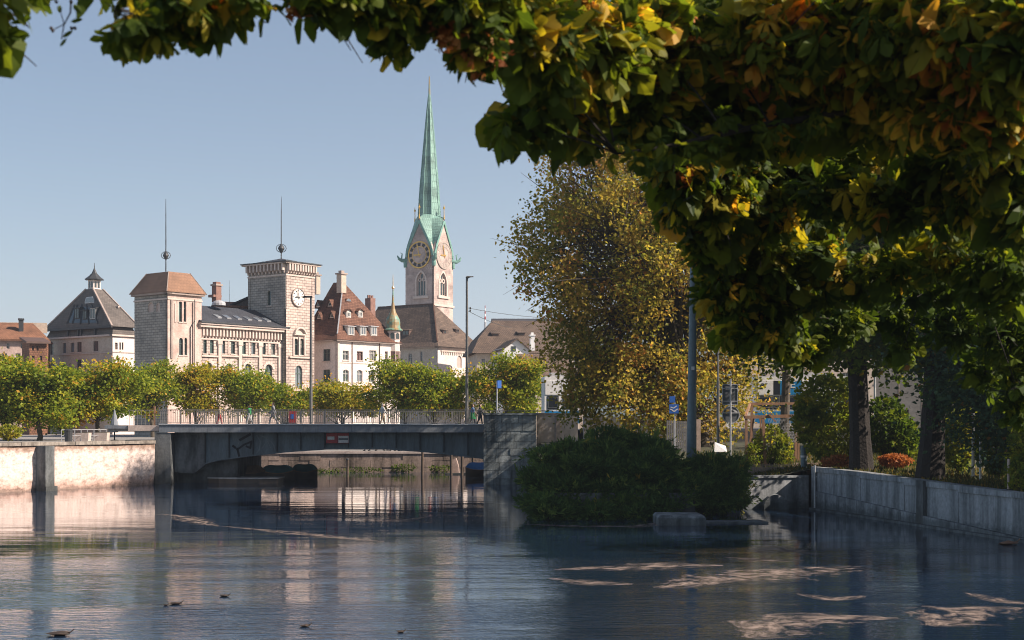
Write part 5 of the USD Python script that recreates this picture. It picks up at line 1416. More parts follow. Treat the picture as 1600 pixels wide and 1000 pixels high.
# the dark trees on the right bank
for i, (nm, lab, b, c, r, lm, nl, tr) in enumerate((
    ("park_tree", "dark tree whose thick trunk stands behind the wall, left of the pair", (W(1346, 730, 79)[0], 79, 2.2), W(1330, 330, 79), (7.6, 6.5, 9.3), "leaf_dark", 60000, .62),
    ("park_tree", "dark tree with the thickest trunk, right of the pair behind the wall", (W(1453, 740, 71)[0], 71, 2.1), W(1478, 270, 72), (7.0, 6.5, 9.6), "leaf_dark", 60000, .66),
    ("cedar_tree", "dense blue green tree at the right edge hanging low over the wall", (W(1610, 740, 66)[0], 66, 2.0), W(1585, 400, 66), (4.9, 5.5, 10.2), "leaf_teal", 52000, .5))):
    ex = [[(W(1290, 490, 82), (3.2, 2.5, 2.2), 40), (W(1380, 520, 80), (2.6, 2.5, 1.6), 26), (W(1240, 520, 84), (2.2, 2, 2.0), 26)], [(W(1400, 500, 73), (2.8, 2.5, 1.8), 34), (W(1500, 530, 72), (2.6, 2.5, 1.8), 34), (W(1550, 480, 70), (2.5, 2.5, 2), 30)], [(W(1560, 620, 65), (1.5, 1.6, 2.2), 26), (W(1590, 560, 65), (2, 2, 2), 26)]][i]
    tree(nm, lab, b, c, r, 600, nl, .34 if i < 2 else .24, lm, "bark_dark", tr, 40 + i, clump_r=.95, fork=.45, hollow=.2, gap=.35, nlimb=60, up=.5, flat=.8, extra=ex)
# park trees outside the frame at the right, whose shade falls on the bank
for i, (x, y, h, lab) in enumerate(((41, 61, 21, "tall park tree outside the view, nearest the two thick trunks"), (34, 50, 22, "park tree outside the view, nearest the viewer"), (36, 98, 17, "shortest park tree outside the view, near the pergola"))):
    tree("shade_tree", lab, (x, y, 2.2), (x, y, h * .58), (7.0, 7.0, h * .42), 260, 15000, .5, "leaf_dark", "bark_dark", .55, 60 + i, clump_r=1.0, group="park trees outside the view", hollow=.3, gap=.36)


def bush(name, label, blobs, n, size, lm, seed, tmpl=DIAMOND, group=None, up=.4, outw=.4, stems=8, cat="bush", shoots=0):
    """blobs: (px, py, rx px, ry px, depth, half depth)"""
    rng = np.random.default_rng(seed)
    cs = np.array([W(b[0], b[1], b[4]) for b in blobs]); rs = np.array([[b[2] / F * b[4], b[5], b[3] / F * b[4]] for b in blobs])
    lo = cs - rs
    gx, gy = cs[:, 0].mean(), cs[:, 1].mean()
    T = thing(name, label, cat, (gx, gy, lo[:, 2].min()), group)
    vol = rs.prod(1) ** (2 / 3); idx = rng.choice(len(blobs), n, p=vol / vol.sum())
    u = rng.normal(size=(n, 3)); u /= np.linalg.norm(u, axis=1, keepdims=True)
    wob = .8 + .45 * meshkit.fbm(u * 3 + idx[:, None] * 7.3, 3, seed)
    r = (.45 + .55 * rng.random(n) ** .45) * wob
    pos = cs[idx] + u * rs[idx] * r[:, None]
    ok = meshkit.noise(pos / (rs.mean() * .4) + seed, seed) > .28
    out = u + [0, 0, .45]; out /= np.linalg.norm(out, axis=1, keepdims=True)
    tone = np.clip(meshkit.noise(pos / (rs.mean() * .5), seed + 1) * .8 + .35 * rng.random(n) - .12, 0, 1)
    pos, out, tone, idx = pos[ok], out[ok], tone[ok], idx[ok]
    if shoots:
        far = np.argsort(-np.einsum("ij,ij->i", pos - cs.mean(0), out))[:len(pos) // 2]
        sh = rng.choice(far, shoots); ext = [(pos, out, tone)]
        for q in sh:
            d = out[q] * [1.3, 1, .8] + rng.normal(size=3) * .35; d /= np.linalg.norm(d)
            ln = rng.uniform(.35, 1.05); t = np.linspace(0, 1, 16)[:, None]
            ext.append((pos[q] + d * ln * t - [0, 0, .25] * t ** 2 * ln + rng.normal(size=(16, 3)) * .045, np.tile(d, (16, 1)), np.clip(tone[q] + .25 * t[:, 0], 0, 1)))
        pos, out, tone = (np.vstack([e[0] for e in ext]), np.vstack([e[1] for e in ext]), np.concatenate([e[2] for e in ext]))
    v, f, uv = leaf_mesh(pos, size, tmpl, rng, up=up, out=out, outw=outw, tone=tone, vary=.6 if shoots else .35)
    mb = MB()
    for k in rng.choice(len(idx), min(stems, len(idx)), replace=False):
        a = np.array([gx + rng.normal() * .15 * rs[:, 0].mean(), gy, lo[:, 2].min() - .2])
        a = np.array([cs[idx[k]][0] + rng.normal() * .1, cs[idx[k]][1], lo[idx[k]][2] - .15])
        mb.tube(curve(a, pos[k], rng.normal(size=3) * .1, 5), np.linspace(.035, .01, 5), 4)
    mb.put("stems", M["bark_dark"], T)
    put("foliage", (v, f), M[lm], T, uv=uv)
    return T


jr = np.random.default_rng(55)
jpoly = Polygon([(808, 742), (835, 720), (862, 700), (888, 688), (915, 694), (945, 682), (985, 688), (1012, 690), (1045, 702), (1075, 716), (1068, 760), (1050, 796), (1010, 806), (950, 808), (880, 806), (830, 800), (816, 778), (836, 760)])
jb = []
while len(jb) < 74:
    x, y = jr.uniform(805, 1080), jr.uniform(680, 810)
    if jpoly.contains(Point(x, y)):
        t = (y - 680) / 130
        jb.append((x, y, jr.uniform(22, 44), jr.uniform(9, 17), 78.5 - 5.6 * t + jr.uniform(-.9, .9), jr.uniform(.7, 1.2)))
bush("juniper_bush", "large dark spreading juniper hanging over the water right of the abutment", jb + [(930, 750, 85, 46, 76.5, 2.0), (1010, 755, 50, 40, 76.5, 1.8), (862, 764, 34, 30, 75, 1.2)], 80000, .30, "leaf_juniper", 5, tmpl=SPRAY, up=.3, outw=.75, stems=60, shoots=420)
bush("hedge_bush", "low dark hedge between the juniper and the pergola", [(1095, 740, 40, 22, 77.5, 1.5), (1140, 748, 26, 26, 77.6, 1.4), (1075, 768, 44, 30, 75.8, 1.2), (1120, 775, 36, 26, 76.5, 1.3), (1110, 722, 22, 12, 78, .9), (1150, 728, 16, 12, 78, .8), (1070, 738, 26, 16, 77, 1), (1150, 775, 20, 20, 77, 1)], 20000, .25, "leaf_juniper", 6, tmpl=SPRAY, up=.3, outw=.7, stems=24, shoots=120)
bush("leafy_bush", "sunlit yellow green bush between the pergola and the left dark trunk", [(1292, 628, 48, 42, 84, 1.8), (1300, 680, 42, 45, 83.5, 1.6), (1268, 660, 30, 36, 84, 1.4)], 7500, .26, "leaf_bush", 7, stems=20)
bush("leafy_bush", "dark green shrub at the foot of the left trunk", [(1385, 665, 34, 44, 82, 1.4), (1410, 690, 26, 40, 82, 1.2)], 4200, .26, "leaf_dark", 8, stems=14)
bush("leafy_bush", "bright yellow green shrub just right of the thickest trunk", [(1498, 690, 26, 44, 76, 1.2), (1512, 668, 22, 30, 76, 1.1)], 3800, .24, "leaf_bush", 9, stems=14)
bush("leafy_bush", "yellowing shrub overhanging the wall at the right edge", [(1597, 745, 22, 34, 61.5, .8), (1610, 690, 30, 50, 62, 1)], 3200, .2, "leaf_bush", 10, stems=12)
bush("leafy_bush", "green shrub beside the white posts at the right", [(1560, 690, 32, 50, 72, 1.3)], 3600, .24, "leaf_dark", 12, stems=12)
bush("rose_bush", "leafy rose bush growing inside the wooden pergola", [(1205, 695, 26, 30, 88.5, .8), (1178, 710, 12, 22, 88, .5), (1225, 705, 14, 24, 88, .5)], 2600, .2, "leaf_bush", 13, stems=16)
bush("flower_bed", "row of orange red shrubs glowing in the sun between the trunks", [(1398, 720, 26, 9, 80, .6)], 1500, .16, "leaf_rust", 14, stems=6, cat="flowers")
bush("flower_bed", "rust coloured shrub at the foot of the left trunk", [(1308, 724, 24, 12, 82, .6)], 1100, .16, "leaf_rust", 15, stems=6, cat="flowers")
bush("yellow_shrub", "small yellow orange shrub on the quay at the far left", [(14, 675, 20, 10, 112, .6)], 900, .22, "leaf_river_yellow", 16, stems=6)
bush("ivy_patch", "green plants hanging from the far quay wall under the arch", [(560, 735, 40, 4, 140.6, .2), (630, 731, 20, 6, 140.6, .2), (690, 733, 22, 5, 140.6, .2), (505, 736, 24, 3, 140.6, .2)], 900, .2, "leaf_dark", 17, stems=4, cat="plants")
# grass and weeds along the top of the right wall
rng = np.random.default_rng(77)
n = 26000
gx, gy = rng.uniform(12, 27, n), rng.uniform(50, 96, n)
ok = shapely.contains_xy(BANK.buffer(-.55), gx, gy)
gx, gy = gx[ok], gy[ok]
pos = np.column_stack([gx, gy, bank_z(gx, gy) - .03])
v, f, uv = leaf_mesh(pos, .26, SPRAY, rng, up=.12, out=np.tile([0, 0, 1.0], (len(pos), 1)), outw=.75)
put("grass", (v, f), M["leaf_grass"], uv=uv, label="thin dry grass and weeds on the bank above the river wall", cat="grass", kind="stuff")

# ------------------------------------------------------------------ the chestnut over the camera
T = thing("chestnut_tree", "near horse chestnut tree with yellowing leaves hanging across the top and right", "tree", (10.5, 12.0, 2.2))
rng = np.random.default_rng(5)
# px, py, radius x, radius y, depth, leaves
blobs = [
    (225, 62, 48, 24, 9.5, 42), (290, 35, 70, 34, 9.7, 95), (345, 22, 36, 22, 9.8, 40), (265, 5, 60, 20, 9.8, 50), (190, 80, 18, 9, 9.5, 8),
    (6, 30, 12, 32, 9.0, 12), (-4, 70, 10, 22, 9.0, 6), (405, 12, 22, 16, 9.6, 14), (40, -4, 12, 8, 9.4, 4), (170, -2, 18, 8, 9.4, 6),
    (470, 12, 26, 22, 10, 30), (520, 20, 40, 30, 10.2, 62), (575, 30, 40, 36, 10.4, 75), (620, 58, 36, 38, 10.6, 66), (622, 84, 16, 12, 10.8, 8), (605, 95, 12, 12, 10.6, 6),
    (680, 30, 60, 36, 10.6, 110), (735, 60, 48, 42, 10.9, 90), (770, 30, 50, 40, 11, 100), (735, 105, 28, 16, 11, 20), (775, 95, 22, 26, 11, 24),
    (830, 60, 70, 60, 11.5, 210), (850, 120, 46, 46, 12, 110), (800, 205, 22, 24, 12.2, 12), (845, 180, 42, 30, 12.5, 60), (900, 200, 40, 22, 13, 46),
    (920, 80, 90, 80, 12.5, 300), (1020, 70, 90, 80, 13.2, 340), (1120, 80, 90, 90, 14, 380), (980, 165, 70, 40, 13.5, 150), (1060, 180, 80, 50, 14, 240), (1150, 180, 80, 60, 14.5, 300),
    (1060, 260, 56, 56, 16, 230), (1120, 290, 70, 70, 16.5, 330), (1190, 280, 70, 90, 17, 400), (1050, 320, 26, 34, 16.5, 60), (1110, 370, 50, 50, 17.2, 190), (1180, 390, 70, 70, 18, 340), (1130, 450, 40, 50, 18, 150), (1200, 470, 56, 60, 18.5, 240), (1160, 520, 40, 24, 18.8, 70), (1225, 530, 40, 30, 19, 90),
    (1220, 60, 90, 80, 13, 330), (1320, 60, 90, 80, 13, 330), (1420, 50, 90, 80, 12.5, 320), (1520, 50, 90, 80, 12, 320), (1600, 60, 60, 90, 11.5, 240),
    (1250, 170, 80, 60, 14, 230), (1340, 160, 80, 60, 13.5, 240), (1440, 160, 80, 60, 13, 240), (1540, 170, 80, 70, 12.5, 260),
    (1560, 250, 60, 60, 14, 150), (1470, 240, 70, 40, 15, 110), (1590, 330, 30, 60, 14, 90), (1310, 300, 60, 40, 16, 120), (1400, 320, 60, 40, 15.5, 120), (1500, 310, 60, 50, 15, 130), (1290, 420, 50, 50, 18, 110), (1380, 420, 60, 46, 17.5, 110), (1470, 400, 60, 50, 16.5, 110), (1560, 430, 50, 60, 15.5, 90), (1255, 545, 36, 34, 22, 90), (1310, 500, 60, 36, 22, 130), (1400, 490, 60, 44, 23, 150), (1500, 500, 60, 50, 22, 170), (1575, 520, 50, 60, 20, 150), (1590, 610, 34, 60, 20, 90), (1410, 545, 30, 24, 23, 40), (1540, 580, 30, 40, 21, 60), (1350, 430, 70, 40, 20, 130), (1450, 440, 70, 40, 20, 140), (1380, 230, 60, 34, 16, 70), (1270, 250, 60, 50, 17, 130), (1280, 340, 50, 60, 18.5, 110),
]
boughs = [
    [(10.5, 12.0, 5.6), (8.5, 12, 7.9), (6, 12, 9.1), (3.5, 11.6, 9.35), (1.0, 11, 9.1), (-.8, 10.6, 8.75), (-2.2, 10, 8.35), (-3.4, 9.6, 7.95)],
    [(8.5, 12, 7.9), (6.5, 13, 8.6), (4.2, 13.4, 8.2), (2.4, 13, 7.75), (.9, 12.4, 7.35)],
    [(9.5, 12.2, 6.6), (8, 15, 8), (5.8, 17, 7.9), (3.6, 17.4, 7.5), (2.6, 17, 7.3)],
    [(8.2, 14.6, 7.9), (6, 17.6, 7.3), (4, 18, 6.6), (3.3, 18.4, 6.3)],
    [(6, 12, 9.1), (2, 10.5, 10.2), (-1.5, 9.6, 9.6), (-3.4, 9.0, 8.6), (-3.3, 9.0, 8.0)],
]
mb = MB()
bp = []
for k, b in enumerate(boughs):
    b = np.array(b, float)
    t = np.linspace(0, len(b) - 1, 6 * len(b))
    p = np.stack([np.interp(t, np.arange(len(b)), b[:, j]) for j in range(3)], 1)
    p[1:-1] = (p[:-2] + p[1:-1] * 2 + p[2:]) / 4
    p += (meshkit.noise(p * 1.3 + k, 4)[:, None] - .5) * .12
    mb.tube(p, np.linspace([.15, .09, .09, .07, .08][k], .012, len(p)), 7)
    bp.append(p)
mb.tube([(10.6, 12.1, 1.6), (10.5, 12.0, 2.4), (10.4, 12, 4), (10.4, 12, 5.6), (10, 12.3, 8.5), (9.6, 11.6, 12), (9.4, 11.2, 16)], [.62, .5, .42, .4, .3, .2, .05], 12)
mb.put("trunk", M["bark_dark"], T)
bpa = np.vstack(bp)
mbt = MB()
L_pos, L_out, L_tone, L_sz = [], [], [], []
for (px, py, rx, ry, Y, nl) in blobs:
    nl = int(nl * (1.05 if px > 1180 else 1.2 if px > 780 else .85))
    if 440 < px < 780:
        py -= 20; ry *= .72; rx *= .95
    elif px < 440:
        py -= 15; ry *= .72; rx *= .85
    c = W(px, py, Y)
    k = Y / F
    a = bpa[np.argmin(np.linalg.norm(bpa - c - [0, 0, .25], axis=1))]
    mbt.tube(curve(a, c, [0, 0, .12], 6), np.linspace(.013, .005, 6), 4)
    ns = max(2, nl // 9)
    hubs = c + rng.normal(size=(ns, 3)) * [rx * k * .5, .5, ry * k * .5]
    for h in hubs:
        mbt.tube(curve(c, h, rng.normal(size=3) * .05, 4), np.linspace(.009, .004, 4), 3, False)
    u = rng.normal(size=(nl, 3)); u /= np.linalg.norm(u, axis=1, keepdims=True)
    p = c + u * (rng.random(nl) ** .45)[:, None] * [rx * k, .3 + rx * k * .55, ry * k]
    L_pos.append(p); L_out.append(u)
    L_tone.append(np.clip(rng.beta(1.4, 2.6, nl) + .16 * rng.random() - .03 + (.2 if px > 1180 and py < 230 else .08 if px > 780 and py < 150 else 0), 0, 1))  # yellower towards the top right: sun glow put into the leaf colour
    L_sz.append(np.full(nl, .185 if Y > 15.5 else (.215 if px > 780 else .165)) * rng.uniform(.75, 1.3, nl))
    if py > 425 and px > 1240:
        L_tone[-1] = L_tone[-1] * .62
    for q in p[::3]:
        h = hubs[np.argmin(np.linalg.norm(hubs - q, axis=1))]
        mbt.tube([h, (h + q) / 2 + [0, 0, .03], q], [.004, .003, .002], 3, False)
for p in bp[:4]:                            # leaves along the boughs themselves
    for q in p[4::2]:
        if q[1] < 1 or abs(q[0]) > .4 * q[1]:
            continue
        u = rng.normal(size=(9, 3)); u /= np.linalg.norm(u, axis=1, keepdims=True)
        L_pos.append(q + u * rng.random((9, 1)) * [.34, .3, .26] - [0, .12, .03]); L_out.append(u); L_tone.append(rng.beta(1.4, 3, 9)); L_sz.append(rng.uniform(.1, .19, 9))
mbt.put("twigs", M["bark_dark"], T)
pos, out, tone = np.vstack(L_pos), np.vstack(L_out), np.concatenate(L_tone)
sz = np.concatenate(L_sz)
# the part of the crown above and beside the frame
n = 800
u = rng.normal(size=(n, 3)); u /= np.linalg.norm(u, axis=1, keepdims=True)
cp = np.array([7.0, 11.5, 13.2]) + u * (rng.random(n) ** .4)[:, None] * [8.5, 6.5, 5.2]
vis = (cp[:, 1] > .5) & (np.abs(cp[:, 0]) < .39 * cp[:, 1]) & (cp[:, 2] < ZC + .32 * cp[:, 1])
cp = cp[~vis & (cp[:, 2] > 9.5)]
Rall = leaf_mesh
v0, f0 = PALM
nv = len(v0)
inview = (np.abs(pos[:, 0] / pos[:, 1]) < .37) & ((pos[:, 2] - ZC) / pos[:, 1] < .305)
order = np.argsort(np.where(inview, pos[:, 1], 999))
near = order[:300]
rest = np.setdiff1d(np.arange(len(pos)), near)
pick = rng.integers(0, len(PALMS), len(pos))
for k, i in enumerate(near):
    v, f, uv = leaf_mesh(pos[i:i + 1], sz[i], PALMS[pick[i]], rng, up=.55, out=out[i:i + 1], outw=.45, droop=.55, tone=tone[i:i + 1], vary=.25)
    put("leaf", (v, f), M["leaf_chestnut"], T, uv=uv)


def leaf_mix(ids, P_, S_, O_, T_, up, droop):
    V, Fc, U, n = [], [], [], 0
    for q in range(len(PALMS)):
        s = ids[pick_of(ids) == q]
        if len(s) == 0:
            continue
        v, f, uv = leaf_mesh(P_[s], S_[s][:, None, None] * 1.0 if False else 1.0, PALMS[q], rng, up=up, out=None if O_ is None else O_[s], outw=.45, droop=droop, tone=T_[s], vary=.3)
        k = len(PALMS[q][0])
        c = np.repeat(P_[s], k, 0); v = c + (v - c) * np.repeat(S_[s], k)[:, None]
        V.append(v); Fc.append(f + n); U.append(uv); n += len(v)
    return np.vstack(V), np.vstack(Fc), np.vstack(U)


def pick_of(ids): return (ids * 7919 + 13) % len(PALMS)


v, f, uv = leaf_mix(rest, pos, sz, out, tone, .55, .55)
put("foliage", (v, f), M["leaf_chestnut"], T, uv=uv, kind="stuff")
v, f, uv = leaf_mix(np.arange(len(cp)), cp, np.full(len(cp), .26), None, rng.beta(1.5, 3, len(cp)), .65, .3)
put("upper_foliage", (v, f), M["leaf_chestnut"], T, uv=uv, kind="stuff")
# withered brown bunches
for (px, py, r, Y, n) in ((695, 48, 24, 10.6, 70), (775, 70, 20, 10.8, 60), (738, 84, 18, 10.8, 30), (462, 18, 12, 10, 22), (765, 85, 14, 10.8, 30), (1066, 276, 17, 15.6, 60), (1052, 228, 10, 15.6, 24), (745, 118, 14, 10.9, 12)):
    c = W(px, py, Y); k = Y / F
    q = c + rng.normal(size=(n, 3)) * r * k * .55
    v, f, uv = leaf_mesh(q, .055, CLUMP, rng, up=.1, tone=rng.random(n) * (.5 if px > 1000 else 1))
    put("withered_leaves", (v, f), M["leaf_rust"], T, uv=uv)
# a fruiting twig hanging at the upper left
tw = MB()
tp = lambda x, y: W(x, y, 9.2)
tw.tube([tp(112, -20), tp(110, 20), tp(100, 38), tp(96, 62)], [.008, .006, .005, .003], 5)
tw.tube([tp(100, 38), tp(93, 12)], [.004, .003], 4); tw.tube([tp(100, 38), tp(82, 47)], [.004, .003], 4)
tw.put("twig", M["bark_dark"], T)
for (x, y, s, a) in ((121, 14, .085, 1.0), (120, 32, .085, -.2), (106, 53, .085, -.6), (99, 66, .075, -.9), (93, 14, .055, 1.6)):
    c = tp(x, y)
    o = np.array([[0, 0, 0], [.3, 0, .22], [.7, 0, .2], [1, 0, 0], [.7, 0, -.2], [.3, 0, -.22]]) * s - [s * .5, 0, 0]
    o = np.stack([o[:, 0] * math.cos(a) + o[:, 2] * math.sin(a), o[:, 1] + .012 * np.array([0, 1, 1, 0, -1, -1]), -o[:, 0] * math.sin(a) + o[:, 2] * math.cos(a)], 1)
    put("leaf", (c + o, np.array([[0, 1, 5], [1, 2, 4], [1, 4, 5], [2, 3, 4]])), M["leaf_chestnut"], T, uv=np.tile([.25, .5], (6, 1)))
for (x, y) in ((88, 3), (111, 3), (80, 44), (82.5, 48), (112, 44), (117, 44)):
    m_ = MB(); s = trimesh.creation.icosphere(1, .012); s.apply_translation(tp(x, y)); m_.mesh(s); m_.put("berry", M["debris"], T)
# ------------------------------------------------------------------ street furniture
def pole(T, name, x, y, z0, z1, r0, r1, m, sides=10):
    b = MB(); b.tube([(x, y, z0), (x, y, z0 * .5 + z1 * .5), (x, y, z1)], [r0, (r0 + r1) / 2, r1], sides)
    return b.put(name, M[m], T, smooth=40)


c = W(729.5, 0, 115.3); zt = W(0, 433, 115.3)[2]
T = thing("street_lamp", "tall grey lamp post rising from the near railing of the bridge", "street lamp", (c[0], 115.3, DZ))
pole(T, "post", c[0], 115.3, DZ - .5, zt, .13, .085, "lamp_grey")
b = MB(); b.tube([(c[0], 115.3, zt - .12), (c[0] + .35, 115.3, zt + .05), (c[0] + .5, 115.3, zt + .05)], .04, 6); b.put("arm", M["lamp_grey"], T)
for k, dy in enumerate((-.12, .12)):
    hd = m3.Manifold.hull_points([[c[0] - .1 + x, 115.3 + dy + y, zt + z] for x, y, z in ((0, -.1, -.02), (0, .1, -.02), (.66, -.06, .02), (.66, .06, .02), (.1, -.07, .08), (.1, .07, .08), (.6, 0, .07))]); put("lamp_head", hd, M["lamp_grey"], T)
b = MB(); b.tube([(c[0], 115.3, DZ - .5), (c[0], 115.3, DZ + 1.4)], .17, 10); b.put("sleeve", M["lamp_grey"], T)
c = W(486, 0, 127.4); zt = W(0, 463.5, 127.4)[2]
T = thing("street_lamp", "slim lamp post with a short dark arm in front of the clock tower", "street lamp", (c[0], 127.4, DZ))
pole(T, "post", c[0], 127.4, DZ - .1, zt, .15, .10, "lamp_grey")
b = MB(); b.box((c[0] - .28, 127.4, zt - .02), (.8, .2, .16)); b.put("arm", M["iron"], T)
hd = m3.Manifold.hull_points([[c[0] - .55 + x, 127.4 + y, zt - .03 + z] for x in (-.3, .12) for y in (-.1, .1) for z in (-.04, .05)] + [[c[0] - .9, 127.4, zt - .03]]); put("lamp_head", hd, M["iron"], T)
c = W(1122, 0, 91); zt = W(0, 511, 91)[2]
T = thing("street_lamp", "short street lamp with a flat T shaped head beside the plane tree trunk", "street lamp", (c[0], 91, 2.9))
pole(T, "post", c[0], 91, 2.7, W(0, 595, 91)[2], .11, .09, "lamp_grey")
b = MB(); b.tube([(c[0], 91, W(0, 595, 91)[2]), (c[0], 91, zt)], .065, 8); b.put("upper_post", M["lamp_grey"], T)
b = MB(); b.box((c[0], 91, zt + .05), (.76, .3, .07)); b.box((c[0], 91, zt - .35), (.14, .14, .7)); b.put("lamp_head", M["iron"], T)
c = W(1080, 0, 79); zt = W(0, 352, 79)[2]
T = thing("tram_mast", "thick blue grey tapered mast in front of the plane tree", "mast", (c[0], 79, 1.6))
zs_ = np.linspace(1.3, zt, 12)
b = MB(); b.tube([(c[0] + .10 * (z - 1.3) / 12, 79, z) for z in zs_], np.interp(zs_, [1.3, zt], [.30, .15]), 16); b.put("shaft", M["mast_blue"], T, smooth=40)
for z in (4.2, 7.5, 10.9):
    b = MB(); rr_ = np.interp(z, [1.3, zt], [.30, .15]); b.tube([(c[0] + .1 * (z - 1.3) / 12, 79, z), (c[0] + .1 * (z - 1.3) / 12, 79, z + .07)], rr_ + .015, 16); b.put("band", M["mast_blue"], T)
b = MB(); b.box((c[0] + .05, 78.65, 8.02), (.16, .08, .2)); b.put("inspection_plate", M["galvanised"], T)
# sign pole seen from behind
c = W(1141.5, 0, 88)
T = thing("traffic_sign_pole", "white pole carrying one rectangular and one round sign seen from behind", "road sign", (c[0], 88, 2.6))
pole(T, "post", c[0], 88, 2.3, W(0, 592, 88)[2], .055, .05, "galvanised")
SF = Face((0, 88.12), 0.0)
def sx(px, py, Y=88.12): q = W(px, py, Y); return q[0], q[2]
a, b_ = sx(1128.5, 633), sx(1153, 600)
g = sbox(a[0], a[1], b_[0], b_[1]).buffer(-.1).buffer(.1)
p = SF.put("rectangular_plate", g, 0, .03, M["sign_back"], T)
SF.put("plate_rim", g.difference(g.buffer(-.045)), -.03, -.002, M["galvanised"], p)
for y in (607, 627):
    q0, q1 = sx(1129.5, y), sx(1152, y); SF.bx("bracket", q0[0], q0[1] - .03, q1[0], q1[1] + .03, -.06, -.033, M["galvanised"], p)
cc = sx(1142, 648); g = Point(cc).buffer(.55, 32)
p = SF.put("round_plate", g, 0, .03, M["sign_back"], T)
SF.put("plate_rim", g.difference(g.buffer(-.05)), -.03, -.002, M["galvanised"], p)
for dz in (-.12,):
    SF.bx("bracket", cc[0] - .52, cc[1] - dz - .03, cc[0] + .52, cc[1] - dz + .03, -.06, -.033, M["galvanised"], p)
SF.put("sticker", shapely.LineString([(cc[0] - .3, cc[1] + .1), (cc[0] - .25, cc[1] + .28), (cc[0] - .12, cc[1] + .26)]).buffer(.05), -.02, -.002, M["gold"], p)
SF.put("sticker", shapely.LineString([(cc[0] + .1, cc[1] + .32), (cc[0] + .36, cc[1] + .18)]).buffer(.05), -.02, -.002, M["sign_white"], p)
# blue square sign with a white wave
c = W(1053, 0, 95)
T = thing("wharf_sign", "small blue square sign with a white wave emblem beside the mast", "sign", (c[0], 95, 3))
pole(T, "post", c[0] + .05, 95, 2.7, W(0, 618, 95)[2], .04, .035, "galvanised")
SF2 = Face((0, 94.9), 0.0)
def s2(px, py): q = W(px, py, 94.9); return q[0], q[2]
a, b_ = s2(1045.5, 646), s2(1060.5, 631.5)
p = SF2.bx("plate", a[0], a[1], b_[0], b_[1], 0, .03, M["sign_blue"], T)
xx = np.linspace(a[0] + .08, b_[0] - .08, 16)
SF2.put("wave", shapely.LineString(np.column_stack([xx, (a[1] + b_[1]) / 2 - .1 + .07 * np.sin((xx - a[0]) * 14)])).buffer(.035), -.012, -.002, M["sign_white"], p)
SF2.put("wave", shapely.LineString([(a[0] + .12, a[1] + .42), (a[0] + .3, a[1] + .36), (a[0] + .5, a[1] + .5)]).buffer(.03), -.012, -.002, M["sign_white"], p)
a, b_ = s2(1046, 629), s2(1055, 619); SF2.bx("upper_plate", a[0], a[1], b_[0], b_[1], 0, .03, M["sign_blue"], T)
# thin pole with a blue flag sign behind the bridge
c = W(776.5, 0, 124)
T = thing("direction_sign", "thin pole with a small blue sign in front of the tall green tree", "road sign", (c[0], 124, 4.4))
pole(T, "post", c[0], 124, 4.3, W(0, 595, 124)[2], .07, .06, "galvanised")
Face((c[0] + .05, 123.9), math.radians(35)).bx("plate", 0, W(0, 606.5, 124)[2], .42, W(0, 594.5, 124)[2], 0, .04, M["sign_blue"], T)
# bollard, white posts, end post
c = W(1256, 0, 84.5)
T = thing("bollard", "round blue grey bollard behind the low wall right of the pergola", "bollard", (c[0], 84.5, 1.8))
b = MB(); b.lathe((c[0], 84.5, 0), [(.2, 1.4), (.2, W(0, 700, 84.5)[2]), (.17, W(0, 697.5, 84.5)[2]), (.08, W(0, 696, 84.5)[2])], 16); b.put("post", M["mast_blue"], T, smooth=40)
b = MB(); b.lathe((c[0], 84.5, 0), [(.215, 2.9), (.215, 3.02)], 16); b.put("band", M["galvanised"], T)
for px, y0, y1, Y, w, lab in ((1520.5, 590, 742, 71.5, .085, "tallest white metal post behind the wall at the right"), (1531.5, 672, 748, 69.5, .06, "short white metal post beside the tallest white one"), (1367, 540, 690, 90, .08, "thin pale post glimpsed between the two dark trunks")):
    c = W(px, 0, Y)
    T = thing("metal_post", lab, "post", (c[0], Y, W(0, y1, Y)[2]))
    pole(T, "post", c[0], Y, W(0, y1, Y)[2] - .3, W(0, y0, Y)[2], w, w * .9, "galvanised")
    b = MB(); b.lathe((c[0], Y, W(0, y0, Y)[2]), [(w * 1.2, -.02), (w * 1.2, .04), (w * .4, .1)], 10); b.put("cap", M["galvanised"], T)
c = W(1576, 0, 61.5)
T = thing("metal_post", "low tan post standing on the end of the river wall at the right", "post", (c[0], 61.5, 2.0))
pole(T, "post", c[0], 61.5, 1.8, W(0, 717, 61.5)[2], .07, .065, "wood_pale")
b = MB(); b.box((c[0], 61.5, 2.05), (.26, .26, .08)); b.put("base_plate", M["iron"], T)
c = W(1273, 0, 80.3)
T = thing("water_gauge_pole", "slender pale pole standing in the water at the end of the river wall", "pole", (c[0], 80.3, 0))
pole(T, "post", c[0], 80.3, -1, W(0, 727, 80.3)[2], .06, .055, "galvanised")
b = MB(); b.box((c[0] + .08, 80.45, 1.9), (.12, .25, .06)); b.box((c[0] + .08, 80.45, .8), (.12, .25, .06)); b.put("wall_bracket", M["galvanised"], T)

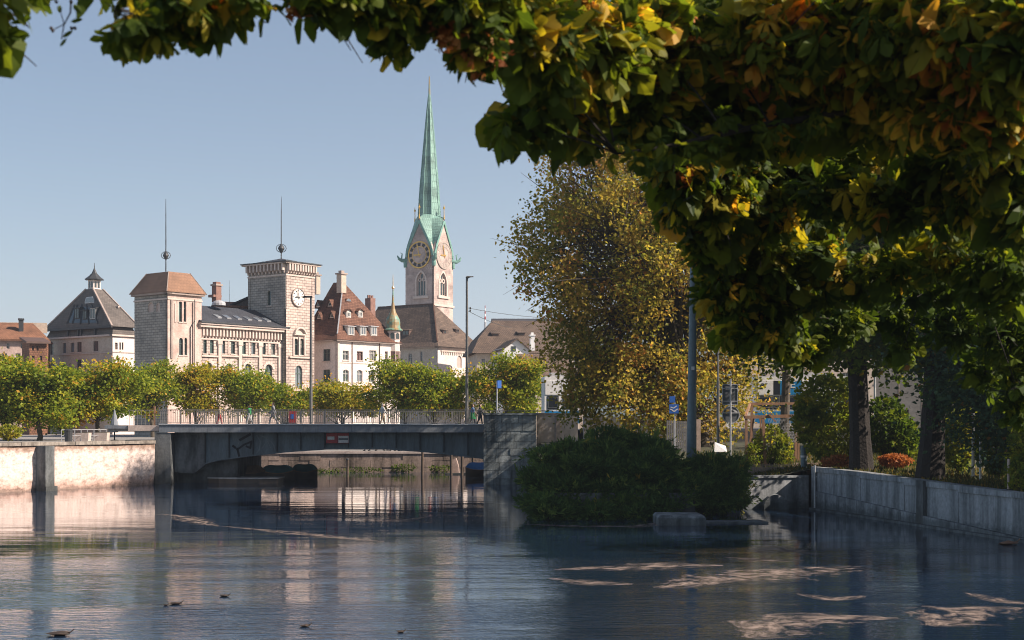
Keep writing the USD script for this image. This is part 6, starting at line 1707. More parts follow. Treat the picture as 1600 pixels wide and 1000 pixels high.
# wooden pergola with wire mesh and roses
py_ = 88.0
T = thing("pergola", "warm wooden post and beam pergola with wire mesh behind the low wall", "pergola", (W(1205, 0, py_)[0], py_, 2.2))
def wb(name, p0, p1, Y0, Y1, w, m="wood_warm"):
    b = MB(); b.bar(W(*p0, Y0), W(*p1, Y1), w); return b.put(name, M[m], T)
wb("beam", (1164, 652), (1252, 649.5), py_, py_, .2)
wb("beam", (1172, 631), (1246, 630.5), py_ + 2.4, py_ + 2.4, .16)
wb("beam", (1164, 652), (1172, 631), py_, py_ + 2.4, .12)
wb("beam", (1250, 650), (1244, 631), py_, py_ + 2.4, .12)
wb("post", (1166, 651), (1166, 735), py_, py_, .15); wb("post", (1196, 728), (1192, 652), py_, py_, .17); wb("post", (1190, 725), (1188, 652), py_ + .4, py_ + .4, .09)
wb("post", (1175, 632), (1173, 722), py_ + 2.4, py_ + 2.4, .15); wb("post", (1244, 632), (1243, 722), py_ + 2.4, py_ + 2.4, .15); wb("post", (1248, 650), (1247, 735), py_, py_, .13)
wb("brace", (1201, 647), (1212, 659), py_ - .1, py_ - .1, .09); wb("brace", (1172, 690), (1178, 652), py_ + .1, py_ + .1, .1)
b = MB()
for x in np.arange(1200, 1244, 2.4):
    b.tube([W(x, 654, py_ + .9), W(x + 10, 692, py_ + .9)], .012, 3, False); b.tube([W(x + 10, 654, py_ + .9), W(x, 692, py_ + .9)], .012, 3, False)
b.put("wire_mesh", M["galvanised"], T)
T = thing("picket_edging", "low pale wooden edging of upright slats below the pergola", "fence", (W(1205, 0, 85.2)[0], 85.2, 1.8))
z0, z1 = W(0, 741.5, 85.2)[2], W(0, 727.5, 85.2)[2]
for i, x in enumerate(np.arange(1169.5, 1236, 3.6)):
    q = W(x, 0, 85.2); b = MB(); b.box((q[0], 85.2, (z0 + z1) / 2 - .1), (.115, .05, z1 - z0 + .1 + RNG.uniform(-.05, .03))); b.put("slat", M["wood_pale"], T)
b = MB(); b.box((W(1203, 0, 85.2)[0], 85.24, z1 + .03), (2.65, .14, .05)); b.put("top_board", M["wood_pale"], T)
T = thing("wooden_planter", "stacked pale timber planter beside the blue grey bollard", "planter", (W(1262, 0, 86)[0], 86, 1.8))
for j in range(3):
    y1_, y0_ = 741 - j * 6, 741 - (j + 1) * 6
    q0, q1 = W(1240, y1_, 86), W(1283, y0_, 86)
    for i in range(3):
        xa_ = q0[0] + (q1[0] - q0[0]) * i / 3
        b = MB(); b.box((xa_ + (q1[0] - q0[0]) / 6, 86, (q0[2] + q1[2]) / 2), ((q1[0] - q0[0]) / 3 - .03, .12 + RNG.uniform(0, .04), q1[2] - q0[2] - .02)); b.put("plank", M["wood_pale"], T)
# grey slatted screen left of the mast
T = thing("slatted_screen", "weathered grey slatted timber screen behind the juniper", "fence", (W(1062, 0, 97)[0], 97, 3))
for x, y0_, y1_ in [(x, 657 + (x - 1046) * .05, 684) for x in np.arange(1043, 1072, 3.2)]:
    q = W(x, 0, 97); b = MB(); b.box((q[0], 97, (W(0, y0_, 97)[2] + 2.7) / 2), (.11, .04, W(0, y0_, 97)[2] - 2.7)); b.put("slat", M["wood_grey"], T)
b = MB(); b.box((W(1057, 0, 97)[0], 97.05, W(0, 662, 97)[2]), (1.4, .05, .08)); b.box((W(1057, 0, 97)[0], 97.05, W(0, 676, 97)[2]), (1.4, .05, .08)); b.put("rail", M["wood_grey"], T)
q = W(1089, 0, 97.3); b = MB(); b.box((q[0], 97.3, (W(0, 655, 97)[2] + 2.8) / 2), (.52, .1, W(0, 655, 97)[2] - 2.8)); b.put("end_board", M["wood_pale"], T)
# leaning white board by the lamp
T = thing("white_board", "small white board leaning at the foot of the T shaped lamp", "board", (W(1122, 0, 90)[0], 90, 2.9))
q = np.array([W(1116, 706, 90), W(1136, 706, 90), W(1134, 697, 90.3), W(1117, 691, 90.3)])
put("panel", m3.Manifold.hull_points(np.vstack([q, q + [0, .05, .01]])), M["white_paint"], T)
b = MB(); b.bar((q[2] + q[3]) / 2, W(1126, 706, 91), .04); b.put("strut", M["wood_grey"], T)

# overhead wires from the lamp post
for (p0, p1, sag, lab) in (((730, 481, 115.3), (905, 497, 150), .6, "thin overhead wire running right from the tall lamp post, the upper one"), ((730, 485, 115.3), (800, 512, 140), .4, "thin overhead wire running right from the tall lamp post, the lower one")):
    T = thing("overhead_wire", lab, "wire", W(*p0))
    b = MB(); b.tube(curve(W(*p0), W(*p1), [0, 0, -sag], 14), .022, 4); b.put("cable", M["iron"], T)
    b = MB(); b.lathe(W(*p0) + [.25, 0, -.02], [(.05, -.09), (.07, 0), (.05, .09)], 8); b.put("insulator", M["iron"], T)

# ------------------------------------------------------------------ trams
def tram(px0, px1, Y, ytop, ybot, name, label, panels, ang=0.0):
    fc = Face(W(px0, 0, Y)[:2], ang); w = fc.px(px1)
    z1, z0 = W(0, ytop, Y)[2], W(0, ybot, Y)[2]
    T = thing(name, label, "tram", (*fc.P(w / 2, 0, 1)[:2], z0))
    h = z1 - z0
    prof = Polygon([(0, z0 + .35), (w, z0 + .35), (w, z1 - .12), (w - .15, z1), (.15, z1), (0, z1 - .12)])
    fc.put("body", prof, .03, 2.4, M["white_paint"], T)
    fc.bx("skirt", 0, z0 + .36, w, z0 + h * .32, -.004, .027, M["tram_blue"], T)
    for s in np.arange(1.2, w - .8, 3.4):
        b = MB(); b.tube([fc.P(s, z0 + .38, .3), fc.P(s, z0 + .38, .5)], .38, 14); b.tube([fc.P(s + 1.3, z0 + .38, .3), fc.P(s + 1.3, z0 + .38, .5)], .38, 14); b.put("bogie", M["tram_dark"], T)
    for (a, b_, kind) in panels:
        s0, s1 = fc.px(a), fc.px(b_)
        if kind in ("white", "blue", "dark"):
            fc.bx("fascia_panel", s0, z1 - h * .36, s1, z1 - h * .09, -.02, .025, M[{"white": "white_paint", "blue": "tram_blue", "dark": "tram_dark"}[kind]], T)
        elif kind == "win":
            p = fc.bx("window", s0, z0 + h * .36, s1, z1 - h * .38, -.01, .025, M["tram_dark"], T)
            o = sbox(s0 + .06, z0 + h * .38, s1 - .06, z1 - h * .40)
            fc.put("window_frame", o.difference(o.buffer(-.05)), -.03, -.012, M["sign_back"], p)
    fc.bx("roof_box", w * .2, z1 + .003, w * .7, z1 + .35, .5, 1.9, M["galvanised"], T)
    return T, fc, z0, z1, h


T, fc, z0, z1, h = tram(1180, 1340, 122, 588, 668, "tram", "white and blue tram behind the pergola", [(1184, 1208, "white"), (1208.6, 1218.6, "dark"), (1219, 1252, "blue"), (1252.5, 1300, "white"), (1184, 1207, "win"), (1209, 1217, "win"), (1219, 1230, "win"), (1231, 1250, "win"), (1254, 1276, "win"), (1279, 1300, "win"), (1304, 1330, "win")])
def letter(T, fc, txt, px, py, hgt, d, m, bold=True):
    s, z = fc.px(px, py); tm = meshkit.text_mesh(txt, hgt, .02, bold); v = np.asarray(tm.vertices)
    q = fc.O + (v[:, :1] + s) * fc.dir + (d - v[:, 2:3]) * fc.inw
    put("lettering", (np.column_stack([q, v[:, 1] + z]), np.asarray(tm.faces)), M[m], T)
letter(T, fc, "er", 1187.5, 605.5, .48, -.022, "tram_dark")
letter(T, fc, "E", 1234, 606, .6, -.022, "sign_white")
tram(851, 905, 126, 588, 668, "tram", "white tram with dark windows half hidden by the plane tree's left edge", [(852, 877, "white"), (878, 904, "white"), (855.5, 873, "win"), (880, 902, "win")], .1)

# ------------------------------------------------------------------ boats, barge, posts under the arch
def boat(name, label, px, py, Y, L_, wd, cover, ang=0.0):
    c = W(px, py, Y)
    T = thing(name, label, "boat", (c[0], Y, 0))
    ca, sa = math.cos(ang), math.sin(ang)
    def tr_(p): p = np.array(p, float); return np.stack([c[0] + p[:, 0] * ca - p[:, 1] * sa, Y + p[:, 0] * sa + p[:, 1] * ca, p[:, 2]], 1)
    n = 13; t = np.linspace(-1, 1, n); hwid = wd / 2 * np.clip(1 - np.abs(t) ** 2.6, .05, 1); sheer = .62 + .25 * t ** 2
    rows = []
    for f_, zf in ((.55, -.25), (.9, .1), (1, 1)):
        for sgn in (1,):
            rows.append(np.column_stack([t * L_ / 2 * (.94 + .06 * f_), hwid * f_, np.where(zf == 1, sheer, zf)]))
    r3 = [np.vstack([r, (r * [1, -1, 1])[::-1]]) for r in rows]
    V = np.vstack(r3); m_ = 2 * n
    q = [[i * m_ + j, i * m_ + (j + 1) % m_, (i + 1) * m_ + (j + 1) % m_, (i + 1) * m_ + j] for i in range(2) for j in range(m_)]
    q += [[j, n - 1 - j + n, n - 2 - j + n, j + 1] for j in range(n - 1)]
    put("hull", (tr_(V), np.array(q)), M["hull_dark"], T, smooth=30)
    top = np.column_stack([t * L_ / 2, hwid * 1.03, sheer + .02]); rid = np.column_stack([t * L_ / 2 * .97, 0 * t, sheer + .06 + .62 * (1 - t ** 4)])
    V = np.vstack([top, rid, top * [1, -1, 1]])
    q = [[i * n + j, i * n + j + 1, (i + 1) * n + j + 1, (i + 1) * n + j] for i in range(2) for j in range(n - 1)]
    put("cover", (tr_(V), np.array(q)), M[cover], T, smooth=35)
    b = MB(); b.tube(tr_(np.vstack([rows[2], (rows[2] * [1, -1, 1])[::-1], rows[2][:1]])), .035, 5); b.put("gunwale", M["wood_warm"], T)
    return T


for px, Y, L_, cov, lab in ((388, 121, 1.5, "tarp_brown", "small moored boat under a brown cover beneath the bridge"), (434, 121.6, 1.5, "tarp_teal", "small moored boat under a teal cover beneath the bridge"), (476, 124.5, 1.2, "tarp_teal", "covered boat half hidden in the dark under the arch, right of the teal one"), (748, 130, 1.3, "tarp_blue", "blue covered boat beside the stone abutment")):
    boat("covered_boat", lab, px, 740, Y, L_ * 1.9, 1.2, cov, .05)
# low landing stage in front of the boats
T = thing("landing_stage", "pale flat landing stage with a rounded end floating under the bridge", "landing stage", (W(375, 0, 116.4)[0], 116.4, 0))
n = 24
ls_ = np.array([(*W(x, 0, 116.6)[:1], y) for x, y in ((322, 117.6), (336, 117.2), (350, 118.4), (380, 119.2), (410, 119.4), (437, 118.8), (437, 115.8), (410, 115.3), (375, 115.2), (345, 115.7), (325, 116.6))])
def plate2(name, pts, z0, z1, m):
    g = trimesh.creation.extrude_polygon(Polygon(pts).buffer(.25).buffer(-.2), z1 - z0, engine="earcut"); g.apply_translation([0, 0, z0]); return put(name, g, M[m], T)
plate2("deck", ls_, .36, .46, "hull"); plate2("hull", (ls_ - ls_.mean(0)) * .97 + ls_.mean(0), -.5, .357, "hull_dark")
T = thing("tipped_dinghy", "grey dinghy leaning against the landing stage by the bridge pier", "boat", (W(330, 0, 117)[0], 117, .6))
pts = np.array([W(314, 752, 116.9), W(320, 750, 116.9), W(333, 731, 117), (W(347, 735, 117.2)), W(349, 737, 117.2), W(330, 741, 117.1)])
hl = m3.Manifold.hull_points(np.vstack([pts[:3], pts[1:3] + [0, .8, 0], [W(327, 728, 117)]])); put("hull", hl, M["wood_grey"], T)
hl = m3.Manifold.hull_points(np.vstack([W(328, 741, 117), W(348, 737, 117), W(345, 733, 117.3), W(334, 730, 117.5), W(330, 733, 117.4), W(340, 740, 117.6)])); put("bow", hl, M["hull"], T)
b = MB(); b.box(W(366, 736, 118.6), (.2, .2, .7)); b.box(W(330, 730, 117.2), (.25, .25, .2)); b.put("mooring_bitt", M["wood_warm"], T)
for px, Y, y0_, lab in ((660, 133, 704, "dark mooring post standing alone under the right part of the arch"), (705, 134, 713, "thin mooring post left of the stone stub under the arch"), (722, 133, 708, "mooring post right of the stone stub under the arch"), (739, 131, 716, "mooring post nearest the stone abutment"), (543, 137, 722, "short mooring stake under the middle of the arch")):
    c = W(px, 0, Y)
    T = thing("mooring_post", lab, "mooring post", (c[0], Y, 0))
    pole(T, "post", c[0], Y, -1, W(0, y0_, Y)[2] + .2, .13, .12, "hull_dark")
    b = MB(); b.lathe((c[0], Y, W(0, y0_, Y)[2] + .2), [(.15, 0), (.15, .08), (.06, .2)], 10); b.put("cap", M["iron"], T)
T = thing("stone_stub", "sunlit stump of pale stone at the waterline under the arch", "stone", (W(710, 0, 136)[0], 136, 0))
q = np.array([[x + dx, 136 + y, z] for (x, z, dx) in ((W(702, 0, 136)[0], -.5, 0), (W(718, 0, 136)[0], -.5, 0), (W(704, 0, 136)[0], 1.3, 0), (W(713, 0, 136)[0], 1.55, 0), (W(717, 0, 136)[0], .7, 0)) for y in (-.5, .5)])
put("stone", m3.Manifold.hull_points(q), M["plaster_pink"], T); b = MB(); b.box(W(712, 743, 135.6), (2.0, 1.2, .5)); b.put("base_stone", M["pier_dark"], T)

# ------------------------------------------------------------------ quay clutter at the left
c = W(172, 0, 116.5)
T = thing("folded_parasol", "grey folded parasol on the quay at the left end of the bridge", "parasol", (c[0], 117.8, QZ))
zq = QZ
b = MB(); b.lathe((c[0], 117.8, zq), [(.05, 0), (.05, .8)], 8); b.lathe((c[0], 117.8, zq), [(.34, 0), (.34, .1), (.1, .14)], 12); b.put("base", M["iron"], T)
b = MB(); b.lathe((c[0], 117.8, zq), [(.28, .75), (.38, 1.0), (.34, 1.4), (.2, 2.0), (.07, 2.5), (.03, 2.7)], 9); b.put("canopy", M["deck_paint"], T)
c = W(107, 0, 110)
T = thing("litter_bin", "dark litter bin on the quay above the sunlit wall", "bin", (c[0], 110, QZ))
b = MB(); b.lathe((c[0], 110, QZ), [(.26, .08), (.33, .9), (.36, .92), (.36, 1.0), (.1, 1.06)], 14); b.put("body", M["iron"], T); b = MB(); b.lathe((c[0], 110, QZ), [(.12, 0), (.12, .09)], 10); b.put("foot", M["iron"], T)
for (x, Y, wd, lab) in ((128, 112, 1.3, "low stone block planter on the quay right of the litter bin"), (158, 114, 1.2, "squat tan planter nearest the bridge end on the quay")):
    c = W(x, 0, Y); T = thing("stone_planter", lab, "planter", (c[0], Y, QZ))
    put("box", m3.Manifold.hull_points([[c[0] + sx_ * wd / 2 * k, Y + sy_ * .4 * k, QZ + z] for sx_ in (-1, 1) for sy_ in (-1, 1) for z, k in ((0, .9), (.75, 1))]), M["limestone"], T)
    b = MB(); b.box((c[0], Y, QZ + .76), (wd * .9, .7, .06)); b.put("earth", M["soil"], T)
T = thing("quay_railing", "thin pale railing along the top of the left quay", "railing", (W(100, 0, 113)[0], 113, QZ))
ra, rb = np.array([*W(96, 0, 109.5)[:2], QZ]), np.array([*W(166, 0, 114.5)[:2], QZ])
for t in np.linspace(0, 1, 8):
    q = ra * (1 - t) + rb * t; b = MB(); b.box(q + [0, 0, .5], (.05, .05, 1.0)); b.put("railing_post", M["galvanised"], T)
b = MB(); b.bar(ra + [0, 0, 1.0], rb + [0, 0, 1.0], .05); b.put("handrail", M["galvanised"], T); b = MB(); b.bar(ra + [0, 0, .55], rb + [0, 0, .55], .035); b.put("mid_rail", M["galvanised"], T)


# ------------------------------------------------------------------ people
SKIN = {}
for i, (cn, col) in enumerate(dict(skin=(.46, .29, .21), hair_dark=(.03, .02, .015), hair_brown=(.10, .055, .03), hair_grey=(.32, .30, .28), cloth_green=(.02, .22, .07), cloth_blue=(.12, .2, .36), cloth_white=(.62, .6, .57), cloth_dark=(.03, .032, .04), cloth_red=(.38, .05, .05), cloth_grey=(.2, .2, .21), cloth_tan=(.36, .27, .18), denim=(.05, .08, .16), shoe=(.04, .035, .03)).items()):
    mat(cn, col, rough=.85, scale=6)


def chain(J, bones):
    out = []
    for a, b in bones:
        (pa, ra_), (pb, rb_) = J[a], J[b]
        s1 = m3.Manifold.sphere(ra_, 12).translate(list(map(float, pa))); s2_ = m3.Manifold.sphere(rb_, 12).translate(list(map(float, pb)))
        out.append(m3.Manifold.batch_hull([s1, s2_]))
    return m3.Manifold.batch_boolean(out, m3.OpType.Add)


def soft(mf, n=2):
    v, f, _ = meshkit.arrays(mf.refine_to_length(.05))
    t = trimesh.Trimesh(v, f, process=True); trimesh.smoothing.filter_taubin(t, iterations=6); return t


def person(label, x, y, z, face, stride=.25, top="cloth_grey", bottom="denim", hair="hair_brown", dress=False, swing=.25, h=1.72, long_hair=False, group=None, arm_up=0.0):
    """A standing or walking adult at x, y, z, facing the angle face (0 = towards +x)."""
    k = h / 1.72
    J = {}
    def j(n, f_, s_, u_, r): J[n] = (np.array([f_, s_, u_]) * k, r * k)
    j("pel", 0, 0, .95, .13); j("bel", 0, 0, 1.12, .125); j("chest", .01, 0, 1.30, .135); j("nk0", 0, 0, 1.44, .06); j("nk", .01, 0, 1.50, .052); j("head", .03, 0, 1.60, .083); j("crown", .015, 0, 1.635, .085); j("jaw", .055, 0, 1.545, .055); j("nose", .118, 0, 1.585, .014)
    for s, sg in (("l", 1), ("r", -1)):
        d = stride * sg
        j("hip" + s, 0, .085 * sg, .92, .095); j("kn" + s, d * .55 + .03, .09 * sg, .50, .062); j("an" + s, d * 1.0 - (.05 if d < 0 else 0), .09 * sg, .09 + (.05 if d < 0 else 0), .042); j("he" + s, d - .03 - (.05 if d < 0 else 0), .09 * sg, .045 + (.05 if d < 0 else 0), .042); j("to" + s, d + .16 - (.05 if d < 0 else 0), .10 * sg, .032, .034)
        a = -swing * sg
        j("sh" + s, 0, .185 * sg, 1.40, .062); j("el" + s, a * .5 - .02, .225 * sg, 1.13, .043); j("wr" + s, a * 1.1 + .05 + arm_up * .2, .215 * sg, .90 + arm_up * .3, .029)
        w = J["wr" + s][0] / k; j("pa" + s, w[0] + .01, w[1], w[2] - .075, .028)
        for q in range(4): j(f"f{q}{s}", w[0] - .025 + .022 * q + .012, w[1] - .012 * sg, w[2] - .165 + .012 * abs(q - 1.6), .0085)
        j("th" + s, w[0] + .055, w[1] - .01 * sg, w[2] - .10, .0095)
        j("eye" + s, .105, .032 * sg, 1.605, .012); j("ear" + s, .02, .088 * sg, 1.59, .022)
    B = [("pel", "bel"), ("bel", "chest"), ("chest", "nk0"), ("nk0", "nk"), ("nk", "head"), ("head", "crown"), ("head", "jaw"), ("jaw", "nose"), ("head", "eyel"), ("head", "eyer"), ("head", "earl"), ("head", "earr")]
    for s in "lr":
        B += [("pel", "hip" + s), ("hip" + s, "kn" + s), ("kn" + s, "an" + s), ("an" + s, "he" + s), ("he" + s, "to" + s), ("chest", "sh" + s), ("sh" + s, "el" + s), ("el" + s, "wr" + s), ("wr" + s, "pa" + s), ("pa" + s, "th" + s)] + [("pa" + s, f"f{q}{s}") for q in range(4)]
    T = thing("person", label, "person", (x, y, z), group)
    ca, sa = math.cos(face), math.sin(face)
    def fin(tm):
        v, f, _ = meshkit.arrays(tm); return np.column_stack([x + v[:, 0] * ca - v[:, 1] * sa, y + v[:, 0] * sa + v[:, 1] * ca, z + v[:, 2]]), f
    put("body", fin(soft(chain(J, B))), M["skin"], T, smooth=True)
    def fat(names, e): return {n: (J[n][0], J[n][1] + e) for n in names}
    tj = fat(["pel", "bel", "chest", "nk0", "shl", "shr", "ell", "elr", "wrl", "wrr"], .018)
    sl = [("pel", "bel"), ("bel", "chest"), ("chest", "nk0"), ("chest", "shl"), ("chest", "shr"), ("shl", "ell"), ("shr", "elr")]
    if not dress: sl += [("ell", "wrl"), ("elr", "wrr")]
    put("top", fin(soft(chain(tj, sl))), M[top], T, smooth=True)
    if dress:
        hem = .42 * k
        rings = [(.17, 1.05), (.20, .95), (.235, .75), (.29, .5)]
        b = MB(); b.lathe((x, y, z), [(r * k, u * k) for r, u in rings[::-1]], 14); b.put("skirt", M[bottom], T, smooth=60)
    else:
        tj = fat(["pel", "hipl", "hipr", "knl", "knr", "anl", "anr"], .016)
        put("trousers", fin(soft(chain(tj, [("pel", "hipl"), ("pel", "hipr"), ("hipl", "knl"), ("hipr", "knr"), ("knl", "anl"), ("knr", "anr")]))), M[bottom], T, smooth=True)
    tj = fat(["anl", "anr", "hel", "her", "tol", "tor"], .014)
    put("shoes", fin(soft(chain(tj, [("hel", "tol"), ("her", "tor")]))), M["shoe"], T, smooth=True)
    hj = {"a": (np.array([-.012, 0, 1.64]) * k, .093 * k), "b": (np.array([-.045, 0, 1.58]) * k, .075 * k), "c": (np.array([-.06, 0, 1.44]) * k, .05 * k)}
    put("hair", fin(soft(chain(hj, [("a", "b")] + ([("b", "c")] if long_hair else [])))), M[hair], T, smooth=True)
    return T


fw = DZ + .0
def onb(px, Y=116.4): return W(px, 0, Y)[0], Y
person("woman in a light blue top and green skirt walking by the tall lamp post", *onb(738.5), fw, 0.2, .22, "cloth_blue", "cloth_green", "hair_brown", dress=True, long_hair=True, h=1.7)
person("person in dark clothes just right of the green skirt", *onb(750, 116.8), fw, 0.1, .2, "cloth_dark", "cloth_dark", "hair_dark", h=1.7)
person("person in grey walking on the bridge left of the slim lamp post", *onb(427, 116.3), fw, math.pi, .3, "cloth_grey", "cloth_grey", "hair_dark", h=1.85)
person("person in white trousers and a green top behind the bridge railing", *onb(390, 117), fw, math.pi - .3, .2, "cloth_green", "cloth_white", "hair_brown", h=1.62)
person("person in a white shirt on the middle of the bridge", *onb(598, 116.6), fw, .4, .2, "cloth_white", "cloth_tan", "hair_grey", h=1.75)
person("person with reddish top near the left end of the bridge", *onb(343, 117), fw, 0, .2, "cloth_tan", "cloth_red", "hair_brown", h=1.55)
T = thing("notice_stand", "red upright notice stand with a blue square behind the bridge railing", "notice stand", (*onb(454.5, 117.2), fw))
nf = Face((onb(454.5)[0] - .3, 117.2), 0); nf.bx("board", 0, fw + .15, .62, fw + 1.15, 0, .06, M["sign_red"], T); nf.bx("notice", .16, fw + .5, .44, fw + .9, -.015, -.002, M["sign_blue"], T); nf.bx("foot", -.05, fw, .67, fw + .148, -.15, .2, M["iron"], T)
# strollers on the far quay under the arch
tops = ["cloth_white", "cloth_red", "cloth_blue", "cloth_tan", "cloth_dark", "cloth_grey", "cloth_green"]; bots = ["denim", "cloth_dark", "cloth_tan", "cloth_white", "cloth_grey"]
nm = dict(cloth_white="white", cloth_red="red", cloth_blue="light blue", cloth_tan="tan", cloth_dark="black", cloth_grey="grey", cloth_green="green", denim="dark blue")
rp = np.random.default_rng(31)
for i, px in enumerate((600, 609, 617, 626, 634, 645, 652, 662, 670, 681, 690, 574, 586)):
    t_, b_ = tops[i % 7], bots[(i % 7 + (i // 7) * 2) % 5]
    person(f"person in {nm[t_]} top and {nm[b_]} trousers on the far quay under the arch, number {['one','two','three','four','five','six','seven','eight','nine','ten','eleven','twelve','thirteen'][i]} of the strollers" if False else f"stroller with {nm[t_]} top and {nm[b_]} trousers on the far quay seen under the bridge", W(px, 0, 143)[0], 142.6 + rp.uniform(0, 2.4), FZ, rp.uniform(0, 6.28), .2, t_, b_, ["hair_dark", "hair_brown", "hair_grey"][i % 3], group="strollers on the far quay", h=rp.uniform(1.6, 1.82))

# ------------------------------------------------------------------ on the water
rw = np.random.default_rng(9)
nodes = {"u": ("uvmap", {"attribute": "st"}), "m": ("mapping", {"scale": (1.5, 9.0, 1)}), "n": ("noise_texture", {"scale": 1.0, "detail": 6.0, "roughness": .72, "distortion": .6}), "s": ("separate_xyz", {}),
         "a": ("math", {"math_type": "multiply_add", "value2": 2.0, "value3": -1.0}), "sq": ("math", {"math_type": "multiply"}), "e": ("math", {"math_type": "subtract", "value1": 1.0}),
         "sum": ("math", {"math_type": "multiply_add", "value2": .42, "value3": 0.0}), "add": ("math", {"math_type": "add"}), "mr": ("map_range", {"range_type": "smoothstep", "from_min": .80, "from_max": 1.10, "to_min": 0.0, "to_max": .9, "clamp": True}),
         "d": ("diffuse_bsdf", {"color": (.27, .21, .175)}), "t": ("transparent_bsdf", {}), "x": ("mix_closure", {})}
links = [("u.UV", "m.vector"), ("m.vector", "n.vector"), ("u.UV", "s.vector"), ("s.z", "a.value1") if False else ("s.y", "a.value1"), ("a.value", "sq.value1"), ("a.value", "sq.value2"), ("sq.value", "e.value2"),
         ("e.value", "sum.value1"), ("sum.value", "add.value1"), ("n.fac", "add.value2"), ("add.value", "mr.value"), ("mr.result", "x.fac"), ("t.BSDF", "x.closure1"), ("d.BSDF", "x.closure2")]
M["scum_glint"] = usdkit.material(stage, "/World/Looks/scum_glint", nodes, links, surface="x.closure")


def on_water(px, py, z=.006):
    Y = depth_at(py, z); return np.array([(px - 800) / F * Y, Y, z])


def streak(label, pts, wpx, n, size=None):
    """A band of thin pale scum drifting on the water, ragged and broken (st = metres along, 0..1 across)."""
    P_ = np.array([on_water(*p, .005 + .0006 * len(_names)%.004) if False else on_water(*p) for p in pts])
    seg = np.linalg.norm(np.diff(P_, axis=0), axis=1); cum = np.concatenate([[0], np.cumsum(seg)])
    T = thing("foam_streak", label, "foam", (*P_[len(P_) // 2][:2], 0))
    wd = wpx / F * P_[:, 1].mean() * (P_[:, 1].mean() / ZC)
    m = 40; t = np.linspace(0, cum[-1], m)
    c = np.stack([np.interp(t, cum, P_[:, j]) for j in range(3)], 1)
    d = np.gradient(c, axis=0); d /= np.linalg.norm(d, axis=1, keepdims=True); nrm = np.column_stack([-d[:, 1], d[:, 0], 0 * t])
    tp_ = np.sin(np.pi * np.clip(np.linspace(0, 1, m), .02, .98)) ** .6 * (.6 + .8 * meshkit.noise(np.column_stack([t * .35, 0 * t + wd, 0 * t]), 3))
    mid = (meshkit.noise(np.column_stack([t * .3, 0 * t + wd * 3, 0 * t]), 4) - .5) * wd * .5
    rows = np.linspace(0, 1, 5)
    V = np.vstack([c + nrm * ((q - .5) * wd * tp_ + mid)[:, None] for q in rows])
    uv = np.vstack([np.column_stack([t + 17 * len(label), np.full(m, q)]) for q in rows])
    q = [[i * m + j, i * m + j + 1, (i + 1) * m + j + 1, (i + 1) * m + j] for i in range(4) for j in range(m - 1)]
    put("film", (V, np.array(q)), M["scum_glint"], T, uv=uv, kind="stuff")


streak("long pale foam streak in the dark water left of the mast's reflection", [(1035, 920), (1110, 914), (1200, 906), (1280, 892), (1335, 884)], 30, 420)
streak("thin foam line across the water below the juniper", [(880, 893), (960, 889), (1055, 883), (1130, 884)], 15, 160)
streak("broad foam streak at the bottom right, nearer the middle", [(1150, 994), (1230, 980), (1320, 970), (1405, 966)], 38, 420)
streak("broad foam streak running off the right bottom edge", [(1455, 978), (1530, 966), (1620, 952)], 34, 380)
streak("short foam streak left of the mast's reflection", [(870, 902), (930, 910), (990, 912)], 14, 120)
streak("fine scattered foam flecks in front of the low dark wall", [(1170, 862), (1220, 858), (1265, 860)], 26, 60, (.1, .5))
streak("thin foam line above the long streak in the dark water", [(1120, 872), (1180, 876), (1255, 878)], 13, 90, (.1, .5))
streak("thin foam line between the two broad streaks", [(1240, 928), (1300, 936), (1340, 930)], 12, 80, (.1, .4))
streak("faint foam line beside the right edge of the water", [(1515, 926), (1570, 938), (1625, 944)], 14, 90, (.1, .4))
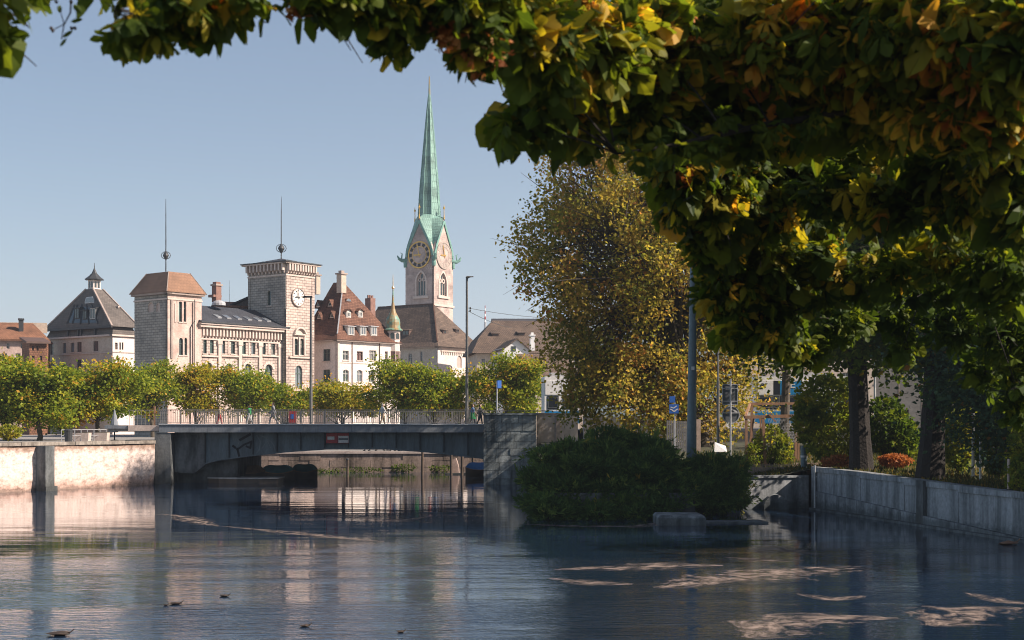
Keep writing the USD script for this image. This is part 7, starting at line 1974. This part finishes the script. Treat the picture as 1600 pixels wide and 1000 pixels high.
streak("pale curved wake line in front of the bridge pier at the left", [(238, 804), (262, 803), (292, 811), (322, 818), (345, 822)], 5, 70, (.2, .9))  # wakes: sky light on the ripples is painted on as pale film
streak("faint wake line crossing the reflection of the bridge", [(345, 822), (420, 828), (500, 836), (600, 846)], 5, 40, (.2, .8))
streak("pale crescent shaped wake in the middle of the river", [(545, 806), (590, 814), (630, 814), (672, 808)], 6, 60, (.2, .9))
streak("thin foam line along the foot of the juniper", [(815, 818), (900, 822), (1000, 822), (1022, 816)], 5, 80, (.2, .7))
for px, py, L_, m_n, lab in ((274, 944, .34, "debris", "dark floating leaf clump on the blue water at the left"), (259, 946, .13, "debris", "tiny dark speck floating beside the leaf clump"), (93, 992, .55, "debris", "dark flat drifting weed near the bottom left corner"), (476, 979, .28, "debris", "dark curled leaf floating at the bottom, left of the middle"), (626, 988, .2, "debris", "small dark leaf floating near the bottom middle"), (350, 932, .3, "debris", "thin dark floating twig left of the middle"), (1572, 850, .95, "debris_brown", "reddish brown branch floating at the foot of the right wall")):
    c = on_water(px, py); T = thing("floating_debris", lab, "debris", c)
    rr_ = rw.random(9)
    q = [[c[0] + L_ / 2 * math.cos(t) * (.7 + .5 * rr_[k]), c[1] + L_ * .4 * math.sin(t) * (.7 + .5 * rr_[k]), c[2] + .01 + .05 * rr_[k] * L_ + .02 * (k % 2)] for k, t in enumerate(np.arange(9) * .698)] + [[c[0], c[1], -.03], [c[0] + .1 * L_, c[1], .14 * L_ + .03]]
    put("clump", m3.Manifold.hull_points(q), M[m_n], T)
    b = MB(); b.tube([c + [L_ * .2, 0, .02], c + [L_ * .5, 0, .1 * L_ + .02], c + [L_ * .62, .02, .2 * L_ + .03]], .012 + .01 * L_, 4); b.put("stalk", M[m_n], T)
HAZE = True
if HAZE:
    hz_m = usdkit.material(stage, "/World/Looks/haze", {"v": ("principled_volume", {"color": (.75, .85, 1.0), "density": .00016, "anisotropy": .2})}, volume="v.volume")
    b = MB(); b.box((0, 3000, 199), (5600, 6500, 402)); b.put("haze", hz_m, kind="stuff")
